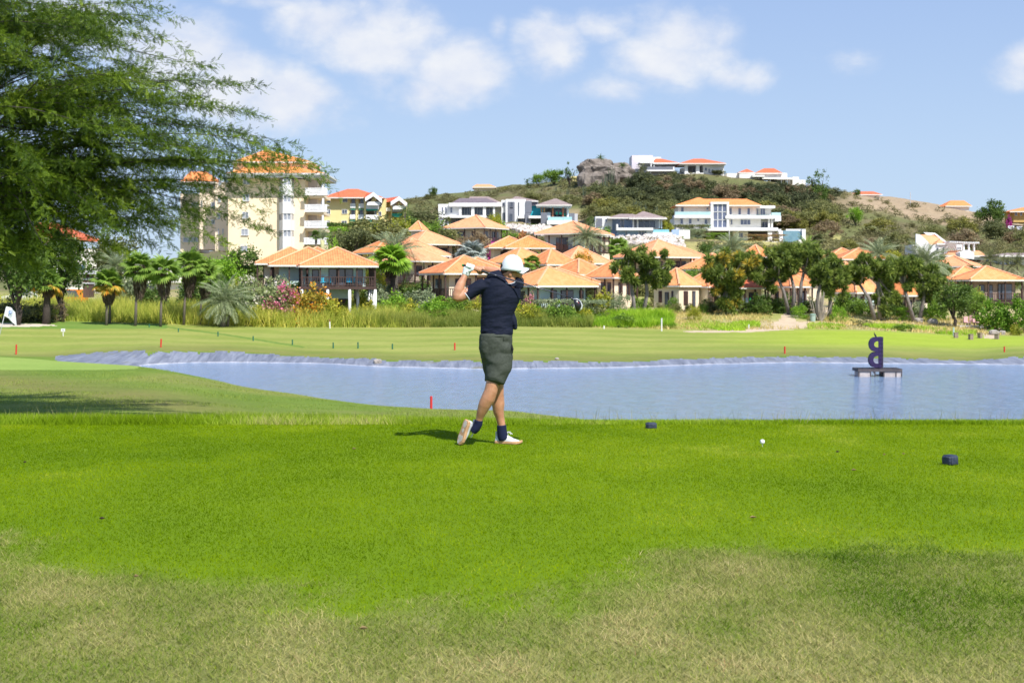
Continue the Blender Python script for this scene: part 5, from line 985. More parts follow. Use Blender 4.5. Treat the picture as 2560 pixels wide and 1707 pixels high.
for i, (px, Y, s, lb) in enumerate(((1533, 149, .45, 'grey boulder at the left end of the terrace path'), (2332, 150, .55, 'pale boulder beside the low clipped hedge'), (2296, 151, .5, 'pale boulder between the two low hedges'), (2484, 141, .5, 'dark boulder above the pale dirt patch'), (2505, 141.5, .4, 'small dark boulder right of the pale dirt patch'), (944, 98.5, .28, 'small round stone at the far pond edge'), (1392, 99.3, .16, 'small brown stone on the liner edge right of the golfer'))):
    q = gp(px, Y); rock('boulder', lb, q + Vector((0, 0, s * .3)), (s, s, s * .7), mat('boulder_stone', (.42, .38, .34), (.28, .25, .22), .9, 1.5), 30 + i, 3, .3)
for i, (px, Y, lb) in enumerate(((2390, 134, 'leftmost brown block beside the pale blue post'), (2427, 132, 'second brown block from the pale blue post'), (2450, 134, 'third brown block from the pale blue post'), (2492, 132.5, 'rightmost brown block by the pale dirt patch'))):
    q = gp(px, Y); mb = MB(); mb.box(q + Vector((0, 0, .22)), (.34, .34, .52), rz=.3 * i); mb.box(q + Vector((0, 0, .49)), (.40, .40, .05), rz=.3 * i); o = mb.build('stone_block', mat('brown_block', (.30, .23, .19), (.22, .17, .14), .9), None, loc=q); tag(o, lb, 'block', 'brown blocks on the right bank')

# ---- palms
def fanleaf(seed):
    r_ = random.Random(seed); m2 = MB(); m2.tube([(0, 0, 0), (.5, 0, .02)], [.012, .008], 4); n = 17
    for k in range(n):
        a = R(-92 + 184 * k / (n - 1)); ln = .62 * (1 - .25 * (abs(a) / R(92)) ** 2) * r_.uniform(.9, 1.05); d = Vector((math.cos(a), math.sin(a), 0)); s = Vector((-math.sin(a), math.cos(a), 0)) * .055
        o_ = Vector((.46, 0, .02)); mid = o_ + d * ln * .6; tip = o_ + d * ln + Vector((0, 0, -.14 - r_.uniform(0, .1)))
        m2.add([o_, mid - s + Vector((0, 0, -.015)), mid + Vector((0, 0, .02)), mid + s + Vector((0, 0, -.015)), tip], [(0, 1, 2), (0, 2, 3), (1, 4, 2), (2, 4, 3)])
    me = m2.build('fan_frond', G_MID, None, loc=(0, 0, 0)); q = me.data; bpy.data.objects.remove(me); return q
def feather(seed, droop=.5, nl=26, ll=.26):
    r_ = random.Random(seed); m2 = MB(); pts = [Vector((t, 0, .22 * t - droop * t ** 2.3)) for t in [k / 12 for k in range(13)]]; m2.tube(pts[::2], [.012, .011, .009, .007, .005, .003, .001], 4)
    for k in range(nl):
        t = .12 + .87 * k / nl; i = min(11, int(t * 12)); p = pts[i].lerp(pts[i + 1], t * 12 - i); tg = (pts[i + 1] - pts[i]).normalized(); L = ll * math.sin(math.pi * min(1, .18 + .80 * t)) ** .6
        for sg in (-1, 1):
            d = (tg * .75 + Vector((0, sg, 0)) * .75 + Vector((0, 0, .12 + r_.uniform(-.2, .12)))).normalized(); w_ = tg * .013; tip = p + d * L + Vector((0, 0, -L * .35))
            mid = p + d * L * .5; m2.add([p, mid - w_, tip, mid + w_], [(0, 1, 2, 3)])
    me = m2.build('feather_frond', G_MID, None, loc=(0, 0, 0)); q = me.data; bpy.data.objects.remove(me); return q
for q in (G_MID, G_GREY, G_SILV, G_DARK, G_BRIGHT): pass
FAN = [fanleaf(k) for k in range(3)]; FEA = [feather(k, .45 + .15 * k) for k in range(3)]
for me in FAN + FEA:
    a = me.attributes.new('tint', 'FLOAT', 'POINT'); a.data.foreach_set('value', np.repeat(np.random.default_rng(5).uniform(.2, .75, len(me.vertices) // 4 + 1), 4)[:len(me.vertices)].astype(np.float32))
DEAD = foliage('dead_frond', (.05, .035, .028), (.11, .08, .06), (.22, .17, .12), trans=.15)
def skirt_mesh(seed):
    r_ = np.random.default_rng(seed); n = 420; z = -r_.random(n) * 1.0; a = r_.uniform(0, 6.28, n); rad = .30 * np.sin(np.pi * np.clip(.25 + .68 * (-z), 0, 1)) + .03
    C = np.stack([rad * np.cos(a), rad * np.sin(a), z], 1); D = unit(np.stack([np.cos(a) * .15, np.sin(a) * .15, -np.ones(n)], 1) + r_.normal(size=(n, 3)) * .12)
    V, Fq, tn = leafquads(C, D, .34 * r_.uniform(.6, 1.2, n), .05, r_.uniform(0, 1, n), r_); return npmesh('dead_skirt', V, Fq, tn)
SKIRT = [skirt_mesh(k) for k in range(2)]
def palm(label, px, Y, cpx, cpy, rad, fronds, kind, m_, base=None, skirt=0, cat='palm', trunk_r=.16, lo=-35, hi=82, group=None, wind=0.0, tm=None, dead=0, bx=None):
    """trunk foot on the ground at px, crown centre at (cpx, cpy), frond length rad in photo pixels"""
    b_ = gp(px, Y); c = P(cpx, cpy, Y); L_ = rad * Y / F; rt = empty('palm_tree', b_, label, cat, group); d = c - b_
    t_ = MB(); t_.tube([(0, 0, -.3), (d.x * .2, 0, d.z * .4), (d.x * .6, 0, d.z * .75), tuple(d)], [trunk_r * 1.25, trunk_r, trunk_r * .9, trunk_r * .95], 9); t_.build('trunk', tm or BARK, None, smooth=True, loc=(0, 0, 0)).parent = rt
    r_ = random.Random(int(px * 3 + cpy)); S = FAN if kind == 'fan' else FEA
    for k in range(fronds):
        f = (k + .5) / fronds; el = R(hi - (hi - lo) * f ** .85 + r_.uniform(-7, 7)); az = k * 2.39996 + r_.uniform(-.2, .2); s = L_ * r_.uniform(.85, 1.1)
        M = Matrix.Rotation(az, 3, 'Z') @ Matrix.Rotation(-el, 3, 'Y') @ Matrix.Rotation(r_.uniform(-.5, .5), 3, 'X')
        if wind:
            M = Matrix.Rotation(-wind * abs(math.cos(az) if math.cos(az) < 0 else .35), 3, 'Y') @ M
        mm = m_ if not (dead and f > 1 - dead) else (G_ORANGE if dead < .5 else DEAD)
        o = link('frond', S[k % 3], rt, mm, d - Vector((0, 0, .0)), M.to_euler(), (s, s, s))
    if skirt: link('dead_skirt', SKIRT[int(px) % 2], rt, DEAD, d + Vector((0, 0, .1)), (0, 0, px % 6), (L_ * 1.05, L_ * 1.05, skirt * Y / F))
    return rt
FP = 'fan palms with brown skirts in the long grass'
palm('leftmost fan palm, short and thick, in the shade of the big tree', 116, 136, 120, 712, 44, 22, 'fan', G_MID, trunk_r=.34, dead=.22, tm=BARKD, group=FP, skirt=36)
palm('yellow tinged fan palm with orange dead leaves, second from the left', 266, 136, 270, 712, 46, 26, 'fan', G_MID, trunk_r=.12, dead=.3, group=FP, skirt=50); palm('slim trunk close behind the yellow tinged fan palm', 274, 139, 276, 716, 36, 12, 'fan', G_MID, trunk_r=.12, dead=.3, group=FP, skirt=44)
palm('fan palm with a long dark skirt, third from the left', 338, 136, 349, 672, 48, 26, 'fan', G_MID, trunk_r=.13, skirt=74, group=FP)
palm('fan palm with a bulging brown skirt, fourth from the left', 401, 136, 410, 682, 48, 26, 'fan', G_MID, trunk_r=.12, skirt=66, group=FP)
palm('tallest fan palm of the row, fifth from the left', 459, 140, 473, 668, 48, 26, 'fan', G_MID, trunk_r=.12, skirt=72, group=FP)
palm('rightmost slim fan palm beside the grey date palm', 500, 141, 513, 688, 42, 24, 'fan', G_MID, trunk_r=.11, skirt=62, group=FP)
palm('grey green date palm with arching feather fronds at the end of the fan palm row', 557, 139, 562, 756, 78, 40, 'fea', G_GREY, trunk_r=.25, lo=-30)
palm('thin stemmed palm leaning from the same clump as the grey date palm', 568, 140, 585, 765, 62, 18, 'fea', G_GREY, trunk_r=.12)
palm('silver grey palm behind the fan palm row', 290, 160, 290, 668, 62, 26, 'fea', G_GREY, trunk_r=.2, lo=-10)
palm('tall green fan palm right of the stilted bungalow', 985, 158, 978, 655, 52, 32, 'fan', G_BRIGHT, trunk_r=.3, skirt=44, tm=BARKD)
palm('large silver feathery palm behind the green fan palm', 990, 172, 985, 640, 80, 34, 'fea', G_GREY, trunk_r=.3, lo=-5)
palm('silver blue fan palm over the roofs left of the cap', 1178, 190, 1180, 636, 38, 42, 'fan', G_SILV, trunk_r=.25, lo=-25)
palm('small silver blue fan palm left of the larger silver one', 1162, 192, 1160, 645, 24, 26, 'fan', G_SILV, trunk_r=.2, lo=-20)
palm('grey date palm spreading over the brown balcony bungalow', 1462, 200, 1468, 598, 56, 40, 'fea', G_GREY, trunk_r=.3, lo=-25)
palm('small green fan palm just right of the cap', 1330, 178, 1330, 658, 24, 24, 'fan', G_MID, trunk_r=.15); palm('fan palm below the white rubble slope', 1545, 215, 1545, 620, 30, 24, 'fan', G_MID, trunk_r=.2)
palm('small palm by the foot of the blue villa', 1512, 250, 1508, 590, 24, 20, 'fan', G_BRIGHT, trunk_r=.2)
palm('silver date palm above the dense round crowned tree', 1832, 205, 1830, 626, 56, 40, 'fea', G_GREY, trunk_r=.3, lo=-15)
palm('small shaggy palm on the slope right of the mansion', 2044, 262, 2046, 598, 17, 22, 'fan', G_OLIVE, trunk_r=.35, tm=BARKD); palm('green feathery palm below the white mansion corner', 2018, 210, 2016, 618, 36, 26, 'fea', G_MID, trunk_r=.2, lo=-20)
palm('grey windblown palm right of the twin peaked bungalow', 2198, 200, 2196, 640, 54, 34, 'fea', G_GREY, trunk_r=.3, lo=-5, wind=.3)
palm('large pale date palm left of the pale pink roof', 2312, 172, 2312, 664, 72, 44, 'fea', G_GREY, trunk_r=.3, lo=-15)
palm('windblown coconut palm in front of the grey villa', 2478, 215, 2476, 650, 34, 26, 'fea', G_OLIVE, trunk_r=.15, wind=.4); palm('smaller windblown palm right of the coconut palm', 2506, 220, 2508, 652, 24, 22, 'fea', G_OLIVE, trunk_r=.13, wind=.3); palm('drooping palm against the slate grey panel', 2545, 215, 2543, 660, 36, 24, 'fea', G_OLIVE, trunk_r=.15); palm('silver palm at the right edge beside the last bungalow', 2556, 180, 2556, 706, 40, 26, 'fea', G_GREY, trunk_r=.2)
palm('windblown palm on top of the grey rock', 1500, 447, 1501, 396, 13, 30, 'fea', G_DARK, trunk_r=.3, wind=.5, lo=-20); palm('squat palm on the skyline right of the rock', 1557, 446, 1557, 416, 13, 26, 'fea', G_DARK, trunk_r=.4, lo=0); palm('bushy palm beside the lilac hilltop house', 1606, 440, 1604, 424, 18, 30, 'fea', G_OLIVE, trunk_r=.4, lo=-40)
palm('traveller palm before the apricot tower balconies', 806, 225, 806, 600, 32, 14, 'fea', G_GREY, trunk_r=.35, lo=50, hi=88, tm=mat('pale_green_stem', (.5, .5, .28), (.42, .42, .22), .8)); palm('dark agave like palm left of the traveller palm', 790, 224, 790, 590, 16, 16, 'fan', G_DARK, trunk_r=.2)
palm('agave like palm beside the rightmost hilltop house', 1880, 449, 1878, 458, 9, 18, 'fea', G_DARK, trunk_r=.2, lo=0)
palm('palm left of the green awnings of the yellow building', 1012, 300, 1012, 530, 26, 20, 'fea', G_DARK, trunk_r=.2)
palm('bushy palm beside the round headed tree on the right', 2434, 156, 2434, 740, 30, 22, 'fea', G_MID, trunk_r=.15, lo=-25)

# ---- dragon-tree like branching palms on the terrace
def head_mesh(seed):
    r_ = np.random.default_rng(seed); n = 170; D = unit(r_.normal(size=(n, 3)) + np.array([0, 0, .25])); hang = r_.random(n) < .2
    D[hang] = unit(D[hang] * .35 + np.array([0, 0, -1])); C = D * .55 + np.array([0, 0, .05]); tn = r_.uniform(.15, 1, n); tn[hang] *= .3
    V, Fq, tn = leafquads(C, D, 1.05 * r_.uniform(.7, 1.25, n), .15, tn, r_); return npmesh('leaf_head', V, Fq, tn)
HEADS = [head_mesh(k) for k in range(4)]
G_DRAG = foliage('dragon_leaf', (.045, .070, .018), (.13, .195, .038), (.36, .44, .09), rough=.45); G_DRAGY = foliage('dragon_leaf_yellow', (.07, .075, .02), (.19, .205, .042), (.40, .40, .07), (.58, .42, .05), rough=.45)
def dragon(label, Y, trunks, crowns, nh, seed, hr=21, m_=None, pile=False):
    r_ = np.random.default_rng(seed); X0 = trunks[0][0]; b_ = gp(X0[0], Y); rt = empty('dragon_tree', b_, label, 'tree', 'branching dragon trees along the terrace'); tips = []
    def q(px, py, dy): return P(px, py, Y) + Vector((0, dy, 0)) - b_
    for tr in trunks:
        pts = [q(x, y, 0) for x, y in tr]; pts[0].z = -.3; rad = [.23 - .09 * k / (len(pts) - 1) for k in range(len(pts))]
        mb = MB(); mb.tube(pts, rad, 9); mb.build('trunk', BARKG, None, smooth=True, loc=(0, 0, 0)).parent = rt; tips.append((tr[-1], pts[-1]))
    tot = sum(c[2] * c[3] for c in crowns)
    for (cx_, cy_, rx, ry) in crowns:
        for k in range(max(2, int(nh * rx * ry / tot))):
            a = r_.uniform(0, 6.28); rr = math.sqrt(r_.random()); x = cx_ + rx * rr * math.cos(a); y = cy_ + ry * rr * math.sin(a); dy = r_.uniform(-1, 1) * rx * Y / F * math.sqrt(max(0, 1 - rr * rr)) 
            p = q(x, y, dy); s = hr * Y / F * r_.uniform(.75, 1.15)
            mm = m_ or G_DRAG
            if m_ is G_DRAGY and r_.random() < .72: mm = G_DRAG
            o = link('leaf_head', HEADS[int(r_.integers(4))], rt, mm, p, (0, 0, r_.uniform(0, 6.28)), (s, s, s))
            if k % 2 == 0:
                tp = min(tips, key=lambda t: (t[1] - p).length)[1]; mb = MB(); mb.tube([tp, tp.lerp(p, .5) + Vector((0, 0, -.25)), p], [.10, .08, .05], 6); mb.build('branch', BARKG, None, smooth=True, loc=(0, 0, 0)).parent = rt
    return rt
dragon('two trunked dragon tree at the left end of the terrace, right of the driver head', 150, [[(1587, 778), (1583, 745), (1578, 712), (1568, 690)], [(1605, 778), (1618, 735), (1616, 710), (1622, 680)]], [(1578, 668, 42, 42), (1640, 668, 40, 46), (1600, 650, 40, 28), (1655, 690, 22, 22)], 66, 1, 15)
dragon('dense round crowned dragon tree with yellow leaves covering its trunk', 151, [[(1818, 785), (1820, 740), (1822, 700)]], [(1820, 675, 58, 46), (1865, 668, 34, 40), (1790, 700, 34, 34), (1818, 735, 32, 34), (1828, 765, 32, 20)], 120, 2, 17, G_DRAGY)
dragon('wide multi trunked dragon tree right of the dense one', 154, [[(1974, 770), (1958, 725), (1945, 695)], [(1982, 768), (1985, 720), (1975, 680)], [(1998, 768), (2003, 710), (2010, 680)]], [(1945, 660, 52, 38), (2010, 648, 50, 36), (1925, 700, 26, 26), (1980, 636, 50, 22), (2050, 660, 36, 34)], 110, 3, 16)
dragon('dragon tree with hanging dead leaves behind the grey twiggy cactus', 150, [[(2040, 775), (2046, 730), (2056, 700)], [(2072, 780), (2078, 730), (2084, 700)]], [(2075, 690, 40, 50), (2100, 700, 22, 44), (2050, 700, 24, 28)], 74, 4, 15)
dragon('leaning dragon tree with a low leafy base, right of the bright round bushes', 151, [[(2190, 785), (2172, 745), (2150, 712)], [(2200, 785), (2196, 730), (2192, 690)]], [(2160, 672, 36, 34), (2212, 668, 36, 30), (2135, 690, 18, 20), (2215, 752, 30, 34), (2225, 700, 22, 22)], 88, 5, 15)
dragon('rightmost dragon tree with two spreading trunks in a V', 151, [[(2288, 782), (2268, 745), (2260, 712)], [(2296, 782), (2310, 745), (2312, 700)]], [(2262, 680, 32, 40), (2325, 705, 34, 44), (2275, 665, 28, 22), (2335, 735, 20, 20)], 84, 6, 15)
# grey twiggy cactus
mb = MB(); rr = random.Random(9); b_ = gp(2050, 148)
for k in range(46):
    a = rr.uniform(0, 6.28); s = rr.uniform(.1, 1); top_ = Vector((math.cos(a) * s * 1.25, math.sin(a) * s * 1.0, rr.uniform(1.8, 3.1))); mb.tube([b_ + Vector((math.cos(a) * .15, 0, -.1)), b_ + Vector((top_.x * .7, top_.y * .7, top_.z * .45)), b_ + top_], [.05, .045, .02], 5)
tag(mb.build('twiggy_cactus', mat('pale_twig', (.36, .32, .27), (.27, .24, .20), .9), None, loc=b_), 'grey leafless twiggy cactus bush between the two bright round bushes', 'cactus')

# ---- long grass bank and reeds (uncountable)
def blades(name, label, n, pxr, Yr, hr_, wid, m_, seed, lean=.35, keep=None, topjit=.4):
    r_ = np.random.default_rng(seed); px = r_.uniform(*pxr, n); Y = r_.uniform(*Yr, n); X = (px - 1280) * Y / F
    dn = fbm(X / 3.1, Y / 2.2, seed, 3)
    if keep is not None: k = keep(px, Y, dn, r_.random(n)); px, Y, X, dn = px[k], Y[k], X[k], dn[k]; n = len(px)
    z = gz(X, Y) - .03; h = r_.uniform(1 - topjit, 1, n) * np.interp(dn, [.3, .7], hr_); a = r_.uniform(0, 6.28, n); ln = r_.normal(size=(n, 2)) * lean * h[:, None]
    B = np.stack([X, Y, z], 1); s = np.stack([np.cos(a), np.sin(a) * .5, a * 0], 1) * wid; T_ = B + np.stack([ln[:, 0], ln[:, 1], h], 1)
    V = np.stack([B - s, B + s, T_], 1).reshape(-1, 3); tn = np.clip(.45 + (dn - .5) * .9 + r_.normal(size=n) * .2, 0, 1)
    o = link(name, npmesh(name, V, np.arange(n * 3).reshape(n, 3), np.repeat(tn, 3)), None, m_); tag(o, label, name.replace('_', ' '), kind='stuff'); return o
G_BANK = foliage('bank_grass', (0.151, 0.240, 0.027), (0.403, 0.465, 0.061), (0.806, 0.720, 0.162), trans=.4); G_REED = foliage('reed_blades', (.09, .15, .018), (.225, .28, .045), (.45, .46, .11), trans=.35); G_BK2 = foliage('lush_bank', (0.118, 0.255, 0.016), (0.319, 0.540, 0.027), (0.605, 0.750, 0.081), trans=.4); G_DRYB = foliage('dry_bank', (0.269, 0.255, 0.068), (0.538, 0.450, 0.149), (0.874, 0.675, 0.297), trans=.35)
blades('long_grass', 'long yellow green grass on the bank under the palms', 52000, (-80, 1010), (140.5, 160), (1.0, 2.5), .035, G_BANK, 3, keep=lambda px, Y, d, u: (u < .9) & ((px > 120) | (Y > 144)))
blades('reeds', 'belt of tall reeds along the fairway behind the golfer', 42000, (885, 1480), (141, 147), (.6, 1.9), .035, G_REED, 4, .26, topjit=.6)
blades('lush_weeds', 'bright green weeds right of the reeds', 26000, (1430, 1680), (141.5, 148), (.6, 1.5), .045, G_BK2, 5, .4, keep=lambda px, Y, d, u: u < .35 + d * .8)
blades('bank_grass', 'dry and green tufts on the bank below the terrace', 30000, (1480, 2620), (140.5, 158), (.15, .6), .04, G_DRYB, 6, .5, keep=lambda px, Y, d, u: (u < d * 1.1) & ~((np.abs(px - 1975) < 42) & (Y > 141)))
blades('green_bank_grass', 'greener grass patches on the right bank', 16000, (1650, 2440), (139.5, 146), (.15, .5), .05, G_BK2, 8, .5, keep=lambda px, Y, d, u: (d > .5) & (px > 1650) & ~((np.abs(px - 1960) < 60)))

# ---- the big feathery tree on the left
def big_tree():
    r_ = np.random.default_rng(12); trunk = Vector((-22.8, 45.5, g(-22.8, 45.5)))
    rt = empty('feathery_tree', trunk, 'big feathery green tree spreading in from the left edge', 'tree')
    tips = [(449, 36), (403, 77), (420, 8), (352, 102), (311, 112), (536, 166), (464, 133), (538, 191), (643, 222), (663, 301), (617, 286), (765, 393), (745, 352), (816, 418), (821, 452), (755, 467), (719, 482), (689, 566), (663, 536), (566, 597), (653, 505), (444, 607), (383, 607), (245, 643), (189, 679), (600, 330), (700, 380), (640, 400), (590, 440), (560, 480), (520, 540), (500, 240), (480, 200), (560, 250), (330, 640), (290, 620), (350, 60), (280, 20), (250, 90), (620, 440), (500, 580), (700, 425), (560, 380)]
    n0 = len(tips)
    for k_ in range(185):
        x = r_.uniform(-60, 560) if k_ < 92 else r_.uniform(-80, 330) ; lo_ = np.interp(x, [-60, 200, 300, 400, 560], [-60, -40, 60, 150, 250]); hi_ = np.interp(x, [-60, 60, 200, 300, 560], [720, 700, 640, 630, 560]); y = r_.uniform(lo_, hi_); tips.append((x, y))
    limbs = []
    for (x, y) in ((-160, 120), (-120, 300), (-90, 420), (-130, 520), (-200, 0), (-60, 480), (-150, 620)): limbs.append((P(x, y, r_.uniform(41, 49)), y))
    for lp, y in limbs:
        mb = MB(); mb.tube([trunk + Vector((0, 0, 2.2)) - trunk, (trunk.lerp(lp, .5) + Vector((0, 0, 1.2))) - trunk, lp - trunk], [.24, .15, .08], 9); mb.build('limb', BARKD, None, smooth=True, loc=(0, 0, 0)).parent = rt
    mb = MB(); mb.tube([(0, 0, -.5), (.2, 0, 1.2), (.1, .1, 3.0)], [.62, .45, .36], 12); mb.build('trunk', BARKD, None, smooth=True, loc=(0, 0, 0)).parent = rt
    K = 9; tv = []                                            # one feathery leaf: paired leaflets on a short stalk
    for k in range(K):
        t = .1 + .9 * k / (K - 1); sg = 1 if k % 2 else -1; p = np.array([t, 0, 0]); d = unit(np.array([.55, sg * .85, -.25])); ln = .34 * (1 - .4 * t) ; w_ = np.array([.10, 0, 0]) ; tv += [p, p + d * ln * .5 + w_, p + d * ln, p + d * ln * .5 - w_]
    tv = np.array(tv); Ps, Ds, Sz, Tn = [], [], [], []; bm_ = MB(); br_i = 0
    for i, (x, y) in enumerate(tips):
        Yt = r_.uniform(40, 51) if i < n0 else r_.uniform(38, 53); E = np.array(P(x, y, Yt)); lp = min(limbs, key=lambda q: abs(q[1] - (y * .75 + 90)) + r_.uniform(0, 330))[0]; S = np.array(lp); L = np.linalg.norm(E - S)
        M_ = (S + E) / 2 + np.array([0, 0, .10 * L + .2]) + r_.normal(size=3) * np.array([.3, .5, .45]); ts = np.linspace(0, 1, 24)[:, None]; Cc = (1 - ts) ** 2 * S + 2 * ts * (1 - ts) * M_ + ts ** 2 * E
        Cc[:, 2] += np.sin(ts[:, 0] * r_.uniform(5, 10) + i) * .16 * ts[:, 0]; Cc[:, 1] += np.sin(ts[:, 0] * 6 + i * 2) * .12
        mb = MB(); mb.tube([Vector(c) - trunk for c in Cc[::3]], list(np.linspace(.032, .005, 8)), 5); mb.build('branch', BARKD, None, loc=(0, 0, 0)).parent = rt
        nt = int(L * 12); tt = r_.uniform(.16, 1, nt) ** .8; idx = tt * 23; i0 = np.minimum(idx.astype(int), 22); fr = (idx - i0)[:, None]; P0 = Cc[i0] * (1 - fr) + Cc[i0 + 1] * fr; tg = unit(Cc[i0 + 1] - Cc[i0])
        sd_ = np.cross(tg, [0, 0, 1.0]); sgn = np.where(r_.random(nt) < .5, -1, 1)[:, None]; TD = unit(tg * r_.uniform(.5, 1.1, (nt, 1)) + unit(sd_) * sgn * r_.uniform(.1, .8, (nt, 1)) + np.array([0, 0, 1]) * r_.normal(size=(nt, 1)) * .26)
        tl = r_.uniform(.35, 1.0, nt) * (1.15 - .55 * tt); cl = np.clip(.44 + r_.normal() * .16 + r_.normal(size=nt) * .16, 0, 1)
        for a in range(nt):
            ns_ = 2 + int(tl[a] * 7.5); st = np.linspace(.1, 1, ns_)[:, None]; pts = P0[a] + TD[a] * tl[a] * st + np.array([0, 0, -.16]) * (st ** 2) * tl[a]
            Ps.append(pts); dd = TD[a] * .55 + r_.normal(size=(ns_, 3)) * .42 + np.array([0, 0, -.12]); Ds.append(unit(dd)); Sz.append(r_.uniform(.12, .23, ns_)); Tn.append(np.clip(cl[a] + r_.normal(size=ns_) * .12, 0, 1))
    Pq = np.concatenate(Ps); Dq = np.concatenate(Ds); Sq = np.concatenate(Sz); Tq = np.concatenate(Tn); n = len(Pq)
    up = np.tile([0, 0, 1.0], (n, 1)) + r_.normal(size=(n, 3)) * .35; Yv = unit(np.cross(up, Dq)); Zv = np.cross(Dq, Yv)
    V = Pq[:, None] + Sq[:, None, None] * (tv[None, :, 0:1] * Dq[:, None] + tv[None, :, 1:2] * Yv[:, None] + tv[None, :, 2:3] * Zv[:, None]); V = V.reshape(-1, 3) - np.array(trunk)
    me = npmesh('crown', V, np.arange(len(V)).reshape(-1, 4), np.repeat(Tq, 4 * K)); print('big tree leaves', len(V) // 4)
    link('crown', me, rt, foliage('feathery_leaf', (.022, .050, .004), (.090, .155, .010), (.26, .36, .026), trans=.42))
big_tree()

# ---- turf: real blades on the tee, the worn foreground, and the longer fringe at the far edge
def turf(name, label, n, Yr, sel, h_, wid, m_, seed, lean, off=0.0, tcol=.45, hs=None):
    r_ = np.random.default_rng(seed); y0, y1 = Yr; Y = np.sqrt(r_.uniform(y0 ** 2, y1 ** 2, n)); X = r_.uniform(-1, 1, n) * (.385 * Y + 1.7); k = sel(X, Y, r_.random(n)); X, Y = X[k], Y[k]; n = len(X)
    dn = fbm(X * 2.2 + 30, Y * 1.6, seed, 4); big = fbm(X * .45 + 9, Y * .38, seed + 5, 3); z = gz(X, Y) + off; h = r_.uniform(*h_, n) * (hs(X, Y) if hs else 1); a = r_.uniform(0, 6.28, n); l_ = r_.normal(size=(n, 2)) * lean * h[:, None]
    B = np.stack([X, Y, z], 1); s = np.stack([np.cos(a), np.sin(a), 0 * a], 1) * wid * r_.uniform(.6, 1.3, (n, 1)); T_ = B + np.stack([l_[:, 0], l_[:, 1], h], 1)
    V = np.stack([B - s, B + s, T_], 1).reshape(-1, 3); tn = np.clip(tcol + (dn - .5) * .7 + (big - .5) * .9 + r_.normal(size=n) * .13, 0, 1)
    o = link(name, npmesh(name, V, np.arange(n * 3).reshape(n, 3), np.repeat(tn, 3)), None, m_); tag(o, label, name.replace('_', ' '), kind='stuff')
def turfmat(name, st, trans=.3):
    m_ = bpy.data.materials.new(name); m_.use_nodes = True; t_ = NT(m_.node_tree); b = t_.n['Principled BSDF']; c = t_.ramp(t_.add('ShaderNodeAttribute', attribute_name='tint').outputs['Fac'], st)
    t_.l.new(c, b.inputs['Base Color']); b.inputs['Roughness'].default_value = .9; b.inputs['Specular IOR Level'].default_value = .04; mx = t_.add('ShaderNodeMixShader', i={0: trans, 1: b.outputs[0], 2: t_.add('ShaderNodeBsdfTranslucent', i={0: c}).outputs[0]}); t_.l.new(mx.outputs[0], t_.n['Material Output'].inputs[0]); return m_
TM = turfmat('tee_blades', [(0, (.085, .165, .000)), (.4, (.165, .265, .001)), (.75, (.255, .350, .003)), (1, (.42, .45, .06))]); DM = turfmat('dry_blades', [(0, (.065, .135, .008)), (.28, (.14, .23, .018)), (.50, (.25, .285, .065)), (.72, (.40, .375, .14)), (.92, (.60, .50, .25)), (1, (.36, .22, .11))]); FM = turfmat('fringe_blades', [(0, (.12, .20, .004)), (.5, (.21, .33, .012)), (.85, (.34, .44, .05)), (1, (.50, .47, .17))])
blades('slope_grass', 'grass on the slope between the tee and the pond', 90000, (-120, 1450), (44, 92), (.05, .16), .012, foliage('slope_blades', (.11, .20, .015), (.21, .30, .035), (.36, .40, .08), trans=.3), 61, .6, keep=lambda px, Y, d, u: (u < (60 / Y) ** 2 * .9) & (gz((px - 1280) * Y / F, Y) > -3.93) & ~((px < 350) & (Y > 81)))
turf('tee_grass', 'short bright green mown grass of the tee', 700000, (4.9, 15.5), lambda X, Y, u: u > dryness(X, Y) * .93, (.007, .018), .0022, TM, 41, .75)
turf('dry_grass', 'coarser dry straw and green grass in the foreground', 420000, (4.7, 9.5), lambda X, Y, u: u < dryness(X, Y) * 1.02 - .02, (.012, .033), .0021, DM, 42, 1.1, tcol=.46)
turf('fringe_grass', 'longer green fringe along the far edge of the tee', 145000, (15.35, 18.6), lambda X, Y, u: (Y < 17.2 + (X < 0) * 1.2) & (Y > 15.4 + .25 * (fbm(X * .8, X * 0, 3, 2) - .5) - .045 * np.maximum(X - 1.5, 0)), (.025, .075), .0038, FM, 43, .5, tcol=.5, hs=lambda X, Y: (1 + .75 * np.clip(-X / 3, -.3, 1)) * (.75 + .5 * fbm(X * 2, Y * 2, 9, 3)) * np.clip((Y - 15.3) / .2, .5, 1))
turf('seed_stalks', 'thin seed stalks standing above the tee edge', 1500, (15.6, 18.2), lambda X, Y, u: u < np.where(X < 0, .9, .55) * (.3 + fbm(X, Y, 8, 2)), (.11, .23), .003, mat('stalk', (.22, .25, .08), (.32, .28, .13), .8), 44, .28)
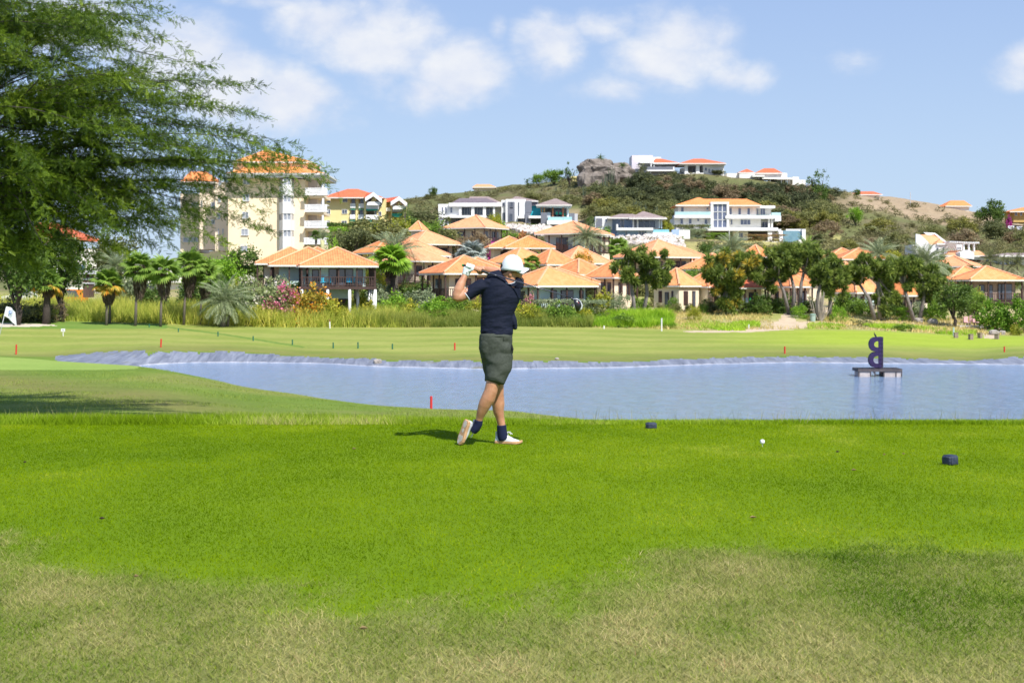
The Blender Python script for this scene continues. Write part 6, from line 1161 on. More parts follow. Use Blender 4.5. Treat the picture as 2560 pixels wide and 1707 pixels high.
# ================================================================ golfer
YG = 13.4
def G(px, py, dy=0.0): return P(px, py, YG + dy)
def loft(mb, rings, n=24, ref=(0, 1, 0), cap=True):
    """rings: (centre, half width, half depth[, yaw]); width runs across, depth runs along ref"""
    C = [Vector(r[0]) for r in rings]; vs = []; m = len(rings)
    for i, r in enumerate(rings):
        t = (C[min(i + 1, m - 1)] - C[max(i - 1, 0)]).normalized(); u = t.cross(Vector(ref)).normalized(); v = u.cross(t).normalized()
        if len(r) > 3 and r[3]: M = Matrix.Rotation(r[3], 3, t); u = M @ u; v = M @ v
        for k in range(n): a = 2 * math.pi * k / n; vs.append(C[i] + u * r[1] * math.cos(a) + v * r[2] * math.sin(a))
    fs = [(i * n + k, i * n + (k + 1) % n, (i + 1) * n + (k + 1) % n, (i + 1) * n + k) for i in range(m - 1) for k in range(n)]
    if cap:
        t0 = (C[0] - C[1]).normalized() * min(rings[0][1], rings[0][2]) * .45; t1 = (C[-1] - C[-2]).normalized() * min(rings[-1][1], rings[-1][2]) * .45
        vs += [C[0] + t0, C[-1] + t1]; a, b = len(vs) - 2, len(vs) - 1
        fs += [(a, (k + 1) % n, k) for k in range(n)] + [(b, (m - 1) * n + k, (m - 1) * n + (k + 1) % n) for k in range(n)]
    mb.add(vs, fs)
def blob(mb, c, r, rot=None, n=14):
    c = Vector(c); vs = []; M = rot or Matrix.Identity(3); vs.append(c + M @ Vector((0, 0, r[2])))
    for i in range(1, n):
        th = math.pi * i / n
        for k in range(2 * n): a = math.pi * k / n; vs.append(c + M @ Vector((r[0] * math.sin(th) * math.cos(a), r[1] * math.sin(th) * math.sin(a), r[2] * math.cos(th))))
    vs.append(c + M @ Vector((0, 0, -r[2]))); N = 2 * n
    fs = [(0, 1 + k, 1 + (k + 1) % N) for k in range(N)] + [(len(vs) - 1, 1 + (n - 2) * N + (k + 1) % N, 1 + (n - 2) * N + k) for k in range(N)]
    for i in range(n - 2): fs += [(1 + i * N + k, 1 + (i + 1) * N + k, 1 + (i + 1) * N + (k + 1) % N, 1 + i * N + (k + 1) % N) for k in range(N)]
    mb.add(vs, fs)
def fuse(mb, name, m_, parent, voxel=.006, smooth=3, disp=None):
    o = mb.build(name, m_, parent, smooth=True); md = o.modifiers.new('r', 'REMESH'); md.mode = 'VOXEL'; md.voxel_size = voxel; md.use_smooth_shade = True
    if smooth: sm_ = o.modifiers.new('s', 'SMOOTH'); sm_.factor = .5; sm_.iterations = smooth
    dg = bpy.context.evaluated_depsgraph_get(); me = bpy.data.meshes.new_from_object(o.evaluated_get(dg)); o.modifiers.clear(); old = o.data; o.data = me; bpy.data.meshes.remove(old); me.name = name
    if disp:
        co = np.empty(len(me.vertices) * 3); me.vertices.foreach_get('co', co); co = co.reshape(-1, 3); no = np.empty_like(co).ravel(); me.vertices.foreach_get('normal', no); no = no.reshape(-1, 3); d_ = disp(co + np.array(o.parent.location)); co += no * d_[:, None]; me.vertices.foreach_set('co', co.ravel()); me.update()
    me.polygons.foreach_set('use_smooth', [True] * len(me.polygons)); return o
def cloth(name, c1, c2, rough=.8, scale=60, bump=.25, sheen=0):
    m_ = mat(name, c1, c2, rough, scale, bump, scale * 5, spec=.25, bdist=.003); return m_
SKIN = bpy.data.materials.new('tanned_skin'); SKIN.use_nodes = True; t_ = NT(SKIN.node_tree); b = t_.n['Principled BSDF']; pos = t_.add('ShaderNodeNewGeometry').outputs['Position']
t_.l.new(t_.ramp(t_.noise(pos, 16, 5, .6), [(.3, (.38, .175, .095)), (.7, (.52, .265, .155))]), b.inputs['Base Color']); b.inputs['Roughness'].default_value = .5; b.inputs['Subsurface Weight'].default_value = .12; b.inputs['Subsurface Scale'].default_value = .02
t_.l.new(t_.add('ShaderNodeBump', i={'Strength': .25, 'Distance': .004, 'Height': t_.noise(pos, 90, 4, .6)}).outputs[0], b.inputs['Normal'])
NAVY = cloth('navy_jersey', (.0035, .0065, .019), (.006, .010, .028), .8); OLV = cloth('dark_olive_cotton', (.040, .048, .038), (.060, .070, .056), .85); SOCK = cloth('navy_knit', (.006, .010, .035), (.010, .016, .050), .9)
SHOE = cloth('pale_grey_mesh', (.62, .66, .70), (.52, .57, .61), .7, 40); GUM = cloth('gum_sole', (.60, .36, .20), (.48, .28, .15), .7, 30); GUMW = cloth('worn_white_tread', (.66, .60, .54), (.50, .44, .38), .8, 120, .8); CAPW = cloth('white_cap_cloth', (.66, .72, .74), (.60, .66, .69), .8, 50); GLV = cloth('white_glove_leather', (.68, .74, .72), (.58, .65, .63), .6, 40)
HAIR = cloth('dark_brown_hair', (.035, .020, .014), (.06, .035, .024), .7, 90, .6); PIPE = mat('pale_blue_piping', (.55, .66, .74), None, .6); BLK = mat('black_carbon', (.012, .012, .016), (.02, .02, .025), .28, 20, spec=.6); GRIPM = mat('black_rubber', (.02, .02, .022), (.03, .03, .03), .8, 60)
man = empty('person', (G(1250, 1113).x, YG, 0), 'golfer in white cap, navy polo and dark shorts holding his follow-through on the tee', 'person')
# body: one skin
mb = MB(); FD = Vector((.96, .27, 0))
blob(mb, G(1277.5, 668, .03), (.084, .076, .108)); blob(mb, G(1286, 684, .05), (.060, .056, .048)); blob(mb, G(1296, 691, .075), (.030, .034, .026)); blob(mb, G(1305, 683.5, .09), (.017, .014, .014))
blob(mb, G(1300, 687, .085), (.024, .03, .022)); blob(mb, G(1275.5, 685, -.040), (.019, .012, .031)); blob(mb, G(1270, 684, .02), (.06, .06, .06))
loft(mb, [(G(1266, 722, .02), .085, .075), (G(1269, 706, .02), .066, .062), (G(1274, 694, .025), .060, .060), (G(1277, 682, .03), .055, .06)])
loft(mb, [(G(1215, 708, .01), .055, .055), (G(1190, 722, -.01), .056, .052), (G(1166, 736, -.03), .052, .048), (G(1150, 743, -.045), .046, .044), (G(1139, 746, -.05), .036, .038)])
loft(mb, [(G(1140, 749, -.05), .034, .036), (G(1142, 740, -.05), .045, .042), (G(1146, 726, -.045), .047, .043), (G(1152, 711, -.035), .042, .038), (G(1158, 698, -.025), .033, .030), (G(1163, 687, -.015), .027, .023), (G(1167, 679, -.01), .030, .022)])
blob(mb, G(1168, 675, .0), (.040, .030, .036))
loft(mb, [(G(1205, 672, .02), .030, .026), (G(1214, 675, .07), .033, .031), (G(1228, 679, .14), .043, .040), (G(1244, 683, .24), .048, .045), (G(1258, 686, .30), .046, .045), (G(1266, 688, .32), .036, .036)])
loft(mb, [(G(1262, 687, .31), .042, .042), (G(1282, 698, .22), .050, .050), (G(1298, 706, .10), .058, .058)])
blob(mb, G(1200, 675.5, .02), (.036, .034, .042))
SH0 = G(1158.5, 663.5, .0); SH1 = G(1428, 744.5, -.22); ax = (SH1 - SH0).normalized(); nA = ax.cross(Vector((0, 1, 0))).normalized(); nB = ax.cross(nA).normalized()
def onshaft(px): t = (px - 1158.5) / (1428 - 1158.5); return SH0.lerp(SH1, t)
def finger(mb, px, r0, tube, a0, a1, skew=0.0, steps=7):
    c = onshaft(px); pts = []; rad = []
    for k in range(steps):
        a = R(a0 + (a1 - a0) * k / (steps - 1)); pts.append(c + (nA * math.cos(a) + nB * math.sin(a)) * r0 + ax * skew * k / steps); rad.append(tube * (1.05 - .28 * k / (steps - 1)) * (1.06 if k in (2, 4) else 1))
    m2 = [(p, q, q) for p, q in zip(pts, rad)]; loft(mb, m2, 10, ref=tuple(ax))
for i, px in enumerate((1188, 1193.2, 1198.4, 1203.2)): finger(mb, px, .0255 - .001 * abs(i - 1), (.0098, .0102, .0098, .0086)[i], 120, -140 - 12 * i)
loft(mb, [(G(1204, 681, .01), .013, .013), (G(1208, 676, -.02), .0125, .0125), (G(1211, 672.5, -.035), .010, .010)], 10)
# legs (near, crossing leg then far, standing leg)
loft(mb, [(G(1242, 918, -.02), .085, .085), (G(1235, 945, -.05), .070, .074), (G(1231, 961, -.07), .063, .064), (G(1227, 978, -.075), .062, .060), (G(1220, 996, -.07), .066, .064), (G(1211, 1013, -.06), .059, .058), (G(1204, 1030, -.045), .046, .047), (G(1199, 1044, -.03), .035, .037), (G(1196.5, 1054, -.022), .031, .034), (G(1193, 1062, -.015), .026, .03)])
loft(mb, [(G(1240, 925, .08), .08, .08), (G(1243, 950, .09), .066, .068), (G(1243, 970, .10), .062, .064), (G(1244, 990, .11), .060, .060), (G(1245.5, 1010, .115), .061, .060), (G(1246, 1028, .12), .052, .052), (G(1250, 1044, .125), .041, .043), (G(1253.5, 1061, .13), .038, .042), (G(1255, 1082, .13), .038, .042), (G(1256, 1096, .13), .036, .045)])
blob(mb, G(1240, 868, .0), (.12, .09, .10)); loft(mb, [(G(1240, 850), .09, .06), (G(1245, 770), .09, .06), (G(1256, 722), .10, .05)])
body = fuse(mb, 'body', SKIN, man, .0055, 3)
# shirt
def folds(co):
    x, y, z = co.T; w_ = fbm(x * 9 + z * 16, z * 26 - x * 10 + y * 4, 14, 3) - .5; w2 = np.sin((z * 62 - x * 24 + fbm(x * 5, z * 5, 4, 2) * 7)) * .5
    k = .35 + .65 * sm(1.22 - z, 0, .25); return (w_ * .030 + w2 * .0060) * k
mb = MB()
TR = [(700, 1232, 1296, .075), (704, 1214, 1302, .10), (715, 1203, 1305, .115), (738, 1201, 1304.5, .125), (762, 1200, 1293, .120), (785, 1201, 1286, .115), (806, 1200, 1284, .115), (825, 1199, 1284, .12), (842, 1197.5, 1282, .128)]
loft(mb, [(G((l + r_) / 2, y, .02), (r_ - l) / 2 * YG / F - .007, b_ - .012) for y, l, r_, b_ in TR[::-1]], 36)
loft(mb, [(G(1222, 712, .02), .072, .078), (G(1200, 717, .0), .067, .068), (G(1183, 727, -.015), .061, .058), (G(1166.5, 739.5, -.03), .052, .051)], 28)
loft(mb, [(G(1285, 712, .03), .08, .08), (G(1294, 711, .09), .062, .066), (G(1292, 709, .16), .05, .055)], 24)
blob(mb, G(1222, 706, .02), (.085, .08, .045)); loft(mb, [(G(1276, 775, .06), .035, .06), (G(1282, 798, .05), .035, .065), (G(1286, 812, .045), .032, .06), (G(1287, 822, .045), .022, .04)])
loft(mb, [(G(1252, 712, .02), .105, .09), (G(1262, 701, .02), .088, .082)])
shirt = fuse(mb, 'shirt', NAVY, man, .0062, 2, folds)
def ringtube(pts, r, name, m_, par): q = MB(); q.tube([Vector(p) for p in pts] + [Vector(pts[0])], r, 6, cap=False); return q.build(name, m_, par, smooth=True)
# collar: standing band with a pale edge
lo_, hi_ = [], []
for k in range(28):
    a = 2 * math.pi * k / 28; cx_, sy_ = math.cos(a), math.sin(a); tz = -.042 * -sy_ if False else (.040 * sy_)
    cL = G(1268.5, 706, .02); cH = G(1270, 699.5, .02); lo_.append(cL + Vector((.092 * cx_, .088 * sy_, tz * .9 - .012 * cx_))); hi_.append(cH + Vector((.076 * cx_, .082 * sy_, tz + (.030 * max(0, -cx_)))))
q = MB(); n = 28; out_ = lambda P_, d_: [p + (Vector((p.x, p.y, 0)) - Vector((G(1269, 700, .02).x, G(1269, 700, .02).y, 0))).normalized() * d_ for p in P_]
A_, B_, C_, D_ = out_(lo_, .004), out_(hi_, .004), out_(hi_, -.003), out_(lo_, -.003); q.add(A_ + B_ + C_ + D_, [(j * n + k, j * n + (k + 1) % n, ((j + 1) % 4) * n + (k + 1) % n, ((j + 1) % 4) * n + k) for j in range(4) for k in range(n)]); q.build('collar', NAVY, man, smooth=False)
ringtube(out_(hi_, .001), .0035, 'collar_piping', PIPE, man)
hemc = G(1165.5, 740.3, -.03); hd = (G(1183, 727, -.015) - G(1166.5, 739.5, -.03)).normalized(); hu = hd.cross(Vector((0, 1, 0))).normalized(); hv = hu.cross(hd)
ringtube([hemc + hu * .0545 * math.cos(t * .3) + hv * .0535 * math.sin(t * .3) for t in [2 * math.pi * k / 24 / .3 for k in range(24)]], .0042, 'sleeve_piping', PIPE, man)
# small curved tick on the sleeve
p0 = [G(1166.0, 722.5), G(1167.0, 725.6), G(1169.4, 727.2), G(1174.2, 727.4), G(1169.6, 725.9), G(1168.0, 724.6)]; yo = -.066
pts = [Vector((p.x, YG + yo - .004 + .0015 * k, p.z)) for k, p in enumerate(p0)]; q = MB(); q.prism(pts, (0, .018, 0)); q.build('sleeve_mark', mat('white_print', (.8, .8, .8), None, .6), man)
# shorts
def sfold(co):
    x, y, z = co.T; return (fbm(x * 10 + z * 4, z * 16 - x * 9, 24, 3) - .5) * .014 + np.sin(z * 48 + x * 26 + fbm(x * 6, z * 6, 8, 2) * 9) * .0032
mb = MB()
loft(mb, [(G((l + r_) / 2, y, .0), (r_ - l) / 2 * YG / F, b_) for y, l, r_, b_ in ((893, 1201, 1282, .115), (880, 1198.5, 1282, .125), (864, 1197, 1281, .128), (850, 1197.5, 1281, .122), (837, 1199, 1281, .120))], 36)
loft(mb, [(G(1240, 880, -.0), .150, .12), (G(1247, 900, -.02), .138, .118), (G(1248, 915, -.035), .124, .112), (G(1243.5, 932, -.05), .112, .104), (G(1238.5, 947, -.06), .098, .098), (G(1236.5, 955, -.065), .091, .093)], 32)
loft(mb, [(G(1226, 880, .03), .105, .10), (G(1226, 905, .06), .078, .095), (G(1229, 930, .08), .074, .092), (G(1232, 948, .085), .078, .09)], 28)
blob(mb, G(1218, 868, -.028), (.075, .09, .10)); blob(mb, G(1255, 872, -.036), (.09, .09, .11))
shorts = fuse(mb, 'shorts', OLV, man, .0062, 2, sfold)
q = MB(); q.tube([G(1279.5, 861, -.075), G(1281.5, 872, -.075), G(1281, 883, -.07)], [.005, .010, .004], 8); q.build('pocket_opening', mat('pocket_shadow_cloth', (.012, .013, .013), None, .9), man)
ringtube([G(1240, 838.5, 0) + Vector((.149 * math.cos(a), .114 * math.sin(a), -.004)) for a in [2 * math.pi * k / 36 for k in range(36)]], .0080, 'waistband', OLV, man)
for px in (1205, 1222, 1261): q = MB(); yy = -.119 * math.sqrt(max(0, 1 - ((px - 1240) / 42) ** 2)); q.box(G(px, 845, yy - .005), (.010, .008, .036)); q.build('belt_loop', OLV, man)
# socks
mb = MB(); loft(mb, [(G(1254, 1063, .13), .045, .049), (G(1254.5, 1075, .13), .047, .052), (G(1256.5, 1090, .13), .050, .056), (G(1259, 1098, .13), .048, .055)]); fuse(mb, 'sock', SOCK, man, .005, 1)
mb = MB(); loft(mb, [(G(1197, 1050, -.025), .039, .042), (G(1195.5, 1060, -.018), .040, .045), (G(1190, 1070, -.012), .041, .050), (G(1183, 1078, -.005), .036, .048)], ref=(0, 1, 0)); fuse(mb, 'sock', SOCK, man, .005, 1)
# standing shoe, toe to the right
def shoe(name, toe, heel, up, side, upper_m, lift=0.0):
    """toe, heel: points on the ground line; up: direction off the sole; side: across"""
    L = (toe - heel); f = L.normalized(); ln = L.length; S = [(0, .030, .062), (.04, .040, .075), (.16, .043, .092), (.30, .041, .098), (.42, .041, .085), (.56, .046, .066), (.70, .050, .052), (.84, .047, .042), (.94, .036, .034), (1.0, .018, .022)]
    q = MB(); n = 24; vs = []
    for (t, hw, h) in S:
        c = heel + f * ln * t
        for k in range(n):
            a = 2 * math.pi * k / n; x = math.cos(a); z_ = math.sin(a); zz = .022 + (h - .022) * max(0, z_) ** .75 if z_ > 0 else .022 - .010 * (-z_); ww = hw * (1 - .45 * max(0, z_) ** 2 * (1 if t < .5 else .35)); vs.append(c + side * ww * x + up * zz)
    m_ = len(S); fs = [(i * n + k, i * n + (k + 1) % n, (i + 1) * n + (k + 1) % n, (i + 1) * n + k) for i in range(m_ - 1) for k in range(n)] + [list(range(n)), [(m_ - 1) * n + k for k in range(n)][::-1]]
    q.add(vs, fs); rt = fuse(q, 'shoe', upper_m, man, .004, 2)
    q = MB(); vs = []
    for lay, hz in ((0, 0.0), (1, .010), (1, .027), (0, .030)):
        for (t, hw, h) in S + [(1.012, .010, 0)]:
            pass
    prof = [(t, hw * 1.07) for t, hw, h in S]; outl = [(t, w_) for t, w_ in prof] + [(t, -w_) for t, w_ in prof[::-1]]; n2 = len(outl)
    for hz, sc in ((0.0, .92), (.008, 1.0), (.024, 1.0), (.029, .95)):
        for t, w_ in outl: c = heel + f * (ln * (.5 + (t - .5) * (1.02 if sc == 1 else .98))); vs.append(c + side * w_ * sc + up * (hz + .012 * max(0, (t - .8) / .2) ** 2 * (1 if lift == 0 else 0)))
    fs = [(j * n2 + k, j * n2 + (k + 1) % n2, (j + 1) * n2 + (k + 1) % n2, (j + 1) * n2 + k) for j in range(3) for k in range(n2)] + [list(range(n2))[::-1], [3 * n2 + k for k in range(n2)]]
    q.add(vs, fs); so_ = q.build('sole', GUM, man); so_.parent = rt; so_.location = (0, 0, 0)
    lc = MB(); 
    for k in range(4):
        t = .40 + .07 * k; c = heel + f * ln * t; h = np.interp(t, [a[0] for a in S], [a[2] for a in S]) + .004; lc.tube([c - side * .026 + up * (h - .012), c + up * h, c + side * .026 + up * (h - .012)], .0032, 5)
    c = heel + f * ln * .38 + up * .098
    for a, b_ in ((.030, .012), (.022, .034), (-.006, .030), (.040, .026)): lc.tube([c, c + f * a + up * .018 + side * b_ * .3, c + f * (a + .018) + up * (-.006) + side * b_], .0030, 5)
    o = lc.build('lace', mat('white_lace', (.78, .78, .78), None, .8), man); o.parent = rt
    tb = MB(); tb.box(heel + f * .004 + up * .088 + side * 0, (.018, .012, .05)); o = tb.build('heel_tab', upper_m, man); o.parent = rt
    return rt, f
heel = Vector((G(1239.5, 1100).x, YG + .17, .0)); toe = Vector((G(1304, 1100).x, YG + .07, .0)); d_ = (toe - heel).normalized(); shoe('shoe', toe, heel, Vector((0, 0, 1)), Vector((-d_.y, d_.x, 0)), SHOE)
tb_ = Vector((G(1146, 1113).x, YG - .005, .012)); hb_ = G(1166, 1050, -.02); fd = (tb_ - hb_).normalized(); sn = Vector((-.86, -.45, -.24)); sn = (sn - fd * sn.dot(fd)).normalized(); up_ = -sn; sd2 = fd.cross(up_).normalized()
rt2, _ = shoe('shoe', tb_, hb_, up_, sd2, SHOE, 1)
ln2 = (tb_ - hb_).length
for (t, w0, a, b_) in ((.16, 0, .036, .028), (.42, .0, .020, .018), (.74, .012, .030, .026), (.88, -.012, .026, .020), (.70, -.024, .020, .016)):
    c = hb_ + fd * ln2 * t + sd2 * w0 - up_ * .0015; q = MB(); pts = [c + fd * a * math.cos(2 * math.pi * k / 14) + sd2 * b_ * math.sin(2 * math.pi * k / 14) for k in range(14)]; q.prism(pts, up_ * .004); o = q.build('tread_pad', GUMW, man); o.parent = rt2
# hair, cap, glasses
mb = MB(); blob(mb, G(1274.5, 668, .032), (.092, .083, .068)); blob(mb, G(1264, 677, .015), (.048, .058, .038)); fuse(mb, 'hair', HAIR, man, .006, 2)
cc = G(1279.5, 677.5, .03); M = Matrix.Rotation(R(6), 3, 'Y'); q = MB(); n = 36; rows = 12; vs = []
for sh in (1.0, .965):
    for i in range(rows + 1):
        th = R(90) * i / rows + .0001
        for k in range(n): a = 2 * math.pi * k / n; seam = 1 - .012 * (abs(math.cos(a * 3)) > .985); vs.append(cc + M @ Vector((.110 * sh * seam * math.sin(th) ** .82 * math.cos(a), .100 * sh * seam * math.sin(th) ** .82 * math.sin(a), .154 * sh * math.cos(th))))
m1 = (rows + 1) * n; fs = []
for s_ in range(2):
    for i in range(rows): fs += [(s_ * m1 + i * n + k, s_ * m1 + i * n + (k + 1) % n, s_ * m1 + (i + 1) * n + (k + 1) % n, s_ * m1 + (i + 1) * n + k) for k in range(n)]
fs += [(rows * n + k, rows * n + (k + 1) % n, m1 + rows * n + (k + 1) % n, m1 + rows * n + k) for k in range(n)]
q.add(vs, fs); capo = q.build('cap', CAPW, man, smooth=True)
q = MB(); vs = []; nu, nv = 18, 9; sdv = Vector((FD.y, -FD.x, 0)).normalized(); bc = G(1293.5, 668.0, .05)
for lay in (0, -.004):
    for j in range(nv + 1):
        v = j / nv
        for i in range(nu + 1):
            u = -1 + 2 * i / nu; hw = .100 * (1 - .12 * v); ang = u * 1.25; reach = .012 + v * .103 * math.cos(u * 1.15) ** .55; vs.append(bc + FD.normalized() * (reach - .045 * u * u) + sdv * hw * math.sin(ang) + Vector((0, 0, -.052 * u * u - .020 * v + .010 + lay)))
nn = (nu + 1) * (nv + 1); fs = []
for s_ in (0, nn): fs += [(s_ + j * (nu + 1) + i, s_ + j * (nu + 1) + i + 1, s_ + (j + 1) * (nu + 1) + i + 1, s_ + (j + 1) * (nu + 1) + i) for j in range(nv) for i in range(nu)]
bd = [i for i in range(nu + 1)] + [j * (nu + 1) + nu for j in range(1, nv + 1)] + [nv * (nu + 1) + i for i in range(nu - 1, -1, -1)] + [j * (nu + 1) for j in range(nv - 1, 0, -1)]
fs += [(bd[k], bd[(k + 1) % len(bd)], bd[(k + 1) % len(bd)] + nn, bd[k] + nn) for k in range(len(bd))]
q.add(vs, fs); o = q.build('brim', CAPW, man, smooth=True); o.parent = capo
q = MB(); blob(q, cc + M @ Vector((0, 0, .153)), (.008, .008, .005), n=6); o = q.build('top_button', CAPW, man); o.parent = capo
q = MB(); q.tube([G(1278, 681, -.055), G(1290, 681.5, -.02), G(1299, 681.5, .01)], .0035, 6); q.prism([G(1297, 679, .0), G(1303, 679.5, .03), G(1303, 683.5, .03), G(1297.5, 683.5, .0)], (.004, .006, 0)); q.build('sunglasses', BLK, man)
# glove
mb = MB(); blob(mb, G(1168.5, 674.5, -.003), (.045, .035, .040)); loft(mb, [(G(1163, 688, -.015), .032, .028), (G(1166, 680, -.008), .038, .032), (G(1170, 672, .0), .040, .034)], ref=(0, 1, 0))
for i, px in enumerate((1168.5, 1173.8, 1179.0, 1184.0)): finger(mb, px, .027 - .001 * abs(i - 1), (.0098, .0108, .0110, .0104)[i], 100, -150, -.006)
loft(mb, [(G(1174, 678, -.03), .014, .014), (G(1181, 674, -.042), .0135, .0135), (G(1187, 669.5, -.038), .0115, .0115)], 10)
gl = fuse(mb, 'glove', GLV, man, .0035, 1)
q = MB(); c = G(1167.5, 682, -.045); q.tube([c + Vector((.0085 * math.cos(t), 0, .0075 * math.sin(t))) for t in [2 * math.pi * k / 14 for k in range(15)]], .0016, 5, cap=False); o = q.build('glove_emblem', BLK, man); o.parent = gl
q = MB()
for k in range(3): q.tube([G(1176 + 4.6 * k, 664 + k * .8, -.026), G(1177.5 + 4.4 * k, 669 + k, -.034), G(1176 + 4 * k, 675, -.037)], .0013, 4)
o = q.build('glove_trim', BLK, man); o.parent = gl
# club
club = empty('golf_club', SH0, 'black golf driver held behind the golfer\'s neck, head out to the right', 'golf club')
q = MB(); q.tube([SH0, onshaft(1175), onshaft(1216), onshaft(1222)], [.0135, .0130, .0105, .0092], 12); q.build('grip', GRIPM, club, smooth=True)
q = MB(); blob(q, SH0 - ax * .004, (.0138, .0138, .0138), n=6); q.build('grip_cap', mat('green_cap', (.05, .35, .08), None, .6), club, smooth=True)
q = MB(); q.tube([onshaft(1220), onshaft(1300), SH1], [.0090, .0068, .0050], 10); q.build('shaft', mat('dark_graphite', (.035, .035, .055), (.05, .05, .07), .25, 30, spec=.8), club, smooth=True)
for k, (a, b_, cm_) in enumerate(((1222, 1228, 'w'), (1230, 1236, 'w'), (1238, 1244, 'w'), (1246, 1250, 'w'), (1258, 1261, 'r'), (1264, 1270, 'w'), (1272, 1276, 'w'), (1278, 1283, 'w'), (1285, 1289, 'w'))):
    q = MB(); s_ = -1 if k % 2 else 1; pa, pb_ = onshaft(a), onshaft(b_); off_ = Vector((0, -.0088 + .00003 * (a - 1222), 0)); w_ = Vector((0, 0, .0020)); pb_ = pa.lerp(pb_, .7); q.prism([pa + off_ + w_, pb_ + off_ + w_ * s_, pb_ + off_ - w_, pa + off_ - w_ * s_], (0, .003, 0)); q.build('shaft_lettering', mat('silver_print', (.7, .7, .72), None, .5) if cm_ == 'w' else mat('red_print', (.6, .02, .03), None, .5), club)
hc = G(1440, 762, -.235); Mh = Matrix.Rotation(R(-14), 3, 'Y')
bm = bmesh.new(); bmesh.ops.create_icosphere(bm, subdivisions=4, radius=1)
for v in bm.verts:
    c = v.co.copy(); x = c.x if c.x > -.35 else -.35 - (abs(c.x) - .35) * .12; v.co = Mh @ Vector(((x + .1) * .052, c.y * .060, (abs(c.z) ** .9 * (1 if c.z > 0 else -1)) * .066 * (1 - .18 * max(0, c.x))))
me = bpy.data.meshes.new('club_head'); bm.to_mesh(me); bm.free(); me.polygons.foreach_set('use_smooth', [True] * len(me.polygons)); o = link('club_head', me, club, BLK, hc - SH0)
q = MB(); q.tube([SH1 - ax * .05, SH1, hc + Mh @ Vector((-.020, 0, .052))], [.0062, .0080, .010], 10); q.build('hosel', BLK, club, smooth=True)
q = MB(); q.tube([hc + Mh @ Vector(p) for p in ((-.016, -.030, .058), (.020, -.034, .050), (.045, -.030, .022), (.052, -.028, -.012), (.040, -.026, -.042), (.012, -.02, -.062))], [.003, .0045, .0045, .006, .009, .007], 6); q.build('crown_stripe', mat('white_trim', (.75, .78, .80), None, .4), club, smooth=True)
q = MB(); blob(q, hc + Mh @ Vector((.022, -.050, .012)), (.008, .006, .008), n=6); q.build('weight_screw', mat('red_screw', (.55, .04, .04), None, .4), club)
# ball on its tee
bc = P(1906, 1104.5, 13.26); bc.z = max(bc.z, .05)
o = rock('golf_ball', 'white golf ball resting on its tee, right of the golfer', bc, (.0214, .0214, .0214), mat('ball_white', (.82, .82, .84), (.78, .78, .80), .35, 40, .4, 260, bdist=.001), 3, 4, 0, cat='golf ball')
o.data.polygons.foreach_set('use_smooth', [True] * len(o.data.polygons))
q = MB(); q.tube([(bc.x, bc.y, -.02), (bc.x, bc.y, bc.z - .034), (bc.x, bc.y, bc.z - .020)], [.0028, .0030, .0062], 10); tag(q.build('tee_peg', mat('white_peg', (.78, .78, .80), None, .5), None, loc=(bc.x, bc.y, 0)), 'thin white tee peg under the golf ball', 'golf tee')
# tee markers: rough painted stone cubes
def marker(label, px, Y, sx, sz, rz, seed):
    bm = bmesh.new(); bmesh.ops.create_cube(bm, size=1); bmesh.ops.bevel(bm, geom=bm.edges[:], offset=.11, segments=3, affect='EDGES'); bmesh.ops.subdivide_edges(bm, edges=bm.edges[:], cuts=4, use_grid_fill=True)
    V = np.array([v.co for v in bm.verts]); n = fbm(V[:, 0] * 4 + V[:, 2] * 2 + 9, V[:, 1] * 4 + V[:, 2] * 3 + 9, seed, 4) - .5
    for v, k in zip(bm.verts, n): v.co = Vector((v.co.x * (1 + k * .16) * sx, v.co.y * (1 + k * .16) * sx * .9, v.co.z * (1 + k * .10) * sz))
    me = bpy.data.meshes.new('tee_marker'); bm.to_mesh(me); bm.free(); me.polygons.foreach_set('use_smooth', [True] * len(me.polygons)); o = link('tee_marker', me, None, mat('chipped_navy_paint', (.008, .018, .055), (.045, .06, .09), .7, 30, .9, 60, bdist=.01), ((px - 1280) * Y / F, Y, sz / 2 - .006), (0, 0, rz)); tag(o, label, 'tee marker', 'navy stone tee markers')
marker('navy stone tee marker nearer the right edge, below the other', 2375, 11.95, .108, .088, .62, 3); marker('navy stone tee marker at the far edge of the tee, left of the ball', 1628, 15.0, .108, .068, .08, 6)
# fallen leaves and bits on the turf
LF = [mat('dead_leaf_dark', (.06, .035, .03), None, .9), mat('dead_leaf_brown', (.26, .19, .08), None, .9)]
for i, (px, py, s, k, lb) in enumerate(((2094, 1135, .026, 0, 'dark fallen leaf left of the right tee marker'), (2135, 1181, .034, 1, 'brown curled leaf below and left of the right tee marker'), (2211, 1142, .018, 1, 'small brown leaf between dark leaf and right tee marker'), (2259, 1140, .018, 1, 'tiny brown leaf nearest left of the right tee marker'), (255, 1304, .030, 0, 'dark dead leaf on the left part of the tee'), (1883, 1301, .036, 1, 'flat brown leaf in the middle of the right tee area'), (340, 1450, .022, 1, 'small tan leaf where green turf meets worn grass, left'), (909, 1582, .030, 1, 'reddish dead leaf in the worn foreground grass'), (62, 1161, .022, 0, 'dark leaf close to the left edge of the tee'), (885, 1127, .03, 1, 'brown divot mark on the tee left of the shoes'))):
    s *= .72; Y = F * CH / (py - HY); c = Vector(((px - 1280) * Y / F, Y, .020)); q = MB(); q.add([c + Vector((-s, 0, 0)), c + Vector((-s * .3, -s * .4, .008)), c + Vector((s, 0, .004)), c + Vector((-s * .2, s * .45, .012)), c + Vector((0, 0, -.004))], [(0, 1, 4), (1, 2, 4), (2, 3, 4), (3, 0, 4)]); tag(q.build('fallen_leaf', LF[k], None, loc=c), lb, 'leaf', 'dead leaves on the turf')
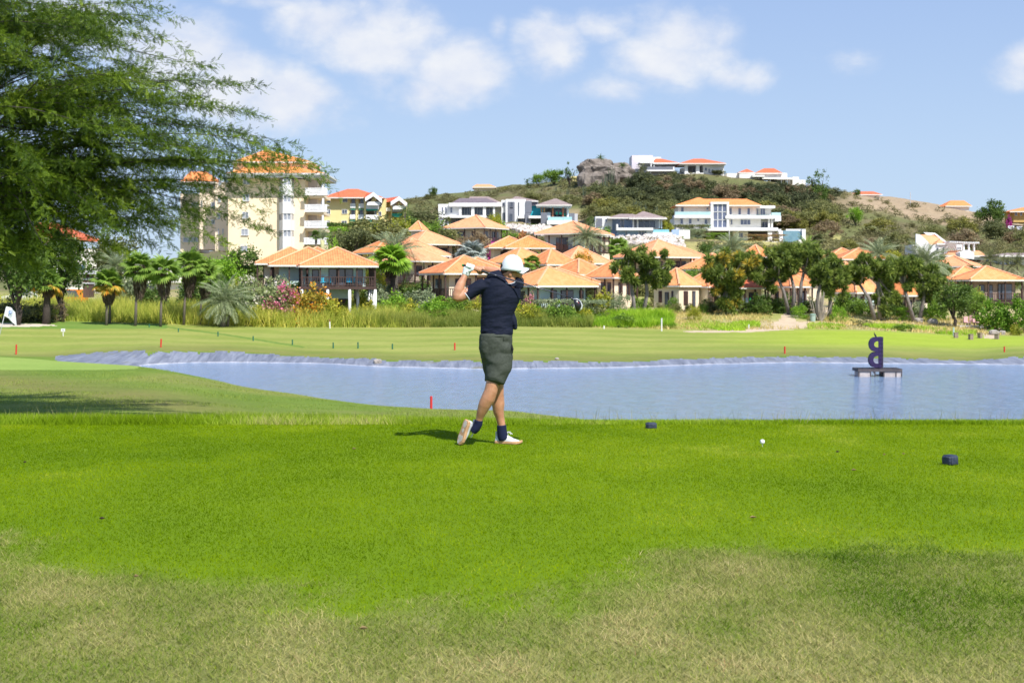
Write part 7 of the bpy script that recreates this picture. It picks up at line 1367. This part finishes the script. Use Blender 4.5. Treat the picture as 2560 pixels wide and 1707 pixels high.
# stakes
CHP = None
def stake(name, label, cat, px0, py0, px1, py1, Y, r, m_, group=None, tip=None):
    b_ = gp(px1, Y); t = P(px0, py0, Y); h = max(.3, t.z - b_.z); rt = empty(name, b_, label, cat, group); q = MB(); q.tube([(0, 0, -.15), ((px0 - px1) * Y / F, 0, h)], r, 8); o = q.build('stake', m_, None, loc=(0, 0, 0)); o.parent = rt
    if tip: q = MB(); q.tube([((px0 - px1) * Y / F * .8, 0, h * .78), ((px0 - px1) * Y / F, 0, h + .01)], r * 1.12, 8); o = q.build('top_band', tip, None, loc=(0, 0, 0)); o.parent = rt
def yat(px, py, lo, hi):
    ys = np.linspace(lo, hi, 400); X = (px - 1280) * ys / F; q = HY - (gz(X, ys) - CH) * F / ys; return float(ys[np.argmin(np.abs(q - py))])
REDS = mat('red_stake', (.62, .03, .025), (.50, .02, .02), .6); GRNS = mat('dark_green_stake', (.02, .14, .08), (.015, .10, .06), .6); WHTS = mat('white_stake', (.78, .78, .78), None, .6)
for (a, b_, c, d_, lo, hi, lb) in ((1078, 990, 1078, 1021, 50, 66, 'red stake at the near pond edge just left of the golfer legs'), (41, 861, 40, 886, 86, 108, 'red stake at the left edge of the picture'), (403, 847, 402, 868, 104, 125, 'red stake above the left end of the pond liner'), (1137, 857, 1137, 875, 96, 125, 'red stake just left of the golfer shorts'), (1962, 866, 1962, 884, 100, 125, 'red stake left of the floating letter'), (2511, 866, 2511, 880, 100, 125, 'red stake near the right edge beyond the pond')):
    Y = yat(c, d_, lo, hi); stake('red_stake', lb, 'stake', a, b_, c, d_, Y, .055 if Y < 70 else .06, REDS, 'red penalty stakes')
for i, (px, a, c) in enumerate(((446, 821, 830), (545, 829, 841), (633, 840, 852), (731, 849, 862), (833, 856, 871), (895, 855, 871), (981, 859, 873), (373, 811, 818))):
    Y = yat(px, c, 106, 140); stake('green_post', ('first', 'second', 'third', 'fourth', 'fifth', 'sixth', 'seventh')[i] + ' short green post of the row, counted from the left' if i < 7 else 'tiny green post at the foot of the long grass', 'post', px, a, px, c, Y, .055, GRNS, 'short green posts on the fairway')
stake('white_post', 'white post with brown top standing before the reeds', 'post', 824, 799, 825, 821, yat(825, 821, 125, 141), .06, WHTS, None, mat('brown_top', (.25, .10, .06), None, .8)); stake('white_post', 'tall thin white post right of the lush weeds', 'post', 1654, 795, 1654, 828, yat(1654, 828, 125, 141), .07, WHTS)
stake('white_post', 'tiny white stake below the lush weeds', 'post', 1510, 817, 1510, 822, yat(1510, 822, 125, 141), .07, WHTS); stake('white_post', 'white stake left of the dirt path', 'post', 1872, 811, 1872, 822, yat(1872, 822, 125, 141), .06, WHTS); stake('grey_post', 'pale blue grey post right of the letter on the bank', 'post', 2384, 818, 2384, 840, yat(2384, 840, 120, 141), .08, mat('pale_blue_post', (.45, .58, .60), None, .6)); stake('white_post', 'thin white stake on the bank between the bright bushes', 'post', 2083, 790, 2082, 801, yat(2082, 801, 140, 155), .05, WHTS)
stake('lamp_post', 'thin lamp post on the bare skyline ridge', 'lamp post', 2276, 481, 2276, 494, 470, .12, LGREY); stake('lamp_post', 'white lamp post in front of the mansion terrace', 'lamp post', 1823, 573, 1823, 606, 346, .1, WHTS)
q = MB(); b_ = gp(158, 122); q.box(b_ + Vector((0, 0, .25)), (.05, .05, .6)); q.build('x', WHTS, None)
bpy.data.objects.remove(bpy.data.objects['x']); rt = empty('tee_sign', b_, 'small white sign on a pin at the foot of the long grass, left', 'sign'); q = MB(); q.box((0, 0, .2), (.05, .05, .5)); q.build('pin', WHTS, None, loc=(0, 0, 0)).parent = rt; q = MB(); q.box((0, -.03, .52), (.34, .04, .26)); q.build('plate', WHTS, None, loc=(0, 0, 0)).parent = rt; q = MB(); q.box((0, -.055, .52), (.2, .012, .06)); q.build('printed_line', mat('grey_print', (.25, .28, .30), None, .7), None, loc=(0, 0, 0)).parent = rt
# flag
Yf = 96; b_ = gp(-14, Yf); b_ = Vector((P(-14, 0, Yf).x, Yf, b_.z)); rt = empty('golf_flag', b_, 'white golf flag on a leaning pole at the left edge', 'flag'); top_ = P(16, 766, Yf) - b_; q = MB(); q.tube([(0, 0, -.1), tuple(top_)], [.030, .022], 8); q.build('pole', mat('flag_pole', (.55, .56, .58), (.3, .34, .34), .4), None, smooth=True, loc=(0, 0, 0)).parent = rt
q = MB(); vs = []; nu, nv = 14, 8
for lay in (0, .012):
    for j in range(nv + 1):
        for i in range(nu + 1): u, v = i / nu, j / nv; p = P(16 + (40 - 16) * u ** .9 - 4.5 * v * (1 - u), 766 + u * (4 + 10 * u) + v * (24 + 11 * u - 0 * u), Yf) - b_; vs.append((p.x, .22 * math.sin(u * 5.5 + v * 1.4) * u + lay, p.z))
nn = (nu + 1) * (nv + 1)
for s_ in (0, nn): pass
fs = [(s_ + j * (nu + 1) + i, s_ + j * (nu + 1) + i + 1, s_ + (j + 1) * (nu + 1) + i + 1, s_ + (j + 1) * (nu + 1) + i) for s_ in (0, nn) for j in range(nv) for i in range(nu)]; q.add(vs, fs); fl = q.build('flag_cloth', mat('flag_white', (.80, .80, .82), (.72, .73, .76), .8), None, smooth=True, loc=(0, 0, 0)); fl.parent = rt
q = MB(); c = P(27.5, 780, Yf) - b_; pts = [c + Vector((.10 * math.cos(t), .02 - .12, .10 * math.sin(t))) for t in [R(60) + R(270) * k / 14 for k in range(15)]]; q.tube(pts, [.014 + .02 * math.sin(math.pi * k / 14) for k in range(15)], 6); q.tube([c + Vector((-.05, -.10, .05)), c + Vector((.02, -.10, .02)), c + Vector((.05, -.10, -.05))], [.01, .02, .008], 5); q.build('blue_emblem', mat('blue_print', (.06, .22, .55), None, .6), None, loc=(0, 0, 0)).parent = rt
q = MB(); q.box(c + Vector((.02, -.13, -.24)), (.30, .01, .035)); q.build('printed_line', mat('grey_blue_print', (.35, .45, .6), None, .6), None, loc=(0, 0, 0)).parent = rt
# floating letter
Yb = 86.6; ZB = lambda x, y: (2050 + x / 7.84, 800 + y / 7.84)
rt = empty('letter_sculpture', P(2203, 921, Yb), 'dark indigo mirrored letter B standing on a float in the pond', 'sculpture'); IND = mat('indigo_panel', (.012, .005, .050), (.026, .010, .085), .6, 6, .3); INDS = mat('dark_indigo_side', (.020, .014, .045), (.03, .022, .06), .7, 6)
def pb2(x, y): p, q_ = ZB(x, y); return P(p, q_, Yb)
q = MB(); q.cur = 0; q.prism([pb2(1148, 330), pb2(1148, 935), pb2(1205, 935), pb2(1205, 330)], (.12, .55, 0)); q.cur = 0
for (cy_, ro, ri, lx, hx) in ((477, (222, 145), (86, 62), 975, 1062), (780, (228, 155), (100, 76), 965, 1048)):
    n = 20; o1 = []; i1 = []
    for k in range(n + 1):
        a = R(90) + R(180) * k / n; cx_ = 1150 - 22; o1.append(pb2(cx_ + (cx_ - lx) * math.copysign(abs(math.cos(a)) ** .8, math.cos(a)), cy_ - ro[1] * math.sin(a))); i1.append(pb2(1146 + (1146 - hx) * math.copysign(abs(math.cos(a)) ** .8, math.cos(a)), cy_ - ri[1] * math.sin(a)))
    o1 = [pb2(1152, cy_ - ro[1])] + o1 + [pb2(1152, cy_ + ro[1])]; i1 = [pb2(1152, cy_ - ri[1])] + i1 + [pb2(1152, cy_ + ri[1])]; m_ = len(o1); dv = Vector((.02, .45, 0))
    vs = o1 + i1 + [p + dv for p in o1] + [p + dv for p in i1]; fs = []
    for k in range(m_ - 1): fs += [(k, k + 1, m_ + k + 1, m_ + k), (2 * m_ + k, 3 * m_ + k, 3 * m_ + k + 1, 2 * m_ + k + 1), (k, 2 * m_ + k, 2 * m_ + k + 1, k + 1), (m_ + k, m_ + k + 1, 3 * m_ + k + 1, 3 * m_ + k)]
    q.add(vs, fs)
q.build('letter', IND, rt); q = MB(); q.prism([pb2(1208, 330), pb2(1208, 930), pb2(1240, 925), pb2(1240, 332)], (.02, .5, 0)); q.build('stem_side', INDS, rt)
for k in range(7): q = MB(); p = pb2(1150, 380 + k * 78); q.box(p + Vector((.14, -.012, 0)), (.22, .02, .012)); q.build('panel_seam', INDS, rt)
q = MB(); q.tube([pb2(1090, 930), pb2(1040, 960)], .03, 5); q.tube([pb2(1180, 930), pb2(1180, 965)], .06, 6); q.build('bracket', INDS, rt)
rt = empty('float_platform', P(2195, 938, Yb), 'weathered floating steel platform that carries the indigo letter', 'platform'); ST = mat('dark_wet_steel', (.05, .045, .055), (.12, .10, .10), .7, 5, .5); PF = mat('pale_float_block', (.55, .49, .47), (.38, .33, .32), .8, 3, .5)
q = MB(); a, c = pb2(710, 975), pb2(1570, 1000); q.box(((a.x + c.x) / 2, Yb + .25, a.z), (c.x - a.x, 1.5, .17)); q.build('deck_frame', ST, rt); q = MB()
for k in range(34): x = a.x + (c.x - a.x) * (k + .5) / 34; q.box((x, Yb + .25, a.z + .065), (.05, 1.45, .04))
o = q.build('deck_slats', ST, rt); tag(o, kind='stuff'); 
for (x0, x1) in ((742, 945), (1230, 1445), (1462, 1545)):
    q = MB(); p, r_ = pb2(x0, 1035), pb2(x1, 1095); q.box(((p.x + r_.x) / 2, Yb + .2, -3.84), (r_.x - p.x, 1.3, .36)); q.build('float_block', PF, rt)
for x in (722, 955, 1040, 1215, 1450, 1560): q = MB(); p = pb2(x, 1040); q.box((p.x, Yb - .45, (a.z + -4.1) / 2), (.06, .06, a.z + 4.1)); q.build('strut', ST, rt)
q = MB(); q.tube([pb2(1040, 1010), pb2(1100, 1075), pb2(1190, 1070)], .03, 5); q.build('strut', ST, rt)
rt = empty('bird', pb2(1110, 330), 'black bird perched on top of the floating letter', 'bird'); q = MB(); p = pb2(1105, 318); blob(q, p + Vector((-.02, .2, .06)), (.055, .05, .11), Matrix.Rotation(R(-28), 3, 'Y')); q.tube([p + Vector((-.06, .2, .12)), p + Vector((-.09, .2, .20)), p + Vector((-.075, .2, .245))], [.03, .018, .02], 8); q.tube([p + Vector((-.08, .2, .245)), p + Vector((-.12, .2, .235))], [.010, .004], 5); q.tube([p + Vector((.02, .2, .0)), p + Vector((.075, .2, -.06))], [.03, .012], 6); fuse(q, 'body', mat('black_plumage', (.012, .012, .014), None, .6), rt, .010, 1)
q = MB()
for s_ in (-.02, .02): q.tube([p + Vector((0, .2 + s_, .02)), p + Vector((0, .2 + s_, -.10))], .006, 5); q.build('leg', ST, rt); q = MB()
# cars
def car(label, px, Y, rz, paint, van=False):
    b_ = gp(px, Y); rt = empty('parked_van' if van else 'parked_car', b_, label, 'van' if van else 'car', None, rz); Hh = 1.9 if van else 1.45
    prof = [(-2.1, .35), (-2.15, .8), (-1.9, .95), (-1.3, 1.0), (-.7, Hh), (1.3, Hh), (1.9, 1.0), (2.15, .9), (2.15, .35)] if not van else [(-2.3, .35), (-2.35, .95), (-1.9, 1.1), (-1.3, Hh), (2.3, Hh), (2.35, .35)]
    q = MB(); q.prism([(x, -.85, z_) for x, z_ in prof], (0, 1.7, 0)); o = q.build('body', paint, None, loc=(0, 0, 0)); o.parent = rt
    for s_ in (-.86, .86):
        q = MB(); q.prism([(-1.1, s_, 1.02), (-.62, s_, Hh - .1), (1.2, s_, Hh - .1), (1.6, s_, 1.02)], (0, .012 * (1 if s_ > 0 else -1), 0)); q.build('window', GLASS, None, loc=(0, 0, 0)).parent = rt
        for x in (-1.35, 1.35): q = MB(); q.tube([(x, s_ - .1, .34), (x, s_ + .1, .34)], .34, 14); q.build('wheel', GRIPM, None, loc=(0, 0, 0)).parent = rt
    for y in (-.6, .6): q = MB(); q.box((-2.14 - .2 * van, y, .75), (.06, .3, .14)); q.build('headlight', FRAME, None, loc=(0, 0, 0)).parent = rt
    q = MB(); q.prism([(-1.28, -.7, 1.03), (-.74, -.7, Hh - .08), (-.74, .7, Hh - .08), (-1.28, .7, 1.03)], (-.02, 0, .01)); q.build('windscreen', GLASS, None, loc=(0, 0, 0)).parent = rt
CW = mat('white_car_paint', (.75, .75, .76), None, .3); car('white car parked left of the ochre house', 2528, 428, 1.2, CW); car('white car parked in front of the ochre house', 2549, 426, 1.2, CW)
car('white car behind the big tree at the left edge', 52, 172, .2, CW); car('orange van behind the leftmost fan palm', 167, 168, .1, mat('orange_paint', (.80, .22, .02), None, .4), True); car('white car on the road above the fan palms', 381, 218, .1, CW); car('dark car beside the white one above the fan palms', 352, 216, .1, mat('dark_car_paint', (.05, .06, .08), None, .3))
# bin, washing, pink chairs
b_ = gp(2032, 147.5); rt = empty('litter_bin', b_, 'pale green litter bin beside the dirt path', 'bin'); q = MB(); q.tube([(0, 0, -.05), (0, 0, .62)], [.26, .30], 14); q.build('bin_body', mat('pale_green_bin', (.34, .46, .40), None, .7), None, smooth=False, loc=(0, 0, 0)).parent = rt; q = MB(); q.tube([(0, 0, .62), (0, 0, .70), (0, 0, .78)], [.34, .33, .12], 14); q.build('bin_lid', mat('green_lid', (.22, .34, .28), None, .7), None, loc=(0, 0, 0)).parent = rt
for (x0, x1, y0, y1, c_, lb) in ((1194, 1210, 1256, 1300, (.80, .18, .03), 'orange towel hanging on the veranda rail'), (1215, 1243, 1256, 1305, (.80, .80, .80), 'white towel hanging on the veranda rail'), (1255, 1274, 1256, 1294, (.45, .55, .72), 'pale blue cloth hanging on the veranda rail'), (1285, 1298, 1256, 1280, (.02, .50, .16), 'green cloth hanging on the veranda rail')):
    z = Zf(1480, 360, 3.267); q = MB(); (a, t0), (c, t1) = z(x0, y0), z(x1, y1); q.pb(a, t0, c, t1, 152.4, .06); o = q.build('towel', mat('towel_' + lb.split()[0], c_, None, .9, 12, .5), None, loc=P(a, t1, 152.4)); tag(o, lb, 'towel', 'washing on the veranda rail')
for k, (px, Y, rz) in enumerate(((2418, 149, .3), (2430, 150, 2.8), (2440, 149.3, .9))):
    chair(gp(px, Y), rz, ('left', 'middle', 'right')[k] + ' of three chairs on the patio between the trees at the right', mat('faded_pink_canvas', (.70, .42, .42), (.62, .36, .36), .8), 'chairs on the white patio')
q = MB(); c = gp(2425, 150); q.box(c + Vector((0, 0, -.1)), (3.4, 4, .22)); tag(q.build('patio', mat('white_patio', (.62, .58, .55), None, .8), None, loc=c), kind='structure')
